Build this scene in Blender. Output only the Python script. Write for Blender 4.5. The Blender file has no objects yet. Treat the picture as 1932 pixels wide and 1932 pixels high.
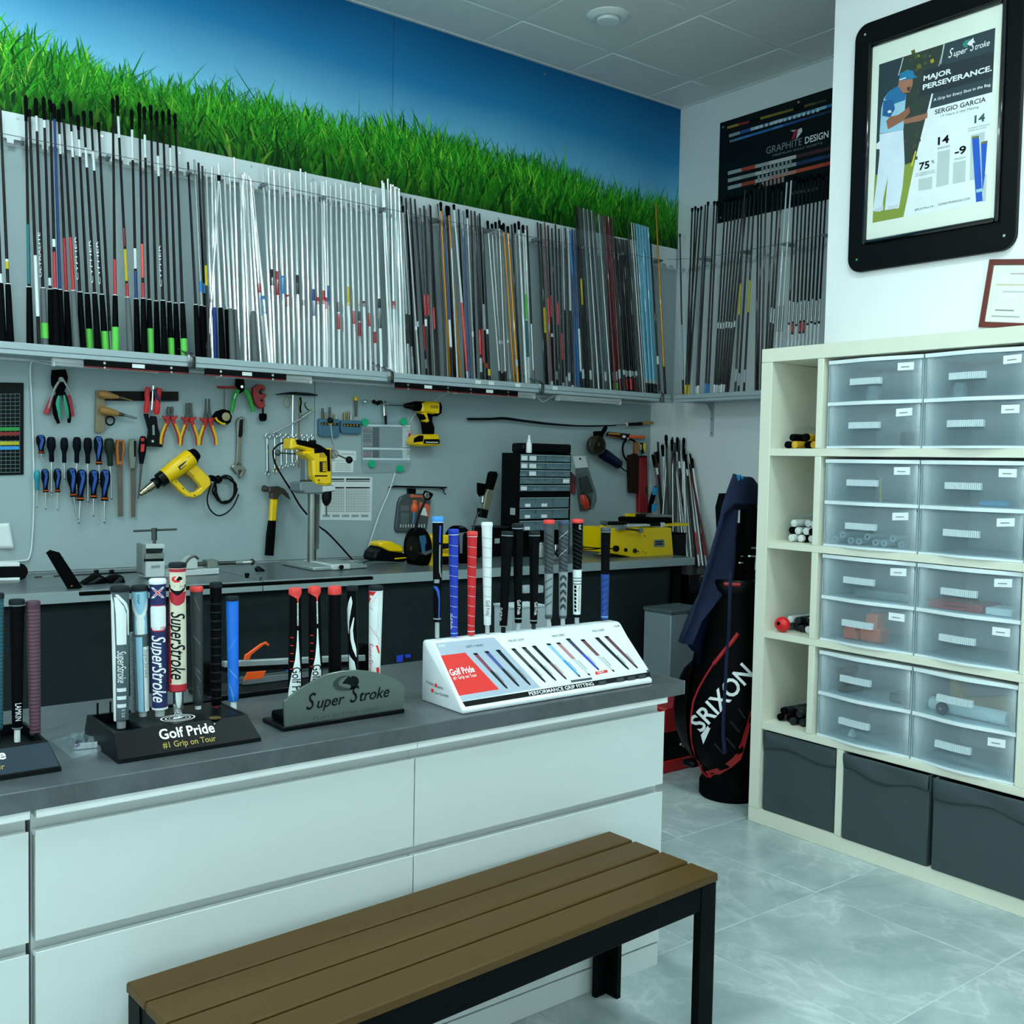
import bpy, bmesh, math, random
from mathutils import Vector, Matrix
random.seed(7)
D = bpy.data
SC = bpy.context.scene
COL = SC.collection
V = Vector
PI = math.pi

# ---------------------------------------------------------------- camera, world, exposure
FPX, YAW, PITCH, ROLL, CAM_Z = 1961.7, 0.9051, -0.0473, 0.0190, 1.3703
_f = V((math.cos(YAW) * math.cos(PITCH), math.sin(YAW) * math.cos(PITCH), math.sin(PITCH)))
_r = V((math.sin(YAW), -math.cos(YAW), 0))
_u = _r.cross(_f)
CR = _r * math.cos(ROLL) + _u * math.sin(ROLL)
CU = -_r * math.sin(ROLL) + _u * math.cos(ROLL)
CF = _f
CAM = V((0, 0, CAM_Z))
cam_data = D.cameras.new('camera')
cam_data.sensor_width = 36
cam_data.lens = 36 * FPX / 1932
cam_data.clip_start = 0.02
cam = D.objects.new('camera', cam_data)
COL.objects.link(cam)
cam.matrix_world = Matrix(((CR.x, CU.x, -CF.x, 0), (CR.y, CU.y, -CF.y, 0), (CR.z, CU.z, -CF.z, CAM_Z), (0, 0, 0, 1)))
SC.camera = cam
world = D.worlds.new('world')
SC.world = world
world.use_nodes = True
world.node_tree.nodes['Background'].inputs[0].default_value = (0.80, 0.97, 1.0, 1)
world.node_tree.nodes['Background'].inputs[1].default_value = 2.9
SC.view_settings.view_transform = 'Standard'
SC.view_settings.look = 'None'
SC.view_settings.exposure = 0.0
SC.view_settings.gamma = 1.0
SC.view_settings.use_curve_mapping = False
LAMP_COLOR = (0.77, 1.0, 1.03)
LAMP_POWER = 29.5

# ---------------------------------------------------------------- pixel of the photograph -> point on a plane of the room
def ray(px, py):
    return CF + CR * ((px - 966) / FPX) - CU * ((py - 966) / FPX)
def ony(px, py, y):
    d = ray(px, py); return CAM + d * (y / d.y)
def onx(px, py, x):
    d = ray(px, py); return CAM + d * (x / d.x)
def onz(px, py, z):
    d = ray(px, py); return CAM + d * ((z - CAM_Z) / d.z)

WALL_Y, WALL_X, CEIL_Z, COLUMN_X = 4.384, 4.664, 3.505, 3.595
COUNTER_Z, BENCH_Z = 0.785, 0.90

# ---------------------------------------------------------------- colours and materials
def srgb(h):
    h = h.lstrip('#')
    v = [int(h[i:i + 2], 16) / 255 for i in (0, 2, 4)]
    return tuple(x / 12.92 if x < 0.04045 else ((x + 0.055) / 1.055) ** 2.4 for x in v)
MATS = {}
def M(name, rgb, rough=0.5, metal=0.0, nz=0.10, ns=14.0, bump=0.0, bs=60.0, coat=0.0, spec=0.5, stretch=(1, 1, 1), emit=0.0):
    """a procedural Principled material: colour broken up by noise, optional fine bump"""
    if name in MATS:
        return MATS[name]
    if isinstance(rgb, str):
        rgb = srgb(rgb)
    if max(rgb) < 0.03 and coat == 0: spec = min(spec, 0.05 if rough > 0.45 else 0.14)
    m = D.materials.new(name); m.use_nodes = True
    nt = m.node_tree; N = nt.nodes; L = nt.links
    b = N['Principled BSDF']
    b.inputs['Roughness'].default_value = rough
    b.inputs['Metallic'].default_value = metal
    b.inputs['Specular IOR Level'].default_value = spec
    b.inputs['Coat Weight'].default_value = coat
    tc = N.new('ShaderNodeTexCoord'); mp = N.new('ShaderNodeMapping'); mp.inputs['Scale'].default_value = stretch
    L.new(tc.outputs['Object'], mp.inputs['Vector'])
    n = N.new('ShaderNodeTexNoise'); n.inputs['Scale'].default_value = ns; n.inputs['Detail'].default_value = 3
    L.new(mp.outputs['Vector'], n.inputs['Vector'])
    mx = N.new('ShaderNodeMix'); mx.data_type = 'RGBA'
    mx.inputs['A'].default_value = (*[c * (1 - nz) for c in rgb], 1)
    mx.inputs['B'].default_value = (*[min(1, c * (1 + nz)) for c in rgb], 1)
    L.new(n.outputs['Fac'], mx.inputs['Factor']); L.new(mx.outputs['Result'], b.inputs['Base Color'])
    if emit:
        L.new(mx.outputs['Result'], b.inputs['Emission Color']); b.inputs['Emission Strength'].default_value = emit
    if bump:
        n2 = N.new('ShaderNodeTexNoise'); n2.inputs['Scale'].default_value = bs; n2.inputs['Detail'].default_value = 4
        L.new(mp.outputs['Vector'], n2.inputs['Vector'])
        bp = N.new('ShaderNodeBump'); bp.inputs['Strength'].default_value = bump; bp.inputs['Distance'].default_value = 0.002
        L.new(n2.outputs['Fac'], bp.inputs['Height']); L.new(bp.outputs['Normal'], b.inputs['Normal'])
    MATS[name] = m
    return m
def translucent(name, rgb, alpha, rough=0.25, tint=(0.9, 0.97, 1.0)):
    """thin clear or frosted plastic: part of the light passes straight through"""
    if name in MATS:
        return MATS[name]
    m = M(name, rgb, rough, nz=0.04)
    nt = m.node_tree; N = nt.nodes; L = nt.links
    t = N.new('ShaderNodeBsdfTransparent'); t.inputs[0].default_value = (*tint, 1)
    mx = N.new('ShaderNodeMixShader'); mx.inputs[0].default_value = alpha
    L.new(t.outputs[0], mx.inputs[1]); L.new(N['Principled BSDF'].outputs[0], mx.inputs[2])
    L.new(mx.outputs[0], N['Material Output'].inputs['Surface'])
    return m

WHITE = M('white paint', '#f7f8f8', 0.55, nz=0.01)
WHITE_PLASTIC = M('white plastic', '#eef2f2', 0.3, nz=0.02)
CABINET = M('white cabinet lacquer', '#d3dad8', 0.38, nz=0.02)
KALLAX = M('off white shelf foil', '#e9e8d6', 0.42, nz=0.03)
GREY_WALL = M('grey wall board', '#9fb1b3', 0.6, nz=0.03, ns=4)
PALE_GREY = M('pale grey painted steel', '#b4c1c4', 0.4, nz=0.03)
BLACK = M('black plastic', '#060709', 0.35, nz=0.2)
BLACK_MATT = M('matt black rubber', '#050607', 0.75, nz=0.2, bump=0.15, bs=300)
BLACK_GLOSS = M('gloss black', '#030405', 0.15, nz=0.1, coat=0.4)
DARK_GREY = M('dark grey plastic', '#252b2e', 0.45, nz=0.1)
MID_GREY = M('mid grey plastic', '#6d7679', 0.45, nz=0.08)
STEEL = M('brushed steel', '#c3c8c8', 0.28, 1.0, nz=0.08, ns=30)
CHROME = M('polished chrome', '#e8ecec', 0.10, 1.0, nz=0.04)
DARK_STEEL = M('dark oiled steel', '#5b5c58', 0.38, 1.0, nz=0.2, ns=40)
CAST = M('cast metal', '#8d9590', 0.45, 0.6, nz=0.12, bump=0.1)
BRASS = M('brass', '#9a7c45', 0.35, 0.9)
YELLOW = M('tool yellow', '#f2c500', 0.35, nz=0.05)
RED = M('tool red', '#d31319', 0.4, nz=0.06)
DARK_RED = M('dark red', '#7c1019', 0.4)
ORANGE = M('orange plastic', '#f2560e', 0.4)
BLUE = M('tool blue', '#12489f', 0.4)
GREEN = M('tool green', '#1d9a33', 0.4)
TEAL = M('teal plastic', '#12808a', 0.4)
WOOD = M('pale tool wood', '#a5793f', 0.55, nz=0.25, ns=20, stretch=(1, 1, 4))
PAPER = M('white paper', '#dfe7e6', 0.7, nz=0.03)
INK = M('black ink', '#14181a', 0.7)
GREY_INK = M('grey ink', '#6a7476', 0.7)
WHITE_INK = M('white print', '#f2f5f5', 0.6)
GOLD_INK = M('gold print', '#b09a4c', 0.6)
RED_INK = M('red print', '#e1241b', 0.6)
CLEAR = translucent('clear plastic film', '#cfdcdc', 0.045, 0.06, (0.96, 0.99, 1.0))

# ---------------------------------------------------------------- mesh builder
class MB:
    def __init__(s, T=None):
        s.v = []; s.f = []; s.m = []; s.T = T
    def add(s, vs, fs, mi=0):
        o = len(s.v)
        s.v += [(s.T @ V(p)) if s.T else V(p) for p in vs]
        s.f += [[i + o for i in f] for f in fs]
        s.m += [mi] * len(fs)
        return s
    def box(s, a, b, ch=0.0, mi=0):
        lo = [min(a[i], b[i]) for i in range(3)]; hi = [max(a[i], b[i]) for i in range(3)]
        if ch <= 0:
            vs = [((lo, hi)[c & 1][0], (lo, hi)[c >> 1 & 1][1], (lo, hi)[c >> 2 & 1][2]) for c in range(8)]
            return s.add(vs, [(0, 1, 3, 2), (4, 5, 7, 6), (0, 1, 5, 4), (2, 3, 7, 6), (0, 2, 6, 4), (1, 3, 7, 5)], mi)
        ch = min(ch, *[(hi[i] - lo[i]) * 0.49 for i in range(3)])
        vs = []
        for c in range(8):
            for ax in range(3):
                p = []
                for i in range(3):
                    up = c >> i & 1
                    p.append((hi[i] if up else lo[i]) + (0 if i == ax else (-ch if up else ch)))
                vs.append(p)
        fs = []
        for ax in range(3):
            o1, o2 = [i for i in range(3) if i != ax]
            for sd in (0, 1):
                c0 = sd << ax
                fs.append([c * 3 + ax for c in (c0, c0 | 1 << o1, c0 | 1 << o1 | 1 << o2, c0 | 1 << o2)])
            for p in (0, 1):
                for q in (0, 1):
                    ca = p << o1 | q << o2; cb = ca | 1 << ax
                    fs.append([ca * 3 + o1, cb * 3 + o1, cb * 3 + o2, ca * 3 + o2])
        for c in range(8):
            fs.append([c * 3, c * 3 + 1, c * 3 + 2])
        return s.add(vs, fs, mi)
    def lathe(s, p0, p1, prof, n=14, mi=0, squash=None, cap=True):
        """surface of revolution about p0->p1; prof = [(t along 0..1, radius)]"""
        p0 = V(p0); p1 = V(p1); ax = p1 - p0; a = ax.normalized()
        h = V((0, 1, 0)) if abs(a.y) < 0.9 else V((1, 0, 0))
        u = h.cross(a).normalized(); w = a.cross(u)
        if squash: w = w * squash
        vs = []; fs = []
        for t, r in prof:
            c = p0 + ax * t
            for i in range(n):
                th = 2 * PI * i / n
                vs.append(c + u * (r * math.cos(th)) + w * (r * math.sin(th)))
        k = len(prof)
        for j in range(k - 1):
            for i in range(n):
                i2 = (i + 1) % n
                fs.append((j * n + i, j * n + i2, j * n + n + i2, j * n + n + i))
        if cap:
            if prof[0][1] > 1e-5: fs.append(list(range(n)))
            if prof[-1][1] > 1e-5: fs.append([(k - 1) * n + i for i in range(n)])
        return s.add(vs, fs, mi)
    def rod(s, p0, p1, r, n=10, r2=None, mi=0):
        r2 = r if r2 is None else r2
        return s.lathe(p0, p1, [(0, r), (1, r2)], n, mi)
    def caps(s, p0, p1, r, n=12, mi=0, r2=None):
        """rod with rounded ends"""
        r2 = r if r2 is None else r2
        L = max((V(p1) - V(p0)).length, 1e-6); k = min(0.45, r / L); k2 = min(0.45, r2 / L)
        pr = [(0, r * 0.3), (k * 0.2, r * 0.7), (k * 0.6, r * 0.94), (k, r), (1 - k2, r2), (1 - k2 * 0.6, r2 * 0.94), (1 - k2 * 0.2, r2 * 0.7), (1, r2 * 0.3)]
        return s.lathe(p0, p1, pr, n, mi)
    def ball(s, c, r, n=12, mi=0, sz=(1, 1, 1)):
        vs = []; fs = []; k = max(6, n // 2)
        for j in range(1, k):
            ph = PI * j / k
            for i in range(n):
                th = 2 * PI * i / n
                vs.append((c[0] + sz[0] * r * math.sin(ph) * math.cos(th), c[1] + sz[1] * r * math.sin(ph) * math.sin(th), c[2] + sz[2] * r * math.cos(ph)))
        for j in range(k - 2):
            for i in range(n):
                i2 = (i + 1) % n
                fs.append((j * n + i, j * n + i2, j * n + n + i2, j * n + n + i))
        t = len(vs); vs += [(c[0], c[1], c[2] + r * sz[2]), (c[0], c[1], c[2] - r * sz[2])]
        for i in range(n):
            i2 = (i + 1) % n
            fs.append((i, i2, t)); fs.append(((k - 2) * n + i, (k - 2) * n + i2, t + 1))
        return s.add(vs, fs, mi)
    def tube(s, pts, r, n=8, mi=0, flat=1.0, rs=None):
        """swept round (or flattened) section along a polyline"""
        pts = [V(p) for p in pts]; vs = []; fs = []; k = len(pts); pu = None
        for j, p in enumerate(pts):
            t = (pts[min(j + 1, k - 1)] - pts[max(j - 1, 0)])
            t = t.normalized() if t.length > 1e-9 else V((0, 0, 1))
            if pu is None:
                h = V((0, 1, 0)) if abs(t.y) < 0.9 else V((0, 0, 1))
                pu = h.cross(t).normalized()
            u = (pu - t * pu.dot(t)); u = u.normalized() if u.length > 1e-6 else pu; w = t.cross(u); pu = u
            rr = rs[j] if rs else r
            for i in range(n):
                th = 2 * PI * i / n
                vs.append(p + u * (rr * math.cos(th)) + w * (rr * flat * math.sin(th)))
        for j in range(k - 1):
            for i in range(n):
                i2 = (i + 1) % n
                fs.append((j * n + i, j * n + i2, j * n + n + i2, j * n + n + i))
        fs.append(list(range(n))); fs.append([(k - 1) * n + i for i in range(n)])
        return s.add(vs, fs, mi)
    def prism(s, pts, dv, ch=0.0, mi=0):
        """planar outline pts (front) extruded by vector dv; ch chamfers the front edge"""
        pts = [V(p) for p in pts]; dv = V(dv); k = len(pts)
        if ch > 0:
            n = -dv.normalized()
            nn = V((0, 0, 0))
            for i in range(k):
                nn += (pts[i] - pts[0]).cross(pts[(i + 1) % k] - pts[0])
            sgn = 1 if nn.dot(n) > 0 else -1
            ins = []
            for i in range(k):
                e1 = (pts[i] - pts[i - 1]); e2 = (pts[(i + 1) % k] - pts[i])
                if e1.length < 1e-7 or e2.length < 1e-7:
                    ins.append(pts[i].copy()); continue
                a = n.cross(e1.normalized()) * sgn; b = n.cross(e2.normalized()) * sgn
                m = a + b
                m = m.normalized() * min(ch * 2, ch / max(0.35, m.normalized().dot(a))) if m.length > 1e-4 else a * ch
                ins.append(pts[i] + m)
            rim = [p + dv.normalized() * ch for p in pts]
            vs = ins + rim + [p + dv for p in pts]
            fs = [list(range(k)), [2 * k + i for i in range(k)]]
            for i in range(k):
                j = (i + 1) % k
                fs += [(i, j, k + j, k + i), (k + i, k + j, 2 * k + j, 2 * k + i)]
        else:
            vs = pts + [p + dv for p in pts]
            fs = [list(range(k)), [k + i for i in range(k)]] + [(i, (i + 1) % k, k + (i + 1) % k, k + i) for i in range(k)]
        return s.add(vs, fs, mi)
    def sheet(s, rows, mi=0):
        """grid surface from rows of points"""
        a = len(rows); b = len(rows[0])
        return s.add([p for r in rows for p in r], [(i * b + j, i * b + j + 1, i * b + b + j + 1, i * b + b + j) for i in range(a - 1) for j in range(b - 1)], mi)
    def build(s, name, mats, parent=None, smooth=40, solidify=0.0):
        me = D.meshes.new(name)
        off = V((0, 0, 0))
        if parent is not None:
            off = V(parent['_o']) if '_o' in parent else V((0, 0, 0))
        me.from_pydata([tuple(p - off) for p in s.v], [], s.f)
        if not isinstance(mats, (list, tuple)): mats = [mats]
        for m in mats: me.materials.append(m)
        if len(mats) > 1: me.polygons.foreach_set('material_index', s.m)
        bm = bmesh.new(); bm.from_mesh(me); bmesh.ops.recalc_face_normals(bm, faces=bm.faces); bm.to_mesh(me); bm.free()
        if smooth:
            me.polygons.foreach_set('use_smooth', [True] * len(me.polygons))
            me.set_sharp_from_angle(angle=math.radians(smooth))
        o = D.objects.new(name, me); COL.objects.link(o)
        if parent is not None:
            o.parent = parent; o['_o'] = tuple(off)
        if solidify:
            md = o.modifiers.new('thickness', 'SOLIDIFY'); md.thickness = solidify; md.offset = 0
        return o

def tag(o, label=None, cat=None, group=None, kind=None):
    if label: o['label'] = label
    if cat: o['category'] = cat
    if group: o['group'] = group
    if kind: o['kind'] = kind
    return o
def thing(name, label, cat, loc=(0, 0, 0), group=None):
    o = D.objects.new(name, None); COL.objects.link(o)
    o.empty_display_size = 0.05
    o.location = loc; o['_o'] = tuple(loc)
    return tag(o, label, cat, group)
def copy_tree(src, delta, label=None, group=None):
    """copy a thing and each of its parts and sub-parts"""
    def cp(o, par):
        c = o.copy(); COL.objects.link(c)
        if par is None: c.location = o.location + V(delta)
        else: c.parent = par
        for ch in list(o.children): cp(ch, c)
        return c
    r = cp(src, None); r['_o'] = tuple(V(src['_o']) + V(delta))
    if label: r['label'] = label
    if group: r['group'] = group
    return r
def lerp(a, b, t): return a + (b - a) * t

# flat lettering from the built-in font, turned into a thin mesh on a surface
def text(s, o, U, W, mat, parent, name='lettering', h=None, width=None, align='L', shear=0.0, bold=0.0, thick=0.0004, squeeze=None):
    """o: start of the baseline, U: reading direction, W: up direction (unit); h: cap height; width: fit to this width"""
    cu = D.curves.new('t', 'FONT'); cu.body = s; cu.size = 1; cu.shear = shear; cu.offset = bold; cu.resolution_u = 3
    cu.extrude = 0
    to = D.objects.new('t', cu)
    me = D.meshes.new_from_object(to)
    D.objects.remove(to)
    vs = [v.co.copy() for v in me.vertices]
    if not vs: return None
    x0 = min(v.x for v in vs); x1 = max(v.x for v in vs)
    cap = 0.70
    if h is None: h = width / (x1 - x0) * cap
    sy = h / cap
    sx = sy if width is None else width / (x1 - x0)
    U = V(U).normalized(); W = V(W).normalized(); Nn = U.cross(W); o = V(o)
    off = V(parent['_o']) if parent is not None and '_o' in parent else V((0, 0, 0))
    sh = {'L': 0, 'C': -0.5 * (x1 - x0) * sx, 'R': -(x1 - x0) * sx}[align]
    for i, v in enumerate(me.vertices):
        p = o + U * ((v.co.x - x0) * sx + sh) + W * (v.co.y * sy) + Nn * thick
        v.co = p - off
    me.materials.clear(); me.materials.append(mat)
    me.name = name
    ob = D.objects.new(name, me); COL.objects.link(ob)
    if parent is not None:
        ob.parent = parent; ob['_o'] = tuple(off)
    return ob
def cut_rows(o, n=14):
    """slice lettering into thin rows so that it can follow a curved surface"""
    bm = bmesh.new(); bm.from_mesh(o.data)
    for k in range(1, n): bmesh.ops.bisect_plane(bm, geom=bm.verts[:] + bm.edges[:] + bm.faces[:], plane_co=(0, -0.4 + 1.8 * k / n, 0), plane_no=(0, 1, 0))
    bm.to_mesh(o.data); bm.free()
def flat(name, pts, mat, parent, lift=None, thick=0.0006):
    """thin printed or stuck-on patch on a surface"""
    m = MB(); n = V(lift) if lift else V((0, -1, 0))
    m.prism([V(p) + n * thick for p in pts], -n * thick)
    return m.build(name, mat, parent, smooth=0)
# ================================================================ THE ROOM
def struct(o): o['kind'] = 'structure'; return o
# floor: base slab (grout) and single 60 x 60 tiles
def marble_mat():
    m = M('grey marble tile', '#a3b1b2', 0.22, nz=0.10, ns=3)
    nt = m.node_tree; N = nt.nodes; L = nt.links; b = N['Principled BSDF']
    tc = N.new('ShaderNodeTexCoord'); oi = N.new('ShaderNodeObjectInfo')
    ad = N.new('ShaderNodeVectorMath'); ad.operation = 'ADD'
    mul = N.new('ShaderNodeVectorMath'); mul.operation = 'SCALE'; mul.inputs['Scale'].default_value = 37.0
    cb = N.new('ShaderNodeCombineXYZ')
    L.new(oi.outputs['Random'], cb.inputs[0]); L.new(oi.outputs['Random'], cb.inputs[1]); L.new(oi.outputs['Random'], cb.inputs[2])
    L.new(cb.outputs[0], mul.inputs[0]); L.new(tc.outputs['Object'], ad.inputs[0]); L.new(mul.outputs[0], ad.inputs[1])
    def noise(sc, det, dis, rough=0.5):
        n = N.new('ShaderNodeTexNoise'); n.inputs['Scale'].default_value = sc; n.inputs['Detail'].default_value = det
        n.inputs['Distortion'].default_value = dis; n.inputs['Roughness'].default_value = rough
        L.new(ad.outputs[0], n.inputs['Vector']); return n
    def ramp(src, stops):
        r = N.new('ShaderNodeValToRGB'); e = r.color_ramp.elements
        e[0].position, e[0].color = stops[0][0], (*[stops[0][1]] * 3, 1)
        e[1].position, e[1].color = stops[-1][0], (*[stops[-1][1]] * 3, 1)
        for p, c in stops[1:-1]:
            q = e.new(p); q.color = (c, c, c, 1)
        L.new(src.outputs['Fac'], r.inputs['Fac']); return r
    cloud = noise(3.2, 6, 0.6, 0.6)
    vein = ramp(noise(2.4, 5, 1.4, 0.55), [(0.47, 0), (0.498, 0.55), (0.502, 0.55), (0.53, 0)])
    fine = ramp(noise(5.5, 7, 2.2, 0.6), [(0.485, 0), (0.5, 0.28), (0.515, 0)])
    mx = N.new('ShaderNodeMix'); mx.data_type = 'RGBA'
    mx.inputs['A'].default_value = (*srgb('#9fafb0'), 1); mx.inputs['B'].default_value = (*srgb('#c6d1d0'), 1)
    rc = ramp(cloud, [(0.33, 0), (0.68, 1)])
    L.new(rc.outputs[0], mx.inputs['Factor'])
    m2 = N.new('ShaderNodeMix'); m2.data_type = 'RGBA'; m2.inputs['B'].default_value = (*srgb('#e6eceb'), 1)
    mulv = N.new('ShaderNodeMath'); mulv.operation = 'MULTIPLY'
    L.new(vein.outputs[0], mulv.inputs[0]); L.new(rc.outputs[0], mulv.inputs[1])
    mxx = N.new('ShaderNodeMath'); mxx.operation = 'MAXIMUM'
    L.new(mulv.outputs[0], mxx.inputs[0])
    mf = N.new('ShaderNodeMath'); mf.operation = 'MULTIPLY'
    L.new(fine.outputs[0], mf.inputs[0]); L.new(rc.outputs[0], mf.inputs[1]); L.new(mf.outputs[0], mxx.inputs[1])
    L.new(mxx.outputs[0], m2.inputs['Factor']); L.new(mx.outputs['Result'], m2.inputs['A'])
    L.new(m2.outputs['Result'], b.inputs['Base Color'])
    return m
TILE = marble_mat()
GROUT = M('pale tile grout', '#c6d0cf', 0.8, bump=0.2)
floor = struct(MB().box((-3, -3, -0.1), (WALL_X, WALL_Y, -0.0012)).build('floor', GROUT))
tile_mesh = None
for i in range(-8, 4):
    for j in range(-8, 4):
        x0, y0 = 2.835 + 0.6 * i, 1.979 + 0.6 * j
        x1, y1 = min(x0 + 0.6, WALL_X), min(y0 + 0.6, WALL_Y)
        if x1 - x0 < 0.05 or y1 - y0 < 0.05: continue
        full = abs(x1 - x0 - 0.6) < 1e-6 and abs(y1 - y0 - 0.6) < 1e-6
        if full and tile_mesh:
            o = D.objects.new('tile', tile_mesh); COL.objects.link(o); o.parent = floor
        else:
            o = MB().box((0.0018, 0.0018, -0.01), (x1 - x0 - 0.0018, y1 - y0 - 0.0018, 0), 0.001).build('tile', TILE, floor)
            if full: tile_mesh = o.data
        o.location = (x0, y0, 0)
# ceiling: slab, tegular tiles and T-bars
CEIL = M('ceiling tile', '#e2e5e1', 0.85, nz=0.02, bump=0.12, bs=180)
BAR = M('white ceiling bar', '#dfe6e4', 0.45, nz=0.02)
ceiling = struct(MB().box((-3, -3, CEIL_Z + 0.02), (WALL_X, WALL_Y, CEIL_Z + 0.12)).build('ceiling', CEIL))
# grid lines measured in the photograph: x = 3.163 + 0.6 k, y = 4.023 - 0.6 k
CX0, CY0 = 3.163, 4.023
gx = [CX0 + 0.6 * k for k in range(-11, 4)]; gy = [CY0 + 0.6 * k for k in range(-12, 2)]
gx = [x for x in gx if -3 < x < WALL_X]; gy = [y for y in gy if -3 < y < WALL_Y]
LIGHTS = []
for li, lj in ((-2, -5), (-6, -5), (-2, -8), (-6, -9), (-9, -5), (-5, -2)):  # last panel added to brighten the column and right wall
    LIGHTS.append((CX0 + 0.6 * li + 0.3, CY0 + 0.6 * lj + 0.3))
xs = [-3] + gx + [WALL_X]; ys = [-3] + gy + [WALL_Y]
ceil_mesh = {}
for i in range(len(xs) - 1):
    for j in range(len(ys) - 1):
        a, b = xs[i], xs[i + 1]; c, d = ys[j], ys[j + 1]
        if any(a < lx < b and c < ly < d for lx, ly in LIGHTS): continue
        key = (round(b - a, 3), round(d - c, 3))
        if key in ceil_mesh:
            o = D.objects.new('ceiling_tile', ceil_mesh[key]); COL.objects.link(o); o.parent = ceiling
        else:
            o = MB().box((0.009, 0.009, 0), (b - a - 0.009, d - c - 0.009, 0.02), 0.003).build('ceiling_tile', CEIL, ceiling)
            ceil_mesh[key] = o.data
        o.location = (a, c, CEIL_Z - 0.004)
for x in gx: MB().box((x - 0.011, -3, CEIL_Z), (x + 0.011, WALL_Y, CEIL_Z + 0.02)).build('grid_bar', BAR, ceiling, smooth=0)
for y in gy: MB().box((-3, y - 0.011, CEIL_Z + 0.0005), (WALL_X, y + 0.011, CEIL_Z + 0.02)).build('grid_bar', BAR, ceiling, smooth=0)
struct(MB().box((-3, WALL_Y - 0.022, CEIL_Z - 0.008), (WALL_X, WALL_Y, CEIL_Z - 0.002)).box((WALL_X - 0.022, 0, CEIL_Z - 0.008), (WALL_X, WALL_Y - 0.022, CEIL_Z - 0.002)).build('trim_1', BAR))
# walls
WALL_R = M('pale grey wall paint', '#e6edee', 0.6, nz=0.02, ns=3)
struct(MB().box((-3, WALL_Y, 0), (WALL_X + 0.1, WALL_Y + 0.1, CEIL_Z + 0.1)).build('wall_back', WALL_R))
struct(MB().box((WALL_X, -3, 0), (WALL_X + 0.1, WALL_Y, CEIL_Z + 0.1)).build('wall_right', WALL_R))
struct(MB().box((COLUMN_X, -3, 0), (WALL_X - 0.001, 2.556, CEIL_Z - 0.006)).build('wall_projecting', WHITE))
WY0, WY1, WZ0, WZ1 = -1.6, 2.4, 0.75, 2.75      # shop window in the left wall, the daylight of the room
struct(MB().box((-3.1, -3, 0), (-3, WALL_Y, WZ0)).box((-3.1, -3, WZ1), (-3, WALL_Y, CEIL_Z + 0.1)).box((-3.1, -3, WZ0), (-3, WY0, WZ1)).box((-3.1, WY1, WZ0), (-3, WALL_Y, WZ1)).build('wall_left', WHITE))
wn = struct(MB().box((-3.09, WY0, WZ0), (-3.03, WY0 + 0.06, WZ1)).box((-3.09, WY1 - 0.06, WZ0), (-3.03, WY1, WZ1)).box((-3.09, WY0 + 0.06, WZ0), (-3.03, WY1 - 0.06, WZ0 + 0.06)).box((-3.09, WY0 + 0.06, WZ1 - 0.06), (-3.03, WY1 - 0.06, WZ1)).box((-3.09, 0.36, WZ0 + 0.06), (-3.03, 0.42, WZ1 - 0.06)).build('window_1', BAR))
WGLASS = translucent('window glass', '#e8f0f0', 0.05, 0.05, (0.97, 1, 1))
MB().box((-3.062, WY0 + 0.06, WZ0 + 0.06), (-3.058, WY1 - 0.06, WZ1 - 0.06)).build('pane', WGLASS, wn, smooth=0)
FA, FB_ = -2.2, 0.4  # second window, unseen, added to brighten the steel shafts
struct(MB().box((-3, -3.1, 0), (WALL_X, -3, 0.5)).box((-3, -3.1, 2.6), (WALL_X, -3, CEIL_Z + 0.1)).box((-3, -3.1, 0.5), (FA, -3, 2.6)).box((FB_, -3.1, 0.5), (WALL_X, -3, 2.6)).build('wall_front', WHITE))
wn = MB().box((FA, -3.09, 0.5), (FB_, -3.03, 0.56)).box((FA, -3.09, 2.54), (FB_, -3.03, 2.6))
for x in (FA, -0.93, FB_ - 0.06): wn.box((x, -3.09, 0.56), (x + 0.06, -3.03, 2.54))
wn = struct(wn.build('added_window', BAR))
struct(MB().box((-3, WALL_Y - 0.012, 0), (WALL_X, WALL_Y, 0.07), 0.003).build('baseboard_back', WHITE))
struct(MB().box((WALL_X - 0.012, 2.56, 0), (WALL_X, WALL_Y - 0.013, 0.07), 0.003).build('baseboard_right', WHITE))
# light panels in the ceiling
GLOW = M('panel diffuser', LAMP_COLOR, 0.5, nz=0.0, emit=LAMP_POWER)
for k, (lx, ly) in enumerate(LIGHTS):
    t = thing('ceiling_light', 'square white LED panel recessed in the ceiling grid above the room', 'light', (lx, ly, CEIL_Z), 'ceiling light panels')
    f = MB()
    for s in (-1, 1):
        f.box((lx + s * 0.262, ly - 0.285, CEIL_Z - 0.006), (lx + s * 0.285, ly + 0.285, CEIL_Z + 0.018), 0.002)
        f.box((lx - 0.262, ly + s * 0.262, CEIL_Z - 0.006), (lx + 0.262, ly + s * 0.285, CEIL_Z + 0.018), 0.002)
    f.build('frame', BAR, t)
    MB().box((lx - 0.262, ly - 0.262, CEIL_Z + 0.002), (lx + 0.262, ly + 0.262, CEIL_Z + 0.012)).build('diffuser', GLOW, t, smooth=0)
MB().box((FA + .06, -3.062, 0.56), (FB_ - .06, -3.058, 2.54)).build('pane', WGLASS, wn, smooth=0)
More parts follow.
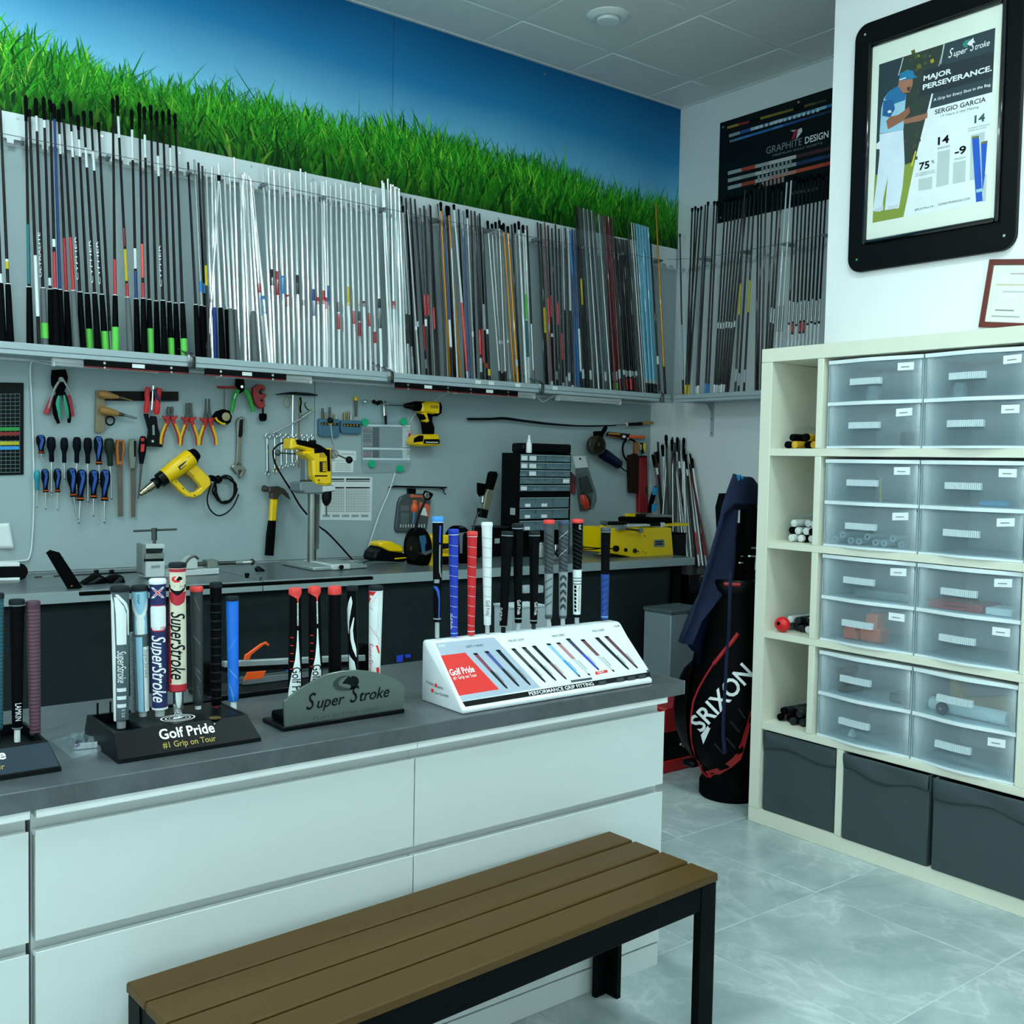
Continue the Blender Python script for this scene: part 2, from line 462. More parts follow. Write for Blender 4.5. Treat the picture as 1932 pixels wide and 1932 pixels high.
# round air valve in the ceiling
q = onz(1147, 28, CEIL_Z)
t = thing('ceiling_vent', 'round white air valve in the ceiling tile above the mural corner', 'vent', (q.x, q.y, CEIL_Z))
MB().lathe((q.x, q.y, CEIL_Z), (q.x, q.y, CEIL_Z - 0.03), [(0, 0.102), (0.3, 0.10), (0.6, 0.085), (0.75, 0.070), (0.4, 0.060)], 40).build('rim', WHITE_PLASTIC, t)
MB().lathe((q.x, q.y, CEIL_Z - 0.005), (q.x, q.y, CEIL_Z - 0.034), [(0, 0.045), (0.6, 0.054), (1, 0.050), (1.02, 0.0)], 36).build('disc', WHITE_PLASTIC, t)
# mural: sky and grass print on boards
def sky_mat():
    m = M('mural sky print', '#3f95c4', 0.55, nz=0.0, spec=0.15)
    nt = m.node_tree; N = nt.nodes; L = nt.links; b = N['Principled BSDF']
    tc = N.new('ShaderNodeTexCoord'); sx = N.new('ShaderNodeSeparateXYZ'); L.new(tc.outputs['Object'], sx.inputs[0])
    mr = N.new('ShaderNodeMapRange'); mr.inputs[1].default_value = 0.27; mr.inputs[2].default_value = 0.90
    L.new(sx.outputs[2], mr.inputs[0])
    r = N.new('ShaderNodeValToRGB'); e = r.color_ramp.elements
    e[0].position = 0; e[0].color = (*srgb('#84d0f4'), 1); e[1].position = 1; e[1].color = (*srgb('#00558c'), 1)  # gradient holds both the printed sky and the light falling off upwards
    k = e.new(0.45); k.color = (*srgb('#2c8cc6'), 1)
    n = N.new('ShaderNodeTexNoise'); n.inputs['Scale'].default_value = 0.9; L.new(tc.outputs['Object'], n.inputs[0])
    ad = N.new('ShaderNodeMath'); ad.operation = 'MULTIPLY_ADD'; ad.inputs[1].default_value = 0.35; ad.inputs[2].default_value = -0.17
    L.new(n.outputs['Fac'], ad.inputs[0])
    a2 = N.new('ShaderNodeMath'); a2.operation = 'ADD'; L.new(ad.outputs[0], a2.inputs[0]); L.new(mr.outputs[0], a2.inputs[1])
    L.new(a2.outputs[0], r.inputs['Fac']); L.new(r.outputs[0], b.inputs['Base Color'])
    return m
MURAL_Z = 2.668
mural = thing('wall_mural', 'wide wall mural print of green grass under a blue sky', 'mural', (2.66, WALL_Y, MURAL_Z))
SKY = sky_mat()
MB().box((-0.6, WALL_Y - 0.006, MURAL_Z), (2.6605, WALL_Y, CEIL_Z - 0.009), 0.001).build('panel', SKY, mural)
MB().box((2.6635, WALL_Y - 0.006, MURAL_Z), (WALL_X - 0.001, WALL_Y, CEIL_Z - 0.009), 0.001).build('panel', SKY, mural)
def grass_print():
    vs = []; fs = []; cols = []
    rnd = random.Random(3)
    def top(x): return 2.985 + 0.03 * math.sin(x * 2.1 + 1) + 0.015 * math.sin(x * 7.3) + (0.02 if 1.6 < x < 3.2 else 0)
    pal = [srgb(c) for c in ('#0f5a16', '#1f7a1c', '#2f9a22', '#47b52a', '#68c832', '#8fd63f', '#b7de62')]
    N = 11500
    for k in range(N):
        x = rnd.uniform(0.55, 4.66)
        layer = rnd.random()                       # 0 back (tall, at the skyline) .. 1 front
        tz = top(x) + rnd.gauss(0.0, 0.028) - layer * 0.23
        if rnd.random() < 0.05: tz += rnd.uniform(0, 0.06)
        L = rnd.uniform(0.10, 0.30)
        bz = max(MURAL_Z + 0.001, tz - L)
        if tz < bz + 0.03: tz = bz + rnd.uniform(0.03, 0.07)
        L = tz - bz
        lean = rnd.gauss(0.0, 0.32) * L; curl = rnd.gauss(0, 0.35) * L
        w = rnd.uniform(0.0035, 0.0108) * (0.8 + layer * 0.7)
        y = WALL_Y - 0.0065 - 0.0005 - layer * 0.004 - rnd.random() * 0.0006
        ci = min(6, max(0, int(rnd.gauss(2.7 - 0.2 * layer, 1.3))))
        c = pal[ci]
        f = rnd.uniform(0.45, 1.25)
        n = 5; o = len(vs)
        for i in range(n + 1):
            s = i / n
            cx = x + lean * s + curl * s * s
            cz = bz + L * (s - (0.18 * abs(curl) / L if L else 0) * s * s)
            cx = min(max(cx, -0.59), WALL_X - 0.003)
            ww = w * (1 - s) ** 0.7 * (0.7 + 0.6 * s) if i < n else 0.0003
            dx = math.cos(math.atan2(lean + 2 * curl * s, L)) * ww
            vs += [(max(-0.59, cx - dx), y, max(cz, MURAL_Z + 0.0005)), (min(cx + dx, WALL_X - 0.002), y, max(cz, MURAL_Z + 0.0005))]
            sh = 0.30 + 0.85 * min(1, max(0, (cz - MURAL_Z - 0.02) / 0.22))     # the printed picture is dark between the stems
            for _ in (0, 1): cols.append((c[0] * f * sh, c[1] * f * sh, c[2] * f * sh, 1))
        for i in range(n):
            a = o + 2 * i; fs.append((a, a + 1, a + 3, a + 2))
    me = D.meshes.new('grass_print'); off = V(mural['_o'])
    me.from_pydata([tuple(V(p) - off) for p in vs], [], fs)
    at = me.color_attributes.new('print', 'FLOAT_COLOR', 'POINT')
    at.data.foreach_set('color', [q for c in cols for q in c])
    m = M('mural grass print', '#3a9a2a', 0.55, nz=0, spec=0.15)
    nt = m.node_tree; a = nt.nodes.new('ShaderNodeAttribute'); a.attribute_name = 'print'
    nt.links.new(a.outputs['Color'], nt.nodes['Principled BSDF'].inputs['Base Color'])
    me.materials.append(m)
    o = D.objects.new('grass_print', me); COL.objects.link(o); o.parent = mural; o['kind'] = 'stuff'
    # dark printed ground behind the blades
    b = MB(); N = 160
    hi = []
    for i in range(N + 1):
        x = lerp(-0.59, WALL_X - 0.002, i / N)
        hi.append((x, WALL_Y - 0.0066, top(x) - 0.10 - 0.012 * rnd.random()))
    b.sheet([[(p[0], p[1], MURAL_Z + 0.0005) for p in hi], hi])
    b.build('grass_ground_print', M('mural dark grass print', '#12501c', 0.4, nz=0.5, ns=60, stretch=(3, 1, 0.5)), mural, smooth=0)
grass_print()
for px, py in ((707, 12), (1028, 140)):
    q = ony(px, py, WALL_Y - 0.007)
    MB().lathe(q, q + V((0, -0.003, 0)), [(0, 0.006), (0.7, 0.005), (1, 0.002)], 10).build('screw', STEEL, mural)
# grey facing board below the ledge, a second lighter one behind the shafts
board = thing('tool_board', 'large grey tool board screwed to the wall behind the workbench', 'board', (2.3, WALL_Y - 0.001, 0.905))
bx = ony(1224.5, 850, WALL_Y).x; bj = ony(592, 800, WALL_Y).x
MB().box((-0.6, WALL_Y - 0.008, 0.905), (bj - 0.0015, WALL_Y - 0.001, 1.728), 0.0012).build('panel', GREY_WALL, board)
MB().box((bj + 0.0015, WALL_Y - 0.008, 0.905), (bx, WALL_Y - 0.001, 1.728), 0.0012).build('panel', GREY_WALL, board)
t = thing('rack_panel', 'plain grey backing panel on the wall behind the leaning shafts', 'panel', (2, WALL_Y - 0.001, 1.76))
MB().box((-0.6, WALL_Y - 0.006, 1.753), (WALL_X - 0.002, WALL_Y - 0.001, 2.545), 0.001).build('sheet', M('rack backing grey', '#a3b2b5', 0.55, nz=0.03, ns=4), t)
# ================================================================ FRONT COUNTER
def laminate_mat(name, a, b, rough=0.35):
    m = M(name, a, rough, nz=0.05)
    nt = m.node_tree; N = nt.nodes; L = nt.links
    tc = N.new('ShaderNodeTexCoord'); n = N.new('ShaderNodeTexNoise'); n.inputs['Scale'].default_value = 5; n.inputs['Detail'].default_value = 8
    n.inputs['Roughness'].default_value = 0.7; n.inputs['Distortion'].default_value = 1.2
    L.new(tc.outputs['Object'], n.inputs['Vector'])
    r = N.new('ShaderNodeValToRGB'); e = r.color_ramp.elements
    e[0].position = 0.3; e[0].color = (*srgb(a), 1); e[1].position = 0.7; e[1].color = (*srgb(b), 1)
    L.new(n.outputs['Fac'], r.inputs['Fac']); L.new(r.outputs[0], N['Principled BSDF'].inputs['Base Color'])
    return m
LAMINATE = laminate_mat('dark concrete laminate', '#3a4043', '#5a6164')
CF_Y = 1.9364                     # plane of the drawer fronts
t = thing('countertop', 'long dark grey concrete-look worktop over the white drawer cabinets', 'worktop', (1.0, 2.2, 0.747))
MB().box((-0.5, 1.917, 0.747), (2.117, 2.545, COUNTER_Z), 0.002).build('top', LAMINATE, t)
MB().box((2.1171, 1.918, 0.748), (2.1182, 2.544, COUNTER_Z - 0.0005)).build('edge_strip', M('light edge strip', '#a9b3b4', 0.3), t, smooth=0)
def cabinet(x0, x1, label, right_end=False):
    t = thing('drawer_cabinet', label, 'cabinet', (x0, CF_Y, 0), 'white drawer cabinets under the counter')
    MB().box((x0, CF_Y + 0.028, 0.08), (x1, 2.52, 0.7465), 0.001).build('body', CABINET, t)
    MB().box((x0 + 0.001, CF_Y + 0.002, 0), (x1 - 0.001, CF_Y + 0.022, 0.062), 0.001).build('plinth', CABINET, t)
    m = MB(); m.prism([(x0 + 0.001, CF_Y - 0.010, 0.7465), (x0 + 0.001, CF_Y - 0.010, 0.731), (x0 + 0.001, CF_Y - 0.008, 0.729), (x0 + 0.001, CF_Y + 0.028, 0.729), (x0 + 0.001, CF_Y + 0.028, 0.7465)], (x1 - x0 - 0.002, 0, 0))
    m.build('top_rail', M('white rail', '#f2f7f5', 0.3), t)
    for z0, z1 in ((0.5055, 0.7047), (0.068, 0.484)):
        # front with the finger groove rolled into its upper edge
        a, b = x0 + 0.0015, x1 - 0.0015
        pr = [(CF_Y, z0), (CF_Y, z1 - 0.001), (CF_Y + 0.001, z1), (CF_Y + 0.005, z1 - 0.001), (CF_Y + 0.009, z1 - 0.010), (CF_Y + 0.015, z1 - 0.012),
              (CF_Y + 0.020, z1 - 0.008), (CF_Y + 0.022, z1 - 0.004), (CF_Y + 0.022, z0)]
        MB().prism([(a, y, z) for y, z in pr], (b - a, 0, 0)).build('drawer_front', CABINET, t)
cabinet(1.2574, 2.0615, 'white two-drawer cabinet at the right end of the counter, behind the bench')
cabinet(0.4613, 1.2574, 'white two-drawer cabinet in the middle of the counter, below the dark grip holder')
cabinet(-0.3430, 0.4530, 'white two-drawer cabinet cut off by the left edge of the photo')

# ================================================================ BENCH SEAT
BN = thing('bench', 'low bench with four brown slats and a black frame before the counter', 'bench', (1.23, 1.72, 0))
bo = V((0.598, 1.865, 0)); bU = V((1.256, 0.061, 0)).normalized(); bW = V((0.061, -1.256, 0)).normalized()
BL = 1.2575; BT = Matrix(((bU.x, bW.x, 0, bo.x), (bU.y, bW.y, 0, bo.y), (0, 0, 1, 0), (0, 0, 0, 1)))
SLAT = M('brown plastic timber slat', '#50380e', 0.5, spec=0.3, nz=0.10, ns=8, stretch=(0.6, 8, 8), bump=0.06, bs=120)
FRAME = M('black powder-coated steel', '#07090b', 0.46, nz=0.1, bump=0.05, bs=400)
for k in range(4):
    w = 0.083; y0 = k * (w + 0.007)
    MB(BT).box((0, y0, 0.400), (BL, y0 + w, 0.420), 0.003).build('slat', SLAT, BN)
bd = 4 * 0.0845 + 3 * 0.005
f = MB(BT)
f.box((0.05, bd - 0.028, 0.340), (BL - 0.05, bd - 0.006, 0.3985), 0.002); f.build('apron', FRAME, BN)
MB(BT).box((0.05, 0.006, 0.340), (BL - 0.05, 0.028, 0.3985), 0.002).build('apron', FRAME, BN)
for x in (0.006, BL - 0.026):
    MB(BT).box((x, 0.05, 0.340), (x + 0.020, bd - 0.05, 0.3985), 0.002).build('end_rail', FRAME, BN)
for ex in (0, 1):
    for ey in (0, 1):
        sx = 1 if ex == 0 else -1; sy = 1 if ey == 0 else -1
        x = 0.003 if ex == 0 else BL - 0.003; y = 0.004 if ey == 0 else bd - 0.004
        w, d, tk = 0.052, 0.052, 0.014
        pts = [(x, y), (x + sx * w, y), (x + sx * w, y + sy * tk), (x + sx * tk, y + sy * tk), (x + sx * tk, y + sy * d), (x, y + sy * d)]
        MB(BT).prism([(px, py, 0.3985) for px, py in pts], (0, 0, -0.3985), 0.0015).build('leg', FRAME, BN)

# ================================================================ REAR WORKBENCH
WB = thing('workbench', 'long grey workbench along the tool wall with a dark cloth hung below', 'workbench', (2.2, 4.05, 0))
def by(x): return lerp(3.758, 3.640, (x - 0.3) / 3.77)
WTOP = laminate_mat('workbench top', '#4d5659', '#626b6d', 0.3)
WEDGE = M('workbench front edge', '#8b999b', 0.45, nz=0.06)
jx = ony(496, 1112, by(1.7)).x
for a, b in ((-0.5, jx - 0.002), (jx + 0.002, 4.07)):
    MB().prism([(a, by(a) + 0.003, 0.899), (b, by(b) + 0.003, 0.899), (b, WALL_Y - 0.009, 0.899), (a, WALL_Y - 0.009, 0.899)], (0, 0, -0.036)).build('top', WTOP, WB, smooth=0)
    MB().prism([(a, by(a), 0.9), (b, by(b), 0.9), (b, by(b) + 0.0028, 0.9), (a, by(a) + 0.0028, 0.9)], (0, 0, -0.040), 0.0005).build('edge_strip', WEDGE, WB, smooth=0)
for x in (-0.3, 1.9, 3.99):
    MB().box((x - 0.03, by(x) + 0.04, 0), (x + 0.03, by(x) + 0.10, 0.862), 0.002).build('leg', FRAME, WB)
    MB().box((x - 0.03, 4.28, 0), (x + 0.03, 4.34, 0.862), 0.002).build('leg', FRAME, WB)
CLOTH = M('dark grey skirt cloth', '#22292b', 0.9, nz=0.2, ns=25, bump=0.3, bs=500)
rows = []
for i in range(14):
    s = i / 13; z = 0.862 - s * 0.80
    r = []
    for k in range(140):
        x = lerp(-0.5, 3.93 - 0.05 * s, k / 139)
        y = by(x) + 0.03 + 0.008 * s * math.sin(x * 9 + 2 * math.sin(x * 3)) + (0.03 * s * math.sin((x - 3.2) * 14) if x > 3.2 else 0) + 0.004 * math.sin(x * 31 + s * 3) * s
        r.append((x, y, z))
    rows.append(r)
MB().sheet(rows).build('skirt', CLOTH, WB, solidify=0.003)

# ================================================================ CUBE SHELF
KX = 3.2; KB = 3.588
SH = thing('cube_shelf', 'tall off-white cube shelf full of clear plastic drawers before the white wall', 'shelf', (3.39, 1.64, 0))
Y0, Y1 = 2.553, 0.733
def kpanel(name, a, b): MB().box(a, b, 0.0012).build(name, KALLAX, SH)
kpanel('side_panel', (KX, 2.503, 0.056), (KB, Y0, 1.768)); kpanel('side_panel', (KX, Y1, 0.056), (KB, Y1 + 0.05, 1.768))
kpanel('top_panel', (KX, Y1, 1.7685), (KB, Y0, 1.82)); kpanel('bottom_panel', (KX, Y1, 0), (KB, Y0, 0.0555))
SZ = [(0.370, 0.397), (0.723, 0.748), (1.065, 1.091), (1.415, 1.443)]
for a, b in SZ: kpanel('shelf_board', (KX + 0.001, Y1 + 0.0505, a), (KB, 2.5025, b))
lv = [0.0565] + [b + 0.0005 for a, b in SZ]; tops = [a - 0.0005 for a, b in SZ] + [1.768]
for k in range(1, 5):
    kpanel('divider', (KX + 0.001, 2.275, lv[k]), (KB, 2.301, tops[k]))
    kpanel('divider', (KX + 0.001, 1.500, lv[k]), (KB, 1.530, tops[k]))
kpanel('divider', (KX + 0.001, 2.138, lv[0]), (KB, 2.167, tops[0]))
kpanel('divider', (KX + 0.001, 1.075, lv[0]), (KB, 1.105, tops[0]))

# fabric boxes in the bottom row
BOXM = M('dark grey fabric', '#3a4649', 0.75, nz=0.06, ns=60, bump=0.2, bs=700)
def storage_box(y1, y0, label, fx):
    t = thing('storage_box', label, 'box', (fx + 0.17, (y0 + y1) / 2, 0.0565), 'dark fabric boxes in the bottom row')
    z0, z1 = 0.0565, 0.364
    zs = z1 - 0.055
    m = MB(); w = 0.010
    m.box((fx, y0, z0), (fx + w, y1, zs + 0.004), 0.003); m.box((fx + 0.34, y0, z0), (fx + 0.35, y1, z1), 0.003)
    m.box((fx + w, y0, z0), (fx + 0.34, y0 + w, z1), 0.002); m.box((fx + w, y1 - w, z0), (fx + 0.34, y1, z1), 0.002); m.box((fx + w, y0 + w, z0), (fx + 0.34, y1 - w, z0 + 0.008))
    m.build('body', BOXM, t)
    # turned-over hem with a loose lower edge
    rows = []
    for i in range(8):
        s = i / 7; r = []
        for k in range(25):
            y = lerp(y0 + 0.001, y1 - 0.001, k / 24); q = (k / 24 - 0.5)
            z = z1 - s * (0.062 + 0.012 * math.sin(q * 5 + y * 7))
            x = fx - 0.0035 - 0.004 * math.sin(PI * s) * (0.6 + 0.4 * math.sin(y * 19)) + 0.002 * math.sin(q * 9 + s * 4)
            r.append((x, y, z))
        rows.append(r)
    MB().sheet(rows).build('hem', BOXM, t, solidify=0.003)
storage_box(2.495, 2.172, 'dark grey fabric box in the bottom left cube of the shelf', KX + 0.012)
storage_box(2.132, 1.806, 'dark grey fabric box in the second bottom cube, sticking out slightly', KX - 0.005)
storage_box(1.788, 1.465, 'dark grey fabric box in the third bottom cube, cut off at the right edge', KX - 0.010)

# clear drawer towers: two drawers each, two towers per row
FROST = translucent('frosted drawer plastic', '#dfeaee', 0.24, 0.25, (0.88, 0.95, 0.98))
_n = FROST.node_tree; _a = _n.nodes.new('ShaderNodeAttribute'); _a.attribute_name = 'end_light'; _n.links.new(_a.outputs['Fac'], _n.nodes['Mix Shader'].inputs[0])
FROST2 = translucent('frosted drawer side plastic', '#e6f2f5', 0.50, 0.25, (0.88, 0.96, 1.0))
RAILP = M('white translucent rail', '#eaf4f6', 0.3, nz=0.02)
HANDLE = M('pale ribbed handle plastic', '#cfdee4', 0.35, nz=0.03)
STICK = M('white sticker', '#eef3f4', 0.6, nz=0.02)
def wave(q):        # bowed drawer front, q 0..1 across
    return -0.010 * math.cos((q - 0.5) * 2 * PI) - 0.002
def strip(y1, y0, z0, z1, xo, th, n=20):
    m = MB(); rows_f = []; rows_b = []
    for k in range(n + 1):
        q = k / n; y = lerp(y1, y0, q); x = KX + wave(q) + xo
        rows_f.append((x, y)); rows_b.append((x + th, y))
    loop = rows_f + rows_b[::-1]
    m.prism([(x, y, z0) for x, y in loop], (0, 0, z1 - z0))
    return m
def tower(y1, y0, zb, label, stickers=(1, 1), dz=0.0):
    t = thing('drawer_tower', label, 'drawers', (KX + 0.17, (y0 + y1) / 2, zb), 'clear plastic drawer towers in the shelf')
    H = 0.313; zt = zb + H
    zm = zb + 0.158
    f = MB()
    f.box((KX + 0.012, y0, zb + 0.002), (KX + 0.34, y0 + 0.0022, zt - 0.008)); f.box((KX + 0.012, y1 - 0.0022, zb + 0.002), (KX + 0.34, y1, zt - 0.008))
    f.box((KX + 0.338, y0, zb + 0.002), (KX + 0.34, y1, zt - 0.008))
    f.build('casing', FROST2, t)
    strip(y1, y0, zt - 0.013, zt, 0.0, 0.32).build('lid', RAILP, t)
    strip(y1 - 0.001, y0 + 0.001, zm - 0.006, zm + 0.006, 0.0, 0.03).build('middle_rail', RAILP, t)
    strip(y1 - 0.001, y0 + 0.001, zb, zb + 0.008, 0.0, 0.32).build('bottom_rail', RAILP, t)
    for k, (a, b) in enumerate(((zm + 0.0065, zt - 0.0145), (zb + 0.0085, zm - 0.0075))):
        yy1, yy0 = y1 - 0.006, y0 + 0.006
        d = MB(); d.box((KX + 0.012, yy0, a), (KX + 0.315, yy0 + 0.002, b - 0.012)); d.box((KX + 0.012, yy1 - 0.002, a), (KX + 0.315, yy1, b - 0.012))
        d.box((KX + 0.313, yy0 + 0.002, a), (KX + 0.315, yy1 - 0.002, b - 0.012)); d.box((KX + 0.012, yy0 + 0.002, a), (KX + 0.313, yy1 - 0.002, a + 0.002))
        dr = d.build('drawer', FROST2, t)
        fr = MB(); n = 24; rw = [[], []]
        for i in range(n + 1):
            q = i / n
            for z, r in ((a, 0), (b, 1)): rw[r].append((KX + wave(q) + 0.004, lerp(yy1, yy0, q), z))
        fr.sheet(rw); fo = fr.build('front_panel', FROST, dr, solidify=0.0022)
        at = fo.data.color_attributes.new('end_light', 'FLOAT_COLOR', 'POINT')      # light caught by the curved ends, painted in as whiter plastic
        for i, v in enumerate(fo.data.vertices):
            q = (i % (n + 1)) / n; e = 0.13 + 0.50 * math.exp(-q / 0.075) + 0.45 * math.exp(-(1 - q) / 0.05)
            at.data[i].color = (e, e, e, 1)
        # ribbed grip bar standing off the front
        ym = lerp(yy1, yy0, 0.45); w = 0.062; zh = lerp(a, b, 0.50)
        m = MB(); nr = 20
        for i in range(nr):
            ya = ym + w - i * (2 * w / nr); q = (yy1 - ya) / (yy1 - yy0)
            m.box((KX + wave(q) - 0.010, ya - 2 * w / nr * 0.82, zh - 0.011), (KX + wave(q) + 0.0038, ya, zh + 0.011))
        m.build('handle', HANDLE, dr, smooth=0)
        if stickers[k]:
            ys = lerp(yy1, yy0, 0.765); q0 = (yy1 - ys) / (yy1 - yy0); q1 = q0 + 0.155
            zc = lerp(a, b, 0.80 if k else 0.83); tl = random.uniform(-0.002, 0.002)
            pa = V((KX + wave(q0) + 0.0035, ys, zc - 0.013 + tl)); pb = V((KX + wave(q1) + 0.0035, lerp(yy1, yy0, q1), zc - 0.013 - tl))
            flat('sticker', [pa, pb, pb + V((0, 0, 0.026)), pa + V((0, 0, 0.026))], STICK, dr, (-1, 0, 0), 0.0008)
            mid = lerp(pa, pb, 0.22) + V((-0.0012, 0, 0.010))
            flat('handwriting', [mid, lerp(pa, pb, 0.72) + V((-0.0012, 0, 0.010)), lerp(pa, pb, 0.72) + V((-0.0012, 0, 0.0125)), mid + V((0, 0, 0.0025))], GREY_INK, dr, (-1, 0, 0), 0.0006)
rowsn = ['bottom', 'third', 'second', 'top']
for k, (a, b) in enumerate(SZ):
    zb = b + 0.0008
    tower(2.2585, 1.892, zb, 'clear plastic two-drawer tower in the left half of the %s drawer row' % rowsn[k], (1, 0) if False else ((0, 0) if k == 0 else (1, 1)))
    tower(1.886, 1.534, zb, 'clear plastic two-drawer tower in the right half of the %s drawer row' % rowsn[k], (0, 1) if k == 0 else (1, 1))
# ---- things lying in the drawers
def row_z(k, upper): return SZ[k][1] + (0.168 if upper else 0.0125)
ORG = M('orange plastic part', '#f4581a', 0.45)
m = MB(); q = V((KX + 0.05, 2.19, row_z(1, 0)))
m.prism([q, q + V((0, -0.055, 0.004)), q + V((0, -0.045, 0.045)), q + V((0, -0.018, 0.055)), q + V((0, 0.004, 0.035))], (0.05, 0, 0), 0.004)
tag(m.build('orange_clip', ORG), 'small orange plastic clip in a clear drawer, left of a taller one', 'clip')
m = MB(); q = V((KX + 0.06, 2.125, row_z(1, 0)))
m.prism([q, q + V((0, -0.075, 0)), q + V((0, -0.078, 0.045)), q + V((0, -0.06, 0.052)), q + V((0, -0.065, 0.105)), q + V((0, -0.02, 0.10)), q + V((0, -0.012, 0.05)), q + V((0, 0.005, 0.04))], (0.06, 0, 0), 0.004)
tag(m.build('orange_clip', ORG), 'larger orange plastic clip in a clear drawer beside a small one', 'clip')
t = thing('red_case', 'flat red case lying in a clear drawer of the third row', 'case', (KX + 0.1, 1.77, row_z(2 - 1, 1)))
z = row_z(1, 1); MB().box((KX + 0.03, 1.67, z), (KX + 0.16, 1.86, z + 0.026), 0.004).build('body', M('red case', '#b3202c', 0.4), t)
MB().box((KX + 0.0297, 1.72, z + 0.011), (KX + 0.0305, 1.80, z + 0.014)).build('latch', BLACK, t)
tag(MB().box((KX + 0.03, 1.575, z), (KX + 0.12, 1.66, z + 0.024), 0.003).build('white_carton', PAPER), 'low white carton beside the red case in a clear drawer', 'box')
t = thing('paper_roll', 'thick white paper roll lying in a clear drawer of the bottom row', 'roll', (KX + 0.07, 1.72, row_z(0, 1)))
z = row_z(0, 1) + 0.024; MB().rod((KX + 0.07, 1.85, z), (KX + 0.06, 1.585, z), 0.023, 18).build('body', PAPER, t)
MB().rod((KX + 0.0705, 1.8515, z), (KX + 0.0595, 1.5835, z), 0.009, 12).build('core', MID_GREY, t)
t = thing('castor_wheel', 'small black castor wheel lying before the white roll in a drawer', 'wheel', (KX + 0.03, 1.79, row_z(0, 1)))
z = row_z(0, 1) + 0.022; MB().lathe((KX + 0.018, 1.79, z), (KX + 0.036, 1.79, z), [(0, 0.014), (0.1, 0.019), (0.3, 0.021), (0.7, 0.021), (0.9, 0.019), (1, 0.014)], 18).build('tyre', BLACK_MATT, t)
MB().rod((KX + 0.015, 1.79, z), (KX + 0.039, 1.79, z), 0.005).build('axle', STEEL, t)
q = V((KX + 0.13, 1.825, row_z(0, 1)))
tag(MB().prism([q, q + V((0, -0.26, 0)), q + V((0, -0.25, 0.085)), q + V((0, -0.16, 0.07)), q + V((0, -0.05, 0.045)), q + V((0, -0.02, 0.11)), q + V((0, 0.0, 0.10))], (0.05, 0, 0), 0.006).build('yellow_pouch', M('ochre plastic', '#b58d2c', 0.5)), 'ochre yellow pouch behind the white roll in a clear drawer', 'pouch')
for k, (ya, rr) in enumerate(((2.20, 0.016), (2.175, 0.013))):
    z = row_z(0, 1)
    m = MB().rod((KX + 0.05, ya, z + 0.06 * (1 - k) + rr), (KX + 0.12, ya - 0.02, z + rr + 0.06 * (1 - k)), rr, 14)
    if k == 0: m.box((KX + 0.05, ya - 0.03, z), (KX + 0.11, ya + 0.01, z + 0.06), 0.004)
    tag(m.build('black_bracket', BLACK), 'black round-topped part at the left of a bottom row drawer' if k == 0 else 'small black roller beside the round-topped part in a drawer', 'bracket')
rnd = random.Random(5)
for k in range(9):          # clear tubes in the third row
    ya = 2.225 - k * 0.033; z = row_z(2, 0) + 0.013 + (0.018 if k % 3 == 1 else 0)
    t = MB().lathe((KX + 0.03, ya, z), (KX + 0.16, ya + rnd.uniform(-0.01, 0.01), z), [(0, 0.006), (0, 0.012), (1, 0.012), (1, 0.006), (0.0, 0.006)], 14, cap=False).build('clear_tube', translucent('milky tube', '#d6e2e6', 0.5))
    tag(t, 'short milky plastic tube lying in the lower left drawer of the second drawer row', 'tube', 'milky tubes in the second row drawer')
for (yc, zz, w, h, nm, lab, mt) in ((2.12, row_z(3, 1), 0.05, 0.055, 'clear_jar', 'clear jar of small parts in the top left drawer', 'c'), (1.80, row_z(3, 1), 0.045, 0.05, 'clear_jar', 'clear jar of small parts in the top right drawer', 'c'),
                                (1.98, row_z(3, 0), 0.03, 0.05, 'black_fitting', 'small black fitting in the lower left drawer of the top row', 'k'), (1.95, row_z(0, 1), 0.10, 0.035, 'tool_pack', 'dark pack of fittings in the upper left bottom row drawer', 'k'),
                                (1.66, row_z(2, 1), 0.10, 0.02, 'blue_sheet', 'pale blue folded sheet in a second row drawer', 'b'), (2.02, row_z(1, 1), 0.26, 0.03, 'grey_bag', 'flat grey bag of parts in the third row drawer', 'g')):
    mt2 = {'c': translucent('clear jar', '#dfeaea', 0.3), 'k': DARK_GREY, 'b': M('pale blue sheet', '#4a9cc4', 0.5), 'g': M('grey bag film', '#7d8d8f', 0.3)}[mt]
    q = V((KX + 0.08, yc, zz))
    if mt == 'c': o = MB().lathe(q, q + V((0, 0, h)), [(0, w * 0.45), (0.1, w * 0.5), (0.75, w * 0.5), (0.85, w * 0.42), (1, w * 0.42)], 16).build(nm, mt2)
    else: o = MB().box(q + V((-0.03, -w / 2, 0)), q + V((0.05, w / 2, h)), 0.006).build(nm, mt2)
    tag(o, lab, nm.split('_')[1])
q = V((KX + 0.03, 2.045, row_z(2, 1)))
tag(MB().rod(q, q + V((0, 0.004, 0.085)), 0.004).build('yellow_stick', M('dull yellow', '#b08c30', 0.5)), 'thin yellow stick upright in a second row drawer', 'stick')
q = V((KX + 0.05, 2.16, row_z(0, 0)))
tag(MB().prism([q, q + V((0, -0.028, 0)), q + V((0, -0.012, 0.028))], (0.02, 0, 0), 0.002).build('white_wedge', PAPER), 'small white wedge in the lowest left drawer', 'wedge')
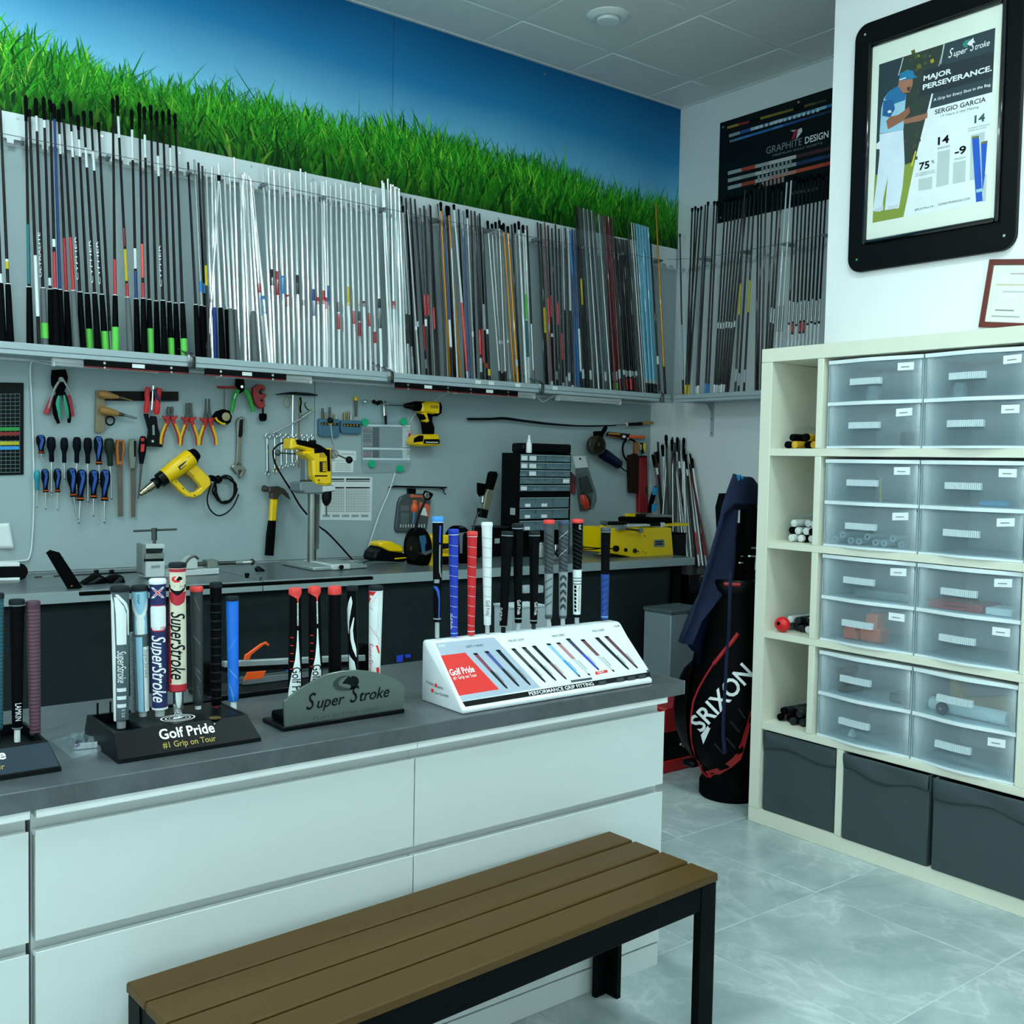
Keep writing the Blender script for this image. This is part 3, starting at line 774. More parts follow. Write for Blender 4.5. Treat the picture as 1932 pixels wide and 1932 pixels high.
# ---- wrapped grips in the open narrow compartments
GR_W = M('white grip rubber', '#d9dfdc', 0.6, bump=0.1)
def wrapped(k, rows, label, group, mats, seed):
    rn = random.Random(seed); zb = SZ[k][1] + 0.0006
    n = 0
    for r in range(rows):
        for c in range(5 - r):
            y = 2.468 - c * 0.034 - r * 0.016; z = zb + 0.0150 + r * 0.0275
            x = KX + 0.05 + rn.uniform(0, 0.06)
            t = thing('wrapped_grip', label, 'grip', (x, y, z - 0.0145), group)
            a = mats[rn.randrange(len(mats))]; b = mats[rn.randrange(len(mats))]
            MB().lathe((x, y, z), (x + 0.2, y, z), [(0, 0.009), (0.01, 0.0135), (0.05, 0.014), (0.5, 0.0125), (1, 0.010)], 12).build('body', a, t)
            MB().lathe((x + 0.015, y, z), (x + 0.08, y, z), [(0, 0.01425), (1, 0.0137)], 12, cap=False).build('band', b, t)
            n += 1
    m = MB(); rw = []
    top = zb + 0.032 + rows * 0.026
    for i in range(9):
        rr = []
        for j in range(11):
            u = i / 8; v = j / 10
            rr.append((KX + 0.035 + u * 0.24, 2.488 - v * 0.18, zb + 0.004 + (top - zb) * (math.sin(PI * v) ** 0.5) * (0.75 + 0.25 * rn.random())))
        rw.append(rr)
    m.sheet(rw)
    tag(m.build('plastic_wrap', CLEAR, smooth=0), 'crumpled clear plastic over the ' + group, 'wrap')
wrapped(3, 2, 'black and white golf grip packed in the upper open cube', 'wrapped grips in the upper open cube', [BLACK_MATT, BLACK_MATT, GR_W, M('yellow grip end', '#d8a81e', 0.5)], 1)
wrapped(2, 3, 'black and white golf grip packed in the second open cube', 'wrapped grips in the second open cube', [BLACK_MATT, GR_W, GR_W, MID_GREY], 2)
wrapped(0, 2, 'dark golf grip packed in the lowest open cube', 'wrapped grips in the lowest open cube', [BLACK_MATT, BLACK_MATT, DARK_GREY, M('pinkish grip', '#8e6a68', 0.6)], 4)
wrapped(1, 2, 'black and grey golf grip packed beside the red one', 'wrapped grips in the third open cube', [BLACK_MATT, GR_W, MID_GREY, DARK_GREY], 3)
t = thing('red_headcover', 'red rounded wrapped head lying at the front of the third open cube', 'cover', (KX + 0.05, 2.44, SZ[1][1] + 0.0006))
z = SZ[1][1] + 0.030
MB().ball((KX + 0.033, 2.445, z), 0.029, 18, sz=(0.8, 1.1, 1)).build('body', M('bright red', '#e0141c', 0.35), t)
MB().rod((KX + 0.0085, 2.445, z + 0.005), (KX + 0.0145, 2.445, z + 0.005), 0.007).build('badge', BLACK, t)
# ================================================================ SHAFT RACKS
ORD = 'first second third fourth fifth sixth seventh eighth ninth tenth eleventh twelfth thirteenth fourteenth fifteenth sixteenth seventeenth eighteenth nineteenth twentieth twenty-first twenty-second twenty-third twenty-fourth twenty-fifth twenty-sixth twenty-seventh twenty-eighth twenty-ninth thirtieth thirty-first thirty-second'.split()
LY, LX = 4.184, 4.464             # fronts of the two ledges
LEDGE = M('grey painted ledge', '#a9b9bd', 0.4, nz=0.03)
lz0, lz1 = 1.737, 1.781
t = thing('shaft_ledge', 'long grey ledge with a raised lip under the shafts on the mural wall', 'shelf', (2, WALL_Y, lz0))
MB().box((-0.6, LY + 0.012, lz0 + 0.002), (LX - 0.006, WALL_Y - 0.001, lz0 + 0.014)).build('shelf', LEDGE, t)
MB().box((-0.6, LY, lz0 + 0.0185), (LX - 0.03, LY + 0.0115, lz1), 0.0015).build('lip', LEDGE, t)
MB().box((-0.6, LY + 0.003, lz0), (LX - 0.03, LY + 0.0115, lz0 + 0.018), 0.0015).build('lower_lip', LEDGE, t)
for px in (361, 737, 1022, 1250):
    c = ony(px, 690, LY).x
    w = 0.016
    rows = [[(c - w - 0.02 * (1 - s), y, z), (c + w - 0.02 * (1 - s), y, z)] for s, y, z in ((0, WALL_Y - 0.003, 1.838), (0.1, 4.33, 1.835), (0.35, 4.26, 1.815), (0.7, 4.205, 1.797), (0.9, LY - 0.002, 1.783), (1, LY - 0.0045, 1.775), (1, LY - 0.0045, 1.730))]
    MB().sheet(rows).build('strap', M('spring steel strap', '#8b9090', 0.25, 0.9), t, solidify=0.002)
for px in (902, 927, 977, 1047):
    q = ony(px, 722 + (px - 902) * 0.08, LY)
    flat('sticker', [(q.x - 0.017, LY - 0.0003, lz1 - 0.006), (q.x + 0.017, LY - 0.0003, lz1 - 0.006), (q.x + 0.017, LY - 0.0003, lz0 + 0.020), (q.x - 0.017, LY - 0.0003, lz0 + 0.020)], STICK, t)
t = thing('shaft_ledge', 'short grey ledge under the shafts on the right-hand wall', 'shelf', (WALL_X, 3.4, lz0))
MB().box((LX + 0.012, 2.57, lz0 + 0.002), (WALL_X - 0.001, WALL_Y - 0.202, lz0 + 0.014)).build('shelf', LEDGE, t)
MB().box((LX, 2.57, lz0 + 0.0185), (LX + 0.0115, WALL_Y - 0.202, lz1), 0.0015).build('lip', LEDGE, t)
MB().box((LX + 0.003, 2.57, lz0), (LX + 0.0115, WALL_Y - 0.202, lz0 + 0.018), 0.0015).build('lower_lip', LEDGE, t)
b = onx(1345, 760, WALL_X)
t = thing('shelf_bracket', 'pale grey angle bracket below the short ledge on the right wall', 'bracket', (WALL_X, b.y, 1.55))
zb = onx(1342, 824, WALL_X).z
MB().box((WALL_X - 0.004, b.y - 0.013, zb), (WALL_X, b.y + 0.013, lz0 - 0.006), 0.001).build('upright', LEDGE, t)
MB().box((LX + 0.02, b.y - 0.013, lz0 - 0.006), (WALL_X - 0.004, b.y + 0.013, lz0 - 0.001), 0.001).build('arm', LEDGE, t)
m = MB(); m.prism([(WALL_X - 0.004, b.y - 0.002, lz0 - 0.006), (WALL_X - 0.05, b.y - 0.002, lz0 - 0.006), (WALL_X - 0.004, b.y - 0.002, lz0 - 0.06)], (0, 0.004, 0)); m.build('gusset', LEDGE, t)
for dz in (0.02, 0.10): MB().rod((WALL_X - 0.0065, b.y, zb + dz), (WALL_X - 0.004, b.y, zb + dz), 0.004).build('screw', DARK_STEEL, t)

RACK = M('white rack rail', '#dde6e8', 0.35, nz=0.02)
def comb(u0, u1, z0, z1):
    pts = [(u0, z1), (u1, z1)]
    u = u1; pts.append((u1, z0))
    while u - 0.062 > u0:
        pts += [(u - 0.024, z0), (u - 0.024, z0 + 0.012), (u - 0.026, z0 + 0.016), (u - 0.060, z0 + 0.016), (u - 0.062, z0 + 0.012), (u - 0.062, z0)]
        u -= 0.062
    pts.append((u0, z0)); return pts
t = thing('shaft_rack', 'long white notched rack rail with a wire, directly below the mural', 'rack', (2, WALL_Y, 2.55))
MB().prism([(u, WALL_Y - 0.034, z) for u, z in comb(-0.6, WALL_X - 0.036, 2.548, 2.664)], (0, 0.004, 0), 0.0006).build('rail', RACK, t)
MB().box((-0.6, WALL_Y - 0.030, 2.652), (WALL_X - 0.036, WALL_Y, 2.664)).build('rail_top', RACK, t)
WIRE_Y = 4.272
for px, py in ((42, 262), (205, 292), (358, 322), (500, 346), (612, 371), (726, 393), (828, 413), (926, 433), (1016, 451), (1100, 466), (1174, 478), (1248, 491)):
    q = ony(px, py, WIRE_Y)
    MB().prism([(q.x - 0.004, WIRE_Y - 0.006, q.z + 0.004), (q.x - 0.004, WIRE_Y - 0.006, q.z - 0.008), (q.x + 0.012, WALL_Y - 0.0342, q.z - 0.006), (q.x + 0.012, WALL_Y - 0.0342, q.z + 0.016)], (0.012, 0, 0), 0.001).build('arm', M('grey arm', '#7b868a', 0.4, 0.4), t)
pts = [ony(px, py, WIRE_Y) for px, py in ((-60, 239), (0, 251), (207, 291), (360, 321), (500, 346), (720, 392), (930, 434), (1100, 465), (1248, 490))]
MB().tube(pts, 0.0013, 6).build('wire', DARK_STEEL, t)
for px, py in ((33, 223), (192, 257), (339, 289), (474, 314), (590, 339), (704, 362), (940, 412)):
    q = ony(px, py, WALL_Y - 0.034)
    MB().rod(q, q + V((0, -0.003, 0)), 0.005).build('screw', STEEL, t)
t = thing('shaft_rack', 'short white notched rack rail with a wire on the right-hand wall', 'rack', (WALL_X, 3.4, 2.3))
WX = 4.552
rz0 = onx(1330, 500, WALL_X - 0.034).z
MB().prism([(WALL_X - 0.034, u, z) for u, z in comb(2.6, WALL_Y - 0.04, rz0 - 0.02, rz0 + 0.012)], (0.034, 0, 0), 0.0006).build('rail', RACK, t)
pts = [onx(px, py, WX) for px, py in ((1256, 490), (1322, 487), (1400, 474), (1480, 459), (1570, 440))]
MB().tube(pts, 0.0013, 6).build('wire', DARK_STEEL, t)
for px, py in ((1322, 488), (1397, 474), (1478, 460), (1553, 443)):
    q = onx(px, py, WX)
    MB().prism([(WX - 0.006, q.y - 0.004, q.z + 0.004), (WX - 0.006, q.y - 0.004, q.z - 0.008), (WALL_X - 0.0342, q.y - 0.014, q.z - 0.010), (WALL_X - 0.0342, q.y - 0.014, q.z + 0.012)], (0, 0.012, 0), 0.001).build('arm', M('grey arm', '#7b868a', 0.4, 0.4), t)

# ---------------------------------------------------------------- single shafts
SH_BLACK = M('black graphite shaft', '#08090b', 0.3, nz=0.3, coat=0.12, spec=0.3)
SH_GREY = M('dark grey graphite shaft', '#1c2124', 0.3, nz=0.2, coat=0.12)
SH_STEEL = M('stepped chrome steel shaft', '#f6f8f8', 0.2, 0.8, nz=0.02)
SH_SILVER = M('satin silver shaft', '#a8adad', 0.3, 0.8, nz=0.08)
SH_GOLD = M('gold orange shaft', '#c88412', 0.25, 0.35, nz=0.08, coat=0.4)
SH_WHITE = M('white painted shaft', '#dfe6e8', 0.3, nz=0.03, coat=0.3)
SH_LBLUE = M('light blue shaft', '#6fb7d2', 0.3, nz=0.06, coat=0.3)
SH_BLUE = M('bright blue shaft', '#1580c8', 0.3, nz=0.06, coat=0.3)
SH_NAVY = M('navy blue shaft', '#123a78', 0.3, nz=0.1, coat=0.3)
SH_RED = M('red shaft paint', '#b71d26', 0.3, nz=0.08, coat=0.3)
SH_MAROON = M('dark red shaft', '#5c1119', 0.3, nz=0.15, coat=0.3)
SH_TEAL = M('teal shaft paint', '#1f6d78', 0.3, nz=0.1)
LIME = M('lime green tape', '#62cf4e', 0.5)
YEL = M('yellow print', '#c9b428', 0.5)
SALMON = M('salmon red shaft', '#e0524a', 0.3)
G_BLK = M('black grip rubber', '#07090a', 0.7, nz=0.2, bump=0.25, bs=350)
G_GRY = M('grey patterned grip rubber', '#5d6567', 0.7, nz=0.4, ns=250, bump=0.25, bs=350)
G_BLU = M('blue grip rubber', '#153f9c', 0.6, bump=0.2, bs=350)
LOOK = {'k': (SH_BLACK, 'black shaft'), 'y': (SH_GREY, 'dark grey shaft'), 's': (SH_STEEL, 'chrome steel shaft'), 'v': (SH_SILVER, 'silver shaft'), 'o': (SH_GOLD, 'gold shaft'),
        'w': (SH_WHITE, 'white shaft'), 'l': (SH_LBLUE, 'light blue shaft'), 'b': (SH_BLUE, 'bright blue shaft'), 'n': (SH_NAVY, 'navy shaft'), 'm': (SH_MAROON, 'dark red shaft')}
BAND = {'r': (SH_RED, 'red'), 'w': (SH_WHITE, 'white'), 'g': (LIME, 'lime green'), 'b': (SH_BLUE, 'blue'), 'n': (SH_NAVY, 'navy'), 'y': (YEL, 'yellow'), 't': (SH_TEAL, 'teal'), 'k': (SH_BLACK, 'black'), 's': (SH_SILVER, 'silver'), 'm': (SH_MAROON, 'dark red'), 'p': (SALMON, 'salmon red'), 'o': (ORANGE, 'orange'), 'l': (M('grey paper tag', '#a9b6b8', 0.6), 'pale')}
GRIP = {'K': (G_BLK, 'black grip'), 'G': (G_GRY, 'grey grip'), 'B': (G_BLU, 'blue grip')}
def shaft(p0, p1, kind, bands, grip, cap, label, group, word=None, side=V((0, -1, 0)), rs=1.0, glen=0.255):
    mt, look = LOOK[kind]
    p0 = V(p0); p1 = V(p1); L = (p1 - p0).length; a = (p1 - p0) / L
    t = thing('golf_shaft', label, 'shaft', p0, group)
    thick = kind in 'sv'
    r0, r1 = (0.0072, 0.0052) if kind == 's' else ((0.0056, 0.0042) if kind == 'v' else (0.0066, 0.0045))
    r0 *= rs; r1 *= rs
    pr = []
    if kind == 's':
        n = 7
        for i in range(n):
            r = lerp(r0, r1, i / (n - 1)); ta = 0.30 + 0.56 * i / n if i else 0
            tb = 0.30 + 0.56 * (i + 1) / n if i < n - 1 else 1
            pr += [(ta, r), (tb - 0.002, r)]
    else: pr = [(0, r0), (0.5, lerp(r0, r1, 0.5)), (1, r1)]
    MB().lathe(p0, p1, pr, 9).build('shaft', mt, t, smooth=30)
    rad = lambda s: lerp(r0, r1, s)
    if cap: MB().lathe(p0 + a * (L * (1 - cap)), p1 + a * 0.002, [(0, r1 * 1.35), (0.5, r1 * 1.5), (0.62, r1 * 1.8), (0.9, r1 * 1.6), (1, r1 * 0.6)], 8).build('tip_cap', G_BLK, t)
    for k, s0, s1 in bands:
        R_ = (lambda s: .0146) if grip and s1 < glen / L else (lambda s: rad(s) * 1.12)
        MB().lathe(p0 + a * (L * s0), p0 + a * (L * s1), [(0, R_(s0)), (1, R_(s1))], 10).build('band', BAND[k][0], t)
    if grip:
        gm = GRIP[grip][0]; s1 = glen / L
        MB().lathe(p0 + a * 0.001, p0 + a * glen, [(0, 0.0115), (0.012, 0.0138), (0.05, 0.0138), (0.5, 0.0122), (0.97, 0.0098), (1, 0.0075)], 12).build('grip', gm, t)
        MB().lathe(p0 + a * (glen - 0.004), p0 + a * (glen - 0.001), [(0, 0.0102), (1, 0.0102)], 12).build('grip_ring', SH_WHITE, t)
    if word:
        s = 0.30; base = p0 + a * (L * s) + side * (rad(s) * 1.05) + a.cross(side) * -0.0045
        up = side.cross(a)
        text(word, base + up * -0.0, a, up * 1.0, WHITE_INK, t, h=0.0085, width=0.17)
    return t
def describe(kind, bands, grip):
    s = LOOK[kind][1]
    if bands:
        b = sorted(bands, key=lambda q: -(q[2] - q[1]))[0]
        nm = BAND[b[0]][1]
        s += ' with %s %s' % (nm, 'section' if b[2] - b[1] > 0.1 else 'tag')
        if grip: s += ', ' + GRIP[grip][1]
    elif grip: s += ' with ' + GRIP[grip][1]
    return s
def group_w1(rows, where, group, f=lambda x, y: (x, y), ytop_plane=4.322):
    """rows: (top x, top y, foot x, kind, bands, grip, cap, word) in picture pixels, left to right"""
    for i, r in enumerate(rows):
        xt, yt, xb, kind = r[:4]; bands = r[4] if len(r) > 4 else (); grip = r[5] if len(r) > 5 else None
        cap = r[6] if len(r) > 6 else 0; word = r[7] if len(r) > 7 else None
        xt, yt = f(xt, yt); xb = f(xb, 0)[0]
        foot_y = 4.232 + 0.022 * (i % 3)
        q0 = ony(xb, 655 + xb * 0.073, foot_y); q0.z = lz0 + 0.0145 + (0.0 if not grip else 0.0)
        q1 = ony(xt, yt, ytop_plane - (0.012 if i % 2 else 0))
        shaft(q0, q1, kind, bands, grip, cap, '%s, %s from left %s' % (describe(kind, bands, grip), ORD[i], where), group, word)
c2 = lambda x, y: (x / 3.715, 180 + y / 3.715)
K, G, B = 'K', 'G', 'B'
group_w1([(-40, 120, 22, 'k', (('w', .27, .32),), K), (2, 90, 76, 'k', (('y', .34, .37), ('w', .37, .38)), K), (180, 0, 212, 'k', (('t', .27, .5),), K, .10), (205, 100, 276, 'k', (('b', .0, .03), ('w', .15, .40)), None, .03),
  (250, 20, 318, 'k', (('g', .06, .12), ('w', .87, .93)), G, .07, 'ULTRALITE'), (305, 10, 368, 'k', (('w', .27, .30), ('w', .88, .91)), K, .09), (350, 30, 400, 'k', (('r', .26, .40), ('w', .42, .45)), K, .05), (378, 60, 435, 'n', (), K, .06),
  (410, 100, 485, 'k', (('r', .26, .48), ('w', .82, .90)), K, .05), (440, 60, 541, 'k', (('r', .26, .47),), G, .06), (490, 40, 583, 'k', (('w', .78, .88),), K, .06, 'CYPHER'), (545, 140, 635, 'k', (('w', .83, .90), ('g', .0, .12)), K, .06),
  (585, 110, 690, 'k', (('w', .77, .85),), K, .06, 'CYPHER'), (635, 110, 742, 'k', (('w', .76, .84), ('g', 0, .11)), K, .06, 'CYPHER'), (690, 190, 780, 'k', (('s', 0, .12),), None, .04), (790, 20, 812, 'k', (('r', .24, .38), ('g', .01, .12)), K, .06),
  (820, 0, 917, 'k', (('y', .30, .42), ('r', .24, .29), ('m', .43, .5), ('w', .84, .92)), G, .07), (922, 100, 966, 'k', (('n', .24, .36), ('w', .37, .45), ('w', .80, .92)), K, .08), (975, 50, 1013, 'k', (('r', .24, .30), ('p', .32, .45)), K, .10),
  (1010, 80, 1056, 'k', (('w', .80, .89), ('g', .03, .13)), K, .05), (1055, 70, 1107, 'k', (), K, .06), (1097, 110, 1156, 'k', (('w', .74, .82),), K, .06, 'CYPHER'), (1140, 110, 1202, 'k', (('g', 0, .10),), K, .05), (1183, 100, 1246, 'k', (('w', .76, .85),), K, .06), (1226, 130, 1296, 'k', (('g', 0, .10),), K, .06)],
  'in the leftmost group', 'dark shafts with grips in the leftmost group', c2)
c3 = lambda x, y: (340 + x / 4.2, 280 + y / 4.2)
group_w1([(62, 110, 150, 'k', (), K), (112, 90, 190, 'v', (('b', .36, .41),), K), (145, 115, 215, 'k', (('b', .36, .41),), K), (175, 140, 232, 'y', (('y', .4, .5),), None), (205, 160, 258, 's', (), None), (250, 150, 275, 's', (), B), (268, 145, 340, 's', (), K), (308, 215, 212, 's', (('k', .33, .35),), None, .03),
  (300, 115, 395, 's', (), K), (350, 195, 420, 's', (), G), (388, 195, 455, 's', (), G), (425, 70, 470, 's', (), None), (478, 255, 520, 's', (), None), (495, 210, 548, 's', (), None), (508, 195, 575, 's', (), None), (525, 210, 600, 's', (), G), (542, 215, 640, 's', (), None), (555, 240, 680, 's', (('r', .41, .46),), None), (572, 280, 712, 's', (('b', .30, .40),), None)],
  'in the leaning steel group', 'steel shafts leaning left of centre on the long rack', c3)
rt = random.Random(11)
xs_ = [655, 697, 740, 785, 822, 865, 908, 952, 992, 1038, 1072]; yt_ = [145, 150, 170, 160, 200, 195, 240, 160, 185, 270, 265]
tg = [(), (('k', .42, .50),), (('r', .38, .50),), (('b', .35, .47),), (('r', .33, .39),), (), (('k', .40, .50),), (('m', .33, .36),), (), (('n', .30, .44),), (('r', .36, .40),)]
group_w1([(x, y, 700 + (x - 655) * 0.93 + (20 if i == 0 else 0) + 12, 's', tg[i], None) for i, (x, y) in enumerate(zip(xs_, yt_))], 'in the second steel group', 'steel shafts in the second group on the long rack', c3)
xs_ = [1120, 1138, 1155, 1190, 1232, 1272, 1312, 1350, 1392, 1430, 1468, 1508, 1550]; yt_ = [255, 260, 250, 290, 270, 285, 270, 310, 310, 270, 305, 320, 360]
tg = [(('r', .36, .43),), (('r', .34, .40),), (('b', .36, .46),), (), (('r', .24, .32), ('k', .33, .38)), (), (('y', .36, .46),), (('r', .28, .35),), (('r', .22, .29), ('k', .30, .35)), (('m', .36, .39),), (('r', .27, .34),), (('r', .19, .25),), (('k', .27, .43),)]
group_w1([(x, y, 1145 + (x - 1120) * 1.05, 's', tg[i], None) for i, (x, y) in enumerate(zip(xs_, yt_))], 'in the third steel group', 'steel shafts in the third group on the long rack', c3)
c4 = lambda x, y: (700 + x / 4.39, 320 + y / 4.39)
group_w1([(92, 90, 165, 's'), (105, 110, 185, 's'), (140, 75, 150, 's'), (165, 120, 205, 's', (('r', .36, .40),)), (182, 125, 222, 's'), (200, 140, 240, 's'), (215, 145, 262, 's'), (232, 155, 290, 's')], 'in the bagged steel bundle', 'steel shafts in the bagged bundle', c4)
group_w1([(248, 220, 320, 'v', (('l', .10, .16), ('k', .2, .36)), None, .05), (262, 300, 352, 'v', (('l', .08, .14), ('k', .2, .38)), None, .04), (288, 235, 370, 'k', (('k', .05, .1),), None), (305, 330, 405, 'v', (('w', .30, .32),), None), (325, 235, 412, 'k', (('w', .30, .33),)), (362, 245, 470, 'k', (('r', .18, .32), ('l', .08, .13))), (405, 320, 480, 'y', (('r', .38, .5), ('w', .32, .36))),
  (438, 300, 500, 'k', (('r', .38, .50),)), (455, 330, 530, 'v', (('l', .02, .05),), None), (482, 290, 545, 'k', (('r', .30, .42),)), (492, 300, 570, 'y')], 'right of the bag', 'black shafts right of the bagged bundle', c4)
group_w1([(550, 285, 625, 'y'), (576, 270, 655, 'o', (), None, .05), (592, 350, 640, 'v', (('l', .0, .03),), None), (600, 380, 680, 'n', (('w', .22, .38), ('k', .0, .21)), None), (625, 300, 700, 'k', (('k', .1, .2),), None, .06), (640, 305, 745, 'o', (), None, .05), (652, 310, 720, 'v'), (685, 290, 808, 'w', (('p', .08, .46),), None, .03), (725, 330, 790, 'k', (('n', .25, .5), ('w', .33, .37))), (758, 345, 820, 'n'), (795, 330, 862, 'v', (('w', .28, .31),), None, .05),
  (828, 340, 872, 'k', (('l', .0, .05),)), (858, 345, 918, 'k', (('r', .18, .32), ('l', .08, .16))), (880, 380, 938, 'y', (('r', .14, .34),), None), (898, 365, 965, 'k', (('w', .33, .48), ('o', .11, .14)), None), (925, 480, 985, 'k', (('w', .33, .36), ('y', .07, .11)), None)], 'in the gold pair group', 'mixed shafts around the first gold pair', c4)
group_w1([(965, 425, 1075, 'v', (('k', 0, .10),), None, .05), (1000, 450, 1092, 'v', (('w', .27, .29), ('k', 0, .09)), None, .04), (1030, 435, 1108, 'v', (('w', .27, .29), ('k', 0, .1)), None, .04), (1062, 420, 1120, 'v', (('k', 0, .1),), None, .05), (1078, 460, 1155, 'v', (('w', .28, .30), ('l', .06, .1)), None, .03), (1096, 445, 1192, 'o', (('l', .0, .04),), None, .05), (1132, 470, 1222, 'o', (('l', .14, .18),), None, .04),
  (1163, 455, 1240, 'k'), (1190, 445, 1262, 'v', (('l', .03, .07),), None, .06), (1222, 430, 1290, 'w', (('l', .0, .03),), None, .05), (1258, 460, 1312, 'w', (('t', .2, .42), ('g', .43, .58)), None, .05), (1278, 500, 1330, 'w', (), None), (1292, 465, 1352, 'k', (('s', .0, .4), ('k', 0, .12)), None)], 'beside thin silver shafts', 'mixed shafts around the second gold pair', c4)
c5 = lambda x, y: (1000 + x / 4.6, 360 + y / 4.6)
group_w1([(65, 275, 135, 'k'), (88, 285, 155, 'k', (('y', .35, .5),)), (98, 290, 165, 'v', (('y', .3, .5),)), (125, 275, 195, 'm', (('l', .02, .06), ('r', .4, .55)), None), (155, 300, 210, 'k', (('r', .45, .58), ('w', .33, .35))), (188, 325, 240, 'k', (('l', .08, .13),)), (220, 295, 262, 'k', (('r', .40, .53),)), (250, 330, 290, 'k', (('r', .2, .36), ('l', .02, .06))), (282, 310, 322, 'v', (('k', .1, .5),)), (305, 320, 345, 'y', (('l', .07, .12),)), (330, 325, 372, 'w', (('k', .05, .5), ('l', .12, .18))), (345, 345, 432, 'b', (), None), (365, 335, 400, 'n'), (385, 345, 452, 'n', (('w', .14, .40), ('k', 0, .13)), None)],
  'in the bright blue group', 'mixed shafts left of the bagged dark bundle', c5)
group_w1([(395 + 17 * i, 130 + 5 * i + 9 * (i % 2), 470 + 22 * i, ('k', 'k', 'y', 'k', 'v', 'y', 'v', 'k', 'v', 'y')[i], ((('y', .48, .62),) if i == 1 else (('l', .08, .13),) if i % 3 == 0 else ()), None) for i in range(10)], 'in the bagged dark bundle', 'dark shafts in the bagged bundle', c5)
group_w1([(595 + 17 * i, 205 + 4 * i, 705 + 14 * i, ('v', 'y', 'm', 'm', 'm', 'm', 'm', 'y')[i], (('l', .09, .14), ('g', .04, .08)) if i in (2, 4) else (('l', .10, .15), ('m', .2, .6)) if i == 6 else (), None) for i in range(8)], 'in the dark red group', 'dark red shafts near the corner', c5)
group_w1([(740 + 17 * i, 410 + 3 * i, 830 + 18 * i, 'k', (('l', .13, .17), ('r', .05, .12)) if i in (1, 3, 5) else (('l', .14, .17),) if i % 2 == 0 else (), None) for i in range(7)], 'in the plain black group', 'plain black shafts near the corner', c5)
group_w1([(845, 250, 962, 'y'), (880, 275, 985, 'v'), (900, 280, 1005, 'v')] + [(920 + 13 * i, 285 + 4 * i, 1022 + 10 * i, 'l', (('k', 0, .09), ('l', .09, .11)), None) for i in range(9)] + [(1045, 420, 1130, 'k', (('w', .22, .27),), None)], 'in the light blue group', 'light blue shafts by the corner', c5)
q = [(1090, 110, 1178, 'o', (('k', 0, .17),), None)]
group_w1(q, 'beyond the light blue group in the corner', 'single gold shaft', c5)
# right-hand wall
c6 = lambda x, y: (1250 + x / 3.066, 150 + y / 3.066)
def group_w2(rows, where, group):
    for i, r in enumerate(rows):
        xt, yt, xb, kind = r[:4]; bands = r[4] if len(r) > 4 else (); grip = r[5] if len(r) > 5 else None
        xt, yt = c6(xt, yt); xb = c6(xb, 0)[0]
        fx = 4.515 + 0.02 * (i % 3)
        q0 = onx(xb, 745 - (xb - 1268) * 0.06, fx); q0.z = lz0 + 0.0145
        q0.y = max(min(q0.y, 4.16), 2.6)
        q1 = onx(xt, yt, 4.60 - (0.012 if i % 2 else 0)); q1.y = min(q1.y, 4.30)
        shaft(q0, q1, kind, bands, grip, 0.02 if kind == 'k' else 0, '%s, %s from left %s' % (describe(kind, bands, grip), ORD[i], where), group, None, V((-1, 0, 0)))
tag_y, tag_b = (('y', .02, .08),), (('b', .02, .08),)
group_w2([(72, 900, 65, 'k', (('l', .12, .45),)), (172, 745, 92, 'k', tag_y), (190, 735, 112, 'k', tag_y), (206, 745, 130, 'k', tag_y), (225, 735, 148, 'k', tag_y), (248, 725, 195, 'y', (('w', .02, .07),)), (264, 708, 203, 'k', (('w', .02, .07),)), (300, 705, 248, 'k', tag_b), (316, 705, 264, 'k', tag_b)],
         'in first right wall group', 'black shafts in first right wall group')
group_w2([(365 + 21 * i, 690 - 4 * i, 298 + 13 * i, 'k', (('w', .02, .07), ('s', .35, .38)) if i < 5 else (('s', .35, .38),)) for i in range(7)] + [(478, 640, 420, 'y', (('y', .40, .55), ('l', .08, .14))), (510, 640, 438, 'k', (('l', .06, .12),)), (535, 610, 470, 'k', (('y', .40, .55), ('l', .07, .13)))], 'in second right wall group', 'black shafts in the second right wall group')
group_w2([(555, 600, 540, 'k'), (575, 610, 552, 'k'), (600, 615, 570, 'y'), (640, 620, 590, 'k'), (672, 610, 602, 'k', (('s', .35, .42),)), (692, 620, 615, 'k', (('s', .35, .42),)), (720, 595, 640, 'w', (('s', .30, .42),)), (745, 585, 665, 'w', (('s', .30, .42),))], 'in third right wall group', 'shafts in third right wall group')
group_w2([(768 + 23 * i, (560, 570, 575, 570, 555, 560, 545, 560, 535)[i], 715 + 21 * i, 'k', (('w', .0, .32), ('s', .33, .43)) if i not in (1, 3, 4) else (('w', 0, .28), ('r', .29, .33), ('s', .34, .43)), None) for i in range(9)], 'in last right wall group', 'white-footed black shafts on the right wall')

# thin clear sleeves around the bagged bundles
def sleeve(pts_top, pts_bot, label, plane0, plane1):
    m = MB(); rows = []
    for i in range(13):
        s = i / 12; r = []
        for j in range(12):
            th = 2 * PI * j / 12
            a = lerp(pts_bot[0], pts_top[0], s); b = lerp(pts_bot[1], pts_top[1], s)
            c = (a + b) / 2; h = (b - a) / 2
            r.append(c + h * (math.cos(th) * (1.08 + 0.1 * rt.random())) + V((0, 1, 0)) * (math.sin(th) * 0.016 * (1 + 0.5 * rt.random())))
        r.append(r[0]); rows.append(r)
    m.sheet(rows)
    tag(m.build('plastic_sleeve', CLEAR, smooth=0), label, 'sleeve')
def pl(f, x, y, pl_): return ony(*f(x, y), pl_)
sleeve((pl(c4, 84, 150, 4.29), pl(c4, 240, 200, 4.29)), (pl(c4, 150, 1250, 4.26), pl(c4, 285, 1300, 4.26)), 'crumpled clear bag around the steel shaft bundle', 0, 0)
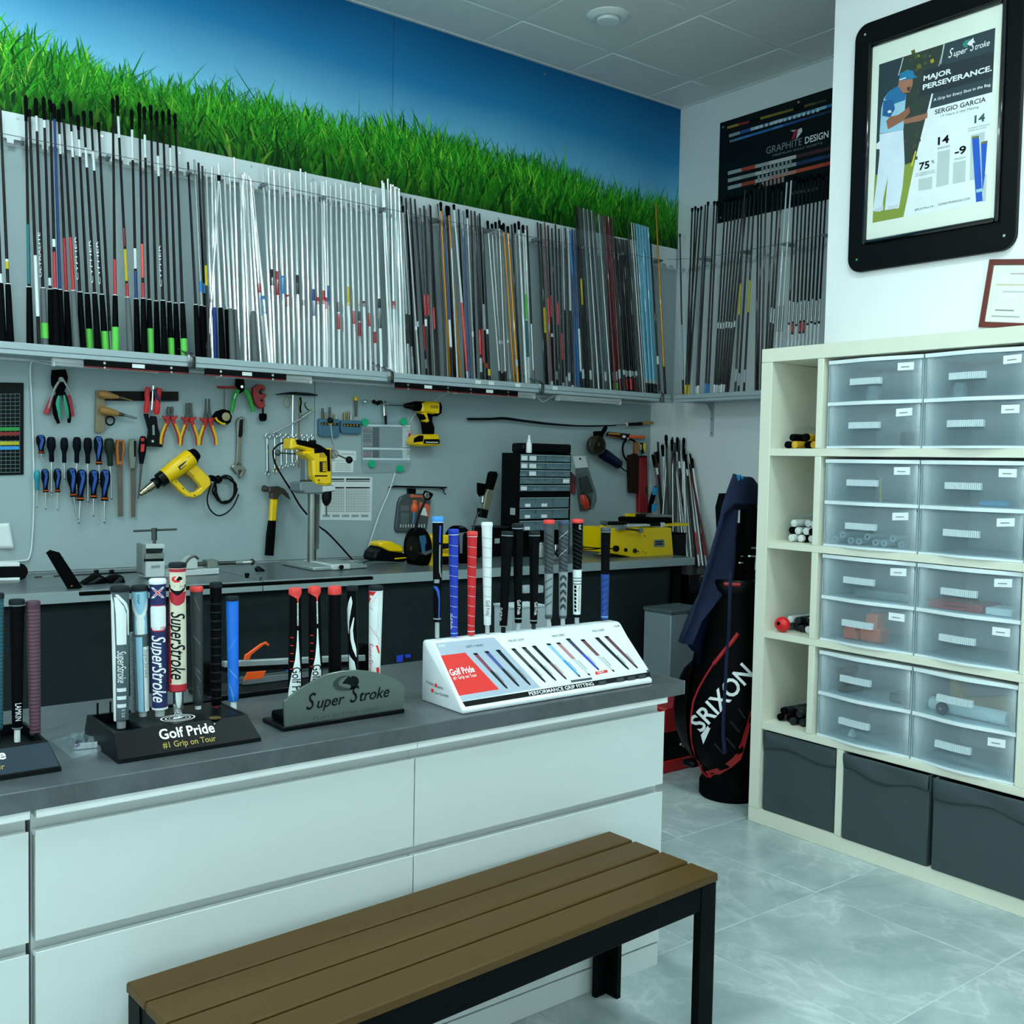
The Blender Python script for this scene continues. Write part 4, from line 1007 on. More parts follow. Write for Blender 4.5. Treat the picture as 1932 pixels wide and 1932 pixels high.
sleeve((pl(c5, 430, 150, 4.29), pl(c5, 640, 230, 4.29)), (pl(c5, 540, 1580, 4.25), pl(c5, 690, 1620, 4.25)), 'clear bag around the dark shaft bundle near the corner', 0, 0)
q0 = onx(*c6(75, 1720), 4.52); q1 = onx(*c6(92, 700), 4.585); q0.y = min(q0.y, 4.15)
m = MB().lathe(q0, q1, [(0, 0.018), (0.97, 0.018), (1, 0.012)], 12)
tag(m.build('clear_tube', CLEAR, smooth=0), 'long clear plastic tube standing in the corner between both racks', 'tube')

# under the ledge: magnetic strips and unlit tube lamps
MAGB = M('black magnet strip', '#0d0e10', 0.5)
for (xa, ya, xb, yb, lab) in ((160, 675, 357, 691, 'black magnetic strip with red edge under the ledge, the leftmost'), (388, 690, 541, 704, 'black magnetic strip with red edge below the leaning steel shafts'),
                              (748, 719, 866, 729, 'black magnetic strip with red edge, third from left under the ledge'), (868, 729, 978, 738, 'black magnetic strip with red edge, rightmost under the ledge')):
    a = ony(xa, ya, LY - 0.006); b = ony(xb, yb, LY - 0.006); z = lz0 - 0.001; x0, x1 = a.x, b.x
    t = thing('magnetic_strip', lab, 'strip', (x0, LY, z - 0.03), 'magnetic strips under the ledge')
    MB().box((x0, LY - 0.004, z - 0.024), (x1, LY + 0.010, z), 0.001).build('bar', MAGB, t)
    MB().box((x0, LY - 0.0055, z - 0.029), (x1, LY + 0.010, z - 0.0245)).build('red_edge', DARK_RED, t)
    for s in (0.18, 0.82):
        MB().rod((lerp(x0, x1, s), LY - 0.004, z - 0.009), (lerp(x0, x1, s), LY - 0.007, z - 0.009), 0.005).build('screw', STEEL, t)
        MB().rod((lerp(x0, x1, s), LY - 0.0055, z - 0.0265), (lerp(x0, x1, s), LY - 0.009, z - 0.0265), 0.004).build('screw', STEEL, t)
    flat('label', [(lerp(x0, x1, .44), LY - 0.0045, z - 0.004), (lerp(x0, x1, .56), LY - 0.0045, z - 0.004), (lerp(x0, x1, .56), LY - 0.0045, z - 0.019), (lerp(x0, x1, .44), LY - 0.0045, z - 0.019)], STICK, t)
LAMPW = M('milky lamp cover', '#cfd8d8', 0.3)
for (xa, ya, xb, yb, lab) in ((101, 688, 300, 706, 'slim unlit tube lamp under the ledge above the pliers'), (412, 704, 590, 722, 'slim unlit tube lamp under the ledge above the spanners'),
                              (862, 737, 1012, 748, 'slim unlit tube lamp under the ledge above the long rod'), (1055, 750, 1174, 757, 'slim unlit tube lamp under the ledge nearest the corner')):
    yy = 4.225; a = ony(xa, ya, yy); b = ony(xb, yb, yy); z = lz0 - 0.015
    t = thing('tube_lamp', lab, 'lamp', (a.x, yy, z - 0.03), 'tube lamps under the ledge')
    MB().box((a.x, yy + 0.006, z), (b.x, yy + 0.034, lz0 + 0.001), 0.001).build('base', WHITE_PLASTIC, t)
    MB().lathe((a.x + 0.006, yy + 0.018, z - 0.006), (b.x - 0.006, yy + 0.018, z - 0.006), [(0, 0.0085), (1, 0.0085)], 12).build('cover', LAMPW, t)
    for x0, x1 in ((a.x, a.x + 0.010), (b.x - 0.010, b.x)):
        MB().box((x0, yy + 0.004, z - 0.016), (x1, yy + 0.036, z + 0.001), 0.002).build('end_cap', WHITE_PLASTIC, t)
def wire_px(name, px, plane, r, mat, label, cat='cable', parent=None, n=6):
    ctl = [ony(x, y, plane if not isinstance(plane, list) else plane[i]) for i, (x, y) in enumerate(px)]
    pts = []
    for i in range(len(ctl) - 1):       # Catmull-Rom
        p0 = ctl[max(0, i - 1)]; p1 = ctl[i]; p2 = ctl[i + 1]; p3 = ctl[min(len(ctl) - 1, i + 2)]
        for s in range(n):
            u = s / n
            pts.append(0.5 * ((2 * p1) + (p2 - p0) * u + (2 * p0 - 5 * p1 + 4 * p2 - p3) * u * u + (3 * p1 - p0 - 3 * p2 + p3) * u ** 3))
    pts.append(ctl[-1])
    o = MB().tube(pts, r, 7).build(name, mat, parent)
    if parent is None: tag(o, label, cat)
    return o
WC = M('white cable', '#d9e2e2', 0.45)
wire_px('lamp_cable', [(102, 689), (75, 684), (58, 687), (60, 760), (63, 850), (64, 930), (62, 1000), (56, 1050), (40, 1058), (0, 1060)], 4.368, 0.0032, WC, 'white cable running down the board left of the screwdrivers')
wire_px('lamp_cable', [(1012, 747), (1018, 754), (1025, 758), (1035, 753), (1046, 746), (1058, 749)], 4.24, 0.0022, WC, 'short white cable looping between two tube lamps near the corner')
wire_px('lamp_cable', [(864, 738), (848, 740), (832, 747), (820, 757), (800, 775), (783, 782), (775, 795)], [4.24, 4.3, 4.36, 4.37, 4.37, 4.37, 4.37], 0.0020, WC, 'thin white cable curving down behind the cordless drill')
wire_px('lamp_cable', [(745, 893), (735, 925), (714, 975), (696, 1030), (686, 1062)], [4.366, 4.36, 4.35, 4.34, 4.33], 0.0030, WC, 'straight white cable slanting down from the chart to the bench')
# ================================================================ TOOLS ON THE BOARD
BY = WALL_Y - 0.008               # face of the tool board
class Tool:
    """a tool hung on the board: outlines in enlarged-photo coordinates put on a plane d metres before the board"""
    def __init__(s, f, name, label, cat, base, group=None, d=0.0):
        s.f = f; s.t = thing(name, label, cat, s.P(*base, d), group)
    def P(s, x, y, d): return ony(*s.f(x, y), BY - d)
    def k(s, x, y): return s.P(x, y, 0).dot(CF) / FPX * (ony(*s.f(x + 10, y), BY) - ony(*s.f(x, y), BY)).length / ((ony(*s.f(x + 10, y), BY) - ony(*s.f(x, y), BY)).length) / (s.f(1, 0)[0] - s.f(0, 0)[0]) ** -1
    def plate(s, name, pts, d, th, mat, ch=0.0008, par=None, smooth=0):
        return MB().prism([s.P(x, y, d) for x, y in pts], (0, th, 0), ch).build(name, mat, par or s.t, smooth=smooth)
    def rod(s, name, a, b, r, d, mat, r2=None, par=None, round_=False, d2=None):
        p, q = s.P(*a, d), s.P(*b, d if d2 is None else d2); k = s.k(*a)
        m = MB()
        if round_: m.caps(p, q, r * k, 12, r2=None if r2 is None else r2 * k)
        else: m.rod(p, q, r * k, 12, None if r2 is None else r2 * k)
        return m.build(name, mat, par or s.t)
    def lathe(s, name, a, b, prof, d, mat, par=None, n=16, squash=None):
        k = s.k(*a)
        return MB().lathe(s.P(*a, d), s.P(*b, d), [(t, r * k) for t, r in prof], n, squash=squash).build(name, mat, par or s.t)
    def tube(s, name, pts, rs, d, mat, par=None, flat=1.0, n=8, sub=4):
        k = s.k(*pts[0]); ds = d if isinstance(d, (list, tuple)) else [d] * len(pts)
        if not isinstance(rs, (list, tuple)): rs = [rs] * len(pts)
        c = [s.P(x, y, dd) for (x, y), dd in zip(pts, ds)]; o = []; ro = []
        for i in range(len(c) - 1):
            p0, p1, p2, p3 = c[max(0, i - 1)], c[i], c[i + 1], c[min(len(c) - 1, i + 2)]
            for j in range(sub):
                u = j / sub
                o.append(0.5 * ((2 * p1) + (p2 - p0) * u + (2 * p0 - 5 * p1 + 4 * p2 - p3) * u * u + (3 * p1 - p0 - 3 * p2 + p3) * u ** 3)); ro.append(lerp(rs[i], rs[i + 1], u) * k)
        o.append(c[-1]); ro.append(rs[-1] * k)
        return MB().tube(o, 1, n, rs=ro, flat=flat).build(name, mat, par or s.t)
    def disc(s, name, c, r, d, th, mat, par=None, n=24):
        k = s.k(*c); p = s.P(*c, d)
        return MB().lathe(p + V((0, th, 0)), p, [(0, r * k), (0.75, r * k), (1, r * k * 0.93)], n).build(name, mat, par or s.t)
    def ball(s, name, c, r, d, mat, par=None):
        return MB().ball(s.P(*c, d), r * s.k(*c), 14).build(name, mat, par or s.t)
    def word(s, str_, a, b, d, h, mat, up=(0, 0, 1), par=None):
        p, q = s.P(*a, d), s.P(*b, d); U = (q - p)
        W = V((0, -1, 0)).cross(U).normalized() * -1
        W = U.normalized().cross(V((0, -1, 0))) * -1
        return text(str_, p, U, V((0, -1, 0)).cross(U.normalized()), mat, par or s.t, h=h * s.k(*a), width=U.length)
fA = lambda x, y: (x / 4.2, 680 + y / 4.2)
fB = lambda x, y: (240 + x / 4.493, 690 + y / 4.493)
fC = lambda x, y: (480 + x / 5.083, 720 + y / 5.083)
fD = lambda x, y: (680 + x / 5.221, 730 + y / 5.221)
fE = lambda x, y: (920 + x / 5.853, 760 + y / 5.853)
fF = lambda x, y: (1080 + x / 5.856, 760 + y / 5.856)
HAND_RED = M('pliers red', '#b81a1e', 0.4); HAND_YEL = M('pliers yellow', '#d8b810', 0.4)
# black chart at the left edge
T = Tool(fA, 'tool_chart', 'black wall chart with white grid and coloured rows at the left photo edge', 'chart', (60, 540), d=0.006)
T.plate('panel', [(-160, 170), (188, 178), (188, 905), (-160, 915)], 0.006, 0.006, M('black chart print', '#07090b', 0.4))
for i in range(9): T.plate('grid_line', [(-140 + i * 37, 262), (-138.5 + i * 37, 262), (-137.5 + i * 37, 890), (-139 + i * 37, 890)], 0.0066, 0.0005, M('grid print', '#7e999b', 0.6), 0)
for i in range(21): T.plate('grid_line', [(-140, 268 + i * 31), (157, 264 + i * 31), (157, 266.5 + i * 31), (-140, 270.5 + i * 31)], 0.0067, 0.0005, M('grid print', '#7e999b', 0.6), 0)
for y, c in ((532, '#1f9a3c'), (570, '#8c1a1a'), (606, '#0a0c0e'), (645, '#b8b51d'), (682, '#2f95d6')): T.plate('colour_row', [(-140, y), (152, y - 3), (152, y + 24), (-140, y + 27)], 0.0074, 0.0006, M('row ' + c, c, 0.5), 0)
# sheet of paper low at the left edge
T = Tool(fA, 'paper_sheet', 'white paper sheet curling on the board at the left edge, below the chart', 'paper', (20, 1400), d=0.006)
rows = [[T.P(lerp(-140, xr, j / 8), lerp(yl, yr, j / 8), 0.004 + 0.012 * max(0, j / 8 - .5) ** 2 * 4 * (i / 6)) for j in range(9)] for i, (xr, yl, yr) in enumerate([(lerp(75, 110, s / 6), lerp(1300, 1500, s / 6), lerp(1288, 1492, s / 6)) for s in range(7)])]
MB().sheet(rows).build('sheet', PAPER, T.t, solidify=0.0006)
# wire strippers
T = Tool(fA, 'pliers', 'green and black handled pliers hanging over the red crimping pliers', 'pliers', (480, 150), d=0.03)
T.plate('head', [(415, 75), (520, 70), (540, 130), (530, 200), (500, 270), (455, 270), (410, 190), (408, 130)], 0.030, 0.012, BLACK_MATT)
T.tube('handle', [(478, 250), (452, 290), (436, 360), (440, 430), (466, 500)], [18, 22, 20, 18, 12], 0.030, BLACK_MATT, flat=0.6)
T.tube('handle', [(500, 250), (512, 290), (530, 360), (545, 430), (548, 495)], [16, 20, 19, 18, 12], 0.030, BLACK_MATT, flat=0.6)
GT = M('handle green', '#1c9a78', 0.45)
T.tube('handle_inlay', [(468, 280), (462, 340), (470, 400), (482, 470)], [10, 20, 16, 6], 0.036, GT, flat=0.5)
T.tube('handle_inlay', [(508, 275), (520, 340), (535, 410), (540, 460)], [8, 14, 13, 5], 0.036, GT, flat=0.5)
T = Tool(fA, 'crimping_pliers', 'red handled crimping pliers with grey arms behind the green pliers', 'pliers', (480, 150), d=0.012)
T.tube('arm', [(480, 150), (440, 210), (410, 290), (385, 380)], [10, 10, 9, 6], 0.044, CAST, flat=0.6)
T.tube('arm', [(495, 145), (535, 210), (575, 290), (605, 385)], [9, 9, 8, 4], 0.044, CAST, flat=0.6)
T.tube('handle', [(425, 280), (395, 350), (365, 425)], [20, 22, 22], 0.014, M('dull red', '#bb3040', 0.45), flat=0.6)
T.tube('handle', [(538, 275), (555, 350), (572, 445)], [18, 20, 20], 0.014, M('dull red', '#bb3040', 0.45), flat=0.6)
T.disc('pivot', (487, 150), 20, 0.052, 0.01, CAST)
# try square
T = Tool(fA, 'try_square', 'large try square with a pale stock and dark blade, left of the red riveter', 'square', (790, 400), d=0.012)
T.plate('stock', [(764, 238), (832, 240), (832, 545), (822, 572), (756, 568)], 0.020, 0.016, M('worn brass bound wood', '#857a5c', 0.5, nz=0.25))
T.plate('blade', [(832, 243), (1415, 247), (1415, 322), (832, 318)], 0.014, 0.003, M('blackened blade', '#121110', 0.4, 0.3))
T = Tool(fA, 'wooden_awl', 'wooden handled awl lying across the top of the try square', 'awl', (800, 260), d=0.03)
T.lathe('handle', (778, 262), (940, 292), [(0, 10), (.06, 24), (.3, 33), (.6, 28), (.85, 18), (1, 13)], 0.034, WOOD)
T.rod('ferrule', (938, 292), (985, 302), 12, 0.034, DARK_STEEL); T.rod('blade', (985, 302), (1058, 320), 7, 0.034, BRASS, r2=3)
T = Tool(fA, 'wooden_file', 'wooden handled round file below the awl on the try square', 'file', (800, 400), d=0.03)
T.lathe('handle', (785, 388), (938, 424), [(0, 8), (.06, 25), (.3, 34), (.7, 29), (1, 19)], 0.034, WOOD)
T.rod('ferrule', (936, 424), (985, 434), 17, 0.034, DARK_STEEL, r2=13); T.rod('blade', (985, 434), (1085, 460), 12, 0.034, MID_GREY, r2=6)
T = Tool(fA, 'wire_coil', 'small black ring of wire hanging from the wooden file', 'coil', (873, 480), d=0.02)
T.tube('ring', [(873 + 34 * math.cos(a * PI / 6), 478 + 34 * math.sin(a * PI / 6)) for a in range(13)], 7, 0.022, BLACK, sub=2)
# riveter
T = Tool(fB, 'hand_riveter', 'black hand riveter with two red handles beside the try square', 'riveter', (230, 500), d=0.02)
T.plate('body', [(150, 405), (180, 408), (185, 450), (205, 440), (212, 425), (250, 430), (262, 520), (300, 660), (300, 690), (160, 682), (185, 580), (188, 545)], 0.030, 0.02, M('riveter black', '#15181a', 0.5))
T.tube('handle', [(178, 180), (168, 240), (170, 300), (162, 360), (165, 400)], [20, 24, 20, 24, 22], 0.036, RED, flat=0.7)
T.tube('handle', [(272, 190), (262, 250), (258, 310), (252, 380), (250, 415)], [22, 28, 24, 26, 18], 0.036, RED, flat=0.7)
T.rod('nose', (222, 170), (208, 375), 11, 0.030, CHROME)
T.tube('lever', [(228, 200), (250, 260), (285, 300)], [14, 15, 12], 0.045, M('dark blue grip', '#1c2148', 0.4), flat=0.6)
T.disc('rivet', (217, 640), 11, 0.034, 0.004, STEEL); T.word('LUCERNE'[:7], (226, 590), (222, 500), 0.0306, 12, WHITE_INK) if False else T.plate('print', [(212, 505), (230, 500), (234, 585), (216, 590)], 0.0306, 0.0005, M('faint print', '#8e9696', 0.6), 0)
# three insulated pliers
def pliers(cx, jaw, label, w, hy0=430, hy1=665, g='insulated red and yellow pliers'):
    T = Tool(fB, 'insulated_pliers', label, 'pliers', (cx, 440), g, 0.02)
    if jaw == 'side':
        for s in (-1, 1): T.plate('jaw', [(cx + s * 2, 350), (cx + s * 20, 345), (cx + s * 29, 375), (cx + s * 24, 405), (cx + s * 28, 432), (cx + s * 2, 432), (cx + s * 4, 395)], 0.026, 0.010, M('plier steel', '#4e5250', 0.35, 0.8))
    if jaw == 'flat':
        for s in (-1, 1): T.plate('jaw', [(cx + s * 1.5, 315), (cx + s * 24, 318), (cx + s * 28, 400), (cx + s * 34, 440), (cx + s * 2, 440)], 0.026, 0.010, M('plier steel', '#4e5250', 0.35, 0.8))
        for k in range(4): T.plate('tooth', [(cx - 20, 335 + k * 14), (cx + 20, 335 + k * 14), (cx + 20, 340 + k * 14), (cx - 20, 340 + k * 14)], 0.0266, 0.001, DARK_STEEL, 0)
    if jaw == 'long':
        for s in (-1, 1): T.plate('jaw', [(cx + s * 9, 280), (cx + s * 17, 280), (cx + s * 23, 380), (cx + s * 33, 442), (cx + s * 2, 445), (cx + s * 7, 380)], 0.026, 0.009, M('plier steel', '#4e5250', 0.35, 0.8))
    T.disc('pivot', (cx, 412), 10, 0.029, 0.004, DARK_STEEL)
    for s in (-1, 1):
        pth = [(cx + s * 18, hy0), (cx + s * 26, hy0 + 45), (cx + s * 44 * w, hy0 + 100), (cx + s * 66 * w, hy0 + 170), (cx + s * 70 * w, hy1)]
        h = T.tube('handle', pth, [17, 18, 17, 17, 14], 0.026, HAND_RED, flat=0.75)
        T.plate('guard', [(cx + s * 8, hy0 + 10), (cx + s * 62, hy0 - 8), (cx + s * 62, hy0 + 10), (cx + s * 30, hy0 + 34), (cx + s * 10, hy0 + 34)], 0.034, 0.014, HAND_RED, 0.002)
        off = -8 if s < 0 else 7
        T.tube('yellow_grip', [(x + off, y) for x, y in [(cx + s * 30, hy0 + 60)] + pth[2:]], [9, 12, 12, 11], 0.030, HAND_YEL, flat=0.9)
pliers(368, 'side', 'red and yellow side cutters, leftmost of the three insulated pliers', 1.08)
pliers(527, 'flat', 'red and yellow combination pliers, middle of the three insulated pliers', 1.0, 440, 675)
pliers(685, 'long', 'red and yellow long-nose pliers, right of the three insulated pliers', 0.95, 445, 672)
# tape measure
T = Tool(fB, 'tape_measure', 'black and yellow tape measure hanging beside the green cutters', 'tape', (830, 440), d=0.02)
T.plate('case', [(745, 425), (775, 385), (825, 368), (870, 380), (892, 430), (880, 480), (850, 500), (800, 492), (752, 450)], 0.045, 0.035, BLACK_MATT, 0.004)
T.tube('trim', [(750, 438), (765, 465), (800, 488), (832, 494)], 9, 0.046, YELLOW); T.disc('badge', (840, 432), 36, 0.048, 0.003, M('beige badge', '#a59a6e', 0.5))
# T-handle key
T = Tool(fB, 't_handle_key', 'red T-handle key hanging above the tape measure', 'key', (823, 190), d=0.02)
T.plate('handle', [(770, 172), (920, 172), (935, 195), (800, 192), (770, 186)], 0.034, 0.014, M('key red', '#a3161c', 0.4), 0.003); T.rod('blade', (823, 192), (823, 372), 7, 0.028, DARK_STEEL)
# green cutters
T = Tool(fB, 'cable_cutters', 'bright green handled cutters with a black head under the ledge', 'pliers', (965, 180), d=0.02)
T.plate('head', [(930, 110), (990, 108), (1000, 170), (990, 215), (960, 235), (930, 200), (925, 150)], 0.034, 0.016, BLACK_MATT, 0.002)
T.tube('handle', [(940, 205), (915, 255), (898, 320), (885, 395)], [22, 22, 19, 16], 0.030, GREEN, flat=0.7); T.tube('handle', [(1000, 200), (1030, 255), (1052, 320), (1068, 392)], [22, 24, 20, 17], 0.030, GREEN, flat=0.7)
T.disc('pivot', (973, 178), 13, 0.038, 0.005, CHROME); T.plate('print', [(918, 235), (926, 238), (912, 278), (904, 275)], 0.0385, 0.0004, WHITE_INK, 0)
# pipe cutter
T = Tool(fB, 'pipe_cutter', 'red pipe cutter with a black knob hanging below the lamp', 'cutter', (1125, 300), d=0.02)
T.plate('frame', [(1075, 185), (1110, 155), (1160, 165), (1175, 195), (1165, 208), (1140, 195), (1118, 215), (1122, 238), (1182, 238), (1182, 262), (1165, 275), (1172, 350), (1130, 362), (1088, 320), (1070, 250)], 0.040, 0.026, M('cutter red', '#9c1d1c', 0.4), 0.003)
T.disc('roller', (1150, 222), 14, 0.041, 0.02, DARK_STEEL); T.disc('window', (1142, 295), 13, 0.042, 0.003, M('window dark', '#20222e', 0.3)); T.rod('spindle', (1150, 355), (1150, 420), 9, 0.028, BLACK)
T.lathe('knob', (1150, 405), (1150, 470), [(0, 26), (.1, 34), (.7, 34), (1, 22)], 0.028, BLACK_MATT, n=10)
# adjustable wrench
T = Tool(fB, 'adjustable_wrench', 'steel adjustable wrench with a dark grip, hung jaws down', 'wrench', (950, 650), d=0.015)
WR = M('wrench steel', '#8a8a80', 0.32, 0.85)
T.plate('handle', [(945, 440), (985, 430), (1000, 450), (992, 560), (972, 640), (965, 800), (972, 842), (915, 845), (928, 800), (936, 620), (930, 480)], 0.022, 0.014, WR, 0.002)
T.plate('grip_inlay', [(955, 460), (985, 450), (978, 590), (962, 612), (942, 600)], 0.0235, 0.003, BLACK, 0.001)
T.plate('jaw', [(905, 840), (972, 842), (1000, 865), (1012, 885), (985, 930), (962, 955), (952, 940), (975, 890), (945, 885), (942, 925), (925, 915), (885, 862)], 0.024, 0.018, WR, 0.002)
T.disc('knurl', (947, 832), 13, 0.027, 0.006, DARK_STEEL, n=14)
# screwdrivers
H_BLU = M('handle blue', '#174a9c', 0.38); H_NVY = M('handle black', '#0c1118', 0.5); H_ORG = M('handle orange', '#d65a12', 0.4); H_TEAL = M('handle teal', '#1a8796', 0.35); H_GRN = M('handle dark green', '#1d2b22', 0.45)
def driver(top, hend, tip, w, style, label, bd=6, orange=False):
    T = Tool(fA, 'screwdriver', label, 'screwdriver', top, 'screwdrivers on the board', 0.02)
    if style == 'bo': prof = [(0, w * .45), (.05, w * .8), (.16, w), (.42, w), (.66, w * .62), (.86, w * .55), (.90, w * .75), (1, w * .7)]
    else: prof = [(0, w * .5), (.05, w * .85), (.18, w), (.4, w), (.58, w * .62), (.68, w * .56), (.95, w * .58), (1, w * .45)]
    body = H_NVY if style in ('bo', 'k') else {'t': H_TEAL, 'g': H_GRN, 'r': H_NVY}[style]
    T.lathe('handle', top, hend, prof, 0.030, body)
    if style == 'bo':
        dx = hend[0] - top[0]; dy = hend[1] - top[1]; P = lambda u, v: (top[0] + dx * v + u, top[1] + dy * v)
        T.plate('blue_inlay', [P(-w * .5, .03), P(w * .6, .03), P(w * .75, .3), P(w * .35, .62), P(-w * .1, .86), P(-w * .25, .6), P(w * .05, .3)], 0.030 + w * T.k(*top) * 1.0, 0.012, H_BLU, 0.001)
        T.lathe('orange_collar', P(0, .90), hend, [(0, w * .8), (.5, w * .72), (1, w * .55)], 0.030, H_ORG)
        T.disc('hang_hole', P(w * .25, .14), w * .16, 0.0312 + w * T.k(*top) * 1.0, 0.004, BLACK, n=10)
    if style == 'k': T.lathe('end_cap', (top[0], top[1] + 1), (top[0], top[1] + (hend[1] - top[1]) * .06), [(0, w * .5), (1, w * .86)], 0.0302, M('cap dark red', '#4d1c22', 0.5))
    T.rod('blade', hend, tip, bd, 0.030, STEEL, r2=bd * 0.8)
    T.rod('tip', (tip[0], tip[1] - 22), tip, bd * 1.1, 0.030, DARK_STEEL, r2=bd * 0.5)
BO = 'blue and orange handled screwdriver, '
driver((321, 590), (328, 738), (332, 778), 35, 'bo', 'stubby ' + BO + 'left end of the upper row')
driver((405, 606), (409, 805), (409, 1065), 34, 'k', 'black handled screwdriver, second from left in the upper row', 7)
driver((510, 611), (509, 812), (513, 960), 29, 'k', 'slim black handled screwdriver, third from left in the upper row', 5)
driver((610, 607), (608, 814), (606, 1050), 32, 'k', 'black handled screwdriver, fourth from left in the upper row', 6)
driver((695, 612), (695, 818), (697, 1140), 32, 'k', 'long black handled screwdriver, fifth from left in the upper row', 6)
driver((778, 600), (784, 826), (788, 960), 35, 'bo', BO + 'sixth from left in the upper row', 6)
driver((864, 617), (874, 838), (885, 1115), 39, 'g', 'thick dark green handled screwdriver, seventh from left in the upper row', 7)
driver((291, 870), (295, 1030), (294, 1180), 24, 't', 'small teal handled screwdriver at the left end of the lower row', 4)
driver((356, 860), (362, 1045), (362, 1195), 30, 'bo', 'small ' + BO + 'second in the lower row', 4)
driver((455, 856), (456, 1045), (455, 1200), 29, 'bo', 'small ' + BO + 'third in the lower row', 4)
driver((565, 853), (584, 1080), (616, 1275), 38, 'bo', 'tilted ' + BO + 'fourth in the lower row', 6)
driver((650, 865), (636, 1112), (624, 1305), 38, 'bo', BO + 'fifth in the lower row, crossing its neighbour', 7)
driver((744, 868), (742, 1092), (740, 1248), 37, 'bo', BO + 'sixth in the lower row', 6)
driver((836, 865), (828, 1112), (827, 1302), 38, 'bo', BO + 'right end of the lower row', 7)
# files
T = Tool(fA, 'file', 'flat file with an orange and dark handle, right of the screwdrivers', 'file', (955, 700), d=0.02)
T.plate('handle', [(930, 628), (985, 628), (996, 690), (978, 800), (978, 832), (930, 832), (928, 790), (918, 690)], 0.036, 0.02, M('worn orange', '#a65f1c', 0.5), 0.004); T.plate('handle_core', [(942, 640), (972, 640), (975, 700), (966, 800), (944, 800), (938, 700)], 0.0375, 0.02, M('dark brown core', '#3b2519', 0.5), 0.002)
T.plate('blade', [(930, 838), (972, 838), (974, 1235), (938, 1238)], 0.022, 0.004, M('rusty file steel', '#6b6258', 0.5, 0.6, nz=0.2))
T = Tool(fA, 'file', 'flat file with a grey and black handle, second of the files', 'file', (1055, 700), d=0.02)
T.plate('handle', [(1035, 622), (1072, 620), (1084, 640), (1082, 790), (1076, 860), (1036, 860), (1026, 700)], 0.036, 0.02, M('grey green grip', '#737b6c', 0.5), 0.005); T.plate('handle_core', [(1060, 635), (1080, 640), (1078, 760), (1062, 770)], 0.0375, 0.02, BLACK, 0.002)
T.plate('blade', [(1036, 850), (1074, 850), (1074, 1240), (1042, 1244)], 0.022, 0.004, M('rusty file steel', '#6b6258', 0.5, 0.6, nz=0.2))
T = Tool(fA, 'file', 'slim file with a black and red handle beside the riveter', 'file', (1130, 700), d=0.02)
T.lathe('handle', (1134, 600), (1120, 820), [(0, 14), (.05, 24), (.3, 30), (.55, 30), (.8, 22), (1, 16)], 0.034, H_NVY); T.plate('red_inlay', [(1122, 615), (1145, 615), (1146, 640), (1122, 640)], 0.051, 0.012, M('inlay red', '#c9291e', 0.4), 0.002)
T.plate('red_inlay', [(1120, 665), (1148, 662), (1144, 722), (1118, 726)], 0.052, 0.012, M('inlay red', '#c9291e', 0.4), 0.002); T.rod('blade', (1120, 818), (1097, 1095), 10, 0.030, DARK_STEEL, r2=7)
# heat gun with coiled cable
T = Tool(fB, 'heat_gun', 'yellow heat gun with a steel nozzle lying slanted on the board', 'heat gun', (420, 860), d=0.02)
T.lathe('body', (315, 945), (545, 775), [(0, 62), (.03, 70), (.5, 78), (.95, 82), (1, 74)], 0.052, YELLOW, n=24)
T.lathe('front_collar', (225, 1008), (318, 942), [(0, 48), (.15, 52), (.4, 40), (.5, 64), (1, 66)], 0.052, BLACK, n=20)
T.lathe('nozzle', (110, 1090), (255, 985), [(0, 20), (.15, 22), (.16, 27), (.4, 29), (.41, 34), (.75, 36), (.76, 40), (1, 42)], 0.052, M('burnt steel', '#a59a80', 0.25, 1.0), n=18)
T.lathe('rear_cap', (545, 775), (592, 738), [(0, 76), (.15, 66), (.3, 66), (.35, 58), (.75, 54), (1, 44)], 0.052, BLACK_MATT, n=12)
T.plate('handle', [(512, 892), (585, 835), (705, 955), (712, 1010), (628, 1095), (570, 1120), (505, 1110), (460, 1075), (375, 985), (385, 970), (425, 965), (498, 1045), (535, 1078), (590, 1070), (628, 1030), (610, 1000), (520, 915)], 0.066, 0.034, YELLOW, 0.004)
T.plate('label', [(430, 855), (505, 800), (520, 832), (450, 888)], 0.0905, 0.012, BLACK_GLOSS, 0.001); T.plate('label_print', [(452, 862), (510, 818), (514, 828), (456, 873)], 0.0912, 0.001, YELLOW, 0)
T.plate('switch', [(510, 880), (575, 935), (560, 965), (505, 915)], 0.0675, 0.03, M('dark yellow', '#b08a0a', 0.4), 0.002)
for x, y in ((415, 985), (478, 1042), (572, 1098)): T.disc('screw', (x, y), 7, 0.068, 0.003, DARK_STEEL, n=8)
for k in range(3): T.plate('vent', [(515 + k * 6, 778 + k * 14), (548 + k * 6, 754 + k * 14), (550 + k * 6, 758 + k * 14), (517 + k * 6, 782 + k * 14)], 0.089 - 0.001 * k, 0.01, M('vent brown', '#6b5200', 0.6), 0)
T = Tool(fB, 'power_cable', 'coil of black cable with a plug hanging right of the heat gun', 'cable', (820, 1080), d=0.01)
pts = []
rc = random.Random(2)
for i in range(64):
    a = i / 64 * 2 * PI * 5.2 + 2.2; rr = 1 + 0.22 * math.sin(i * 0.9); q = 0.5 * rc.random()
    pts.append((830 + 92 * math.cos(a) * (0.8 + 0.35 * rc.random()), 1050 + 112 * math.sin(a) * (0.82 + 0.3 * rc.random())))
T.tube('cable', pts, 6.5, [0.02 + 0.018 * math.sin(i * .45) for i in range(64)], BLACK, sub=3, n=7)
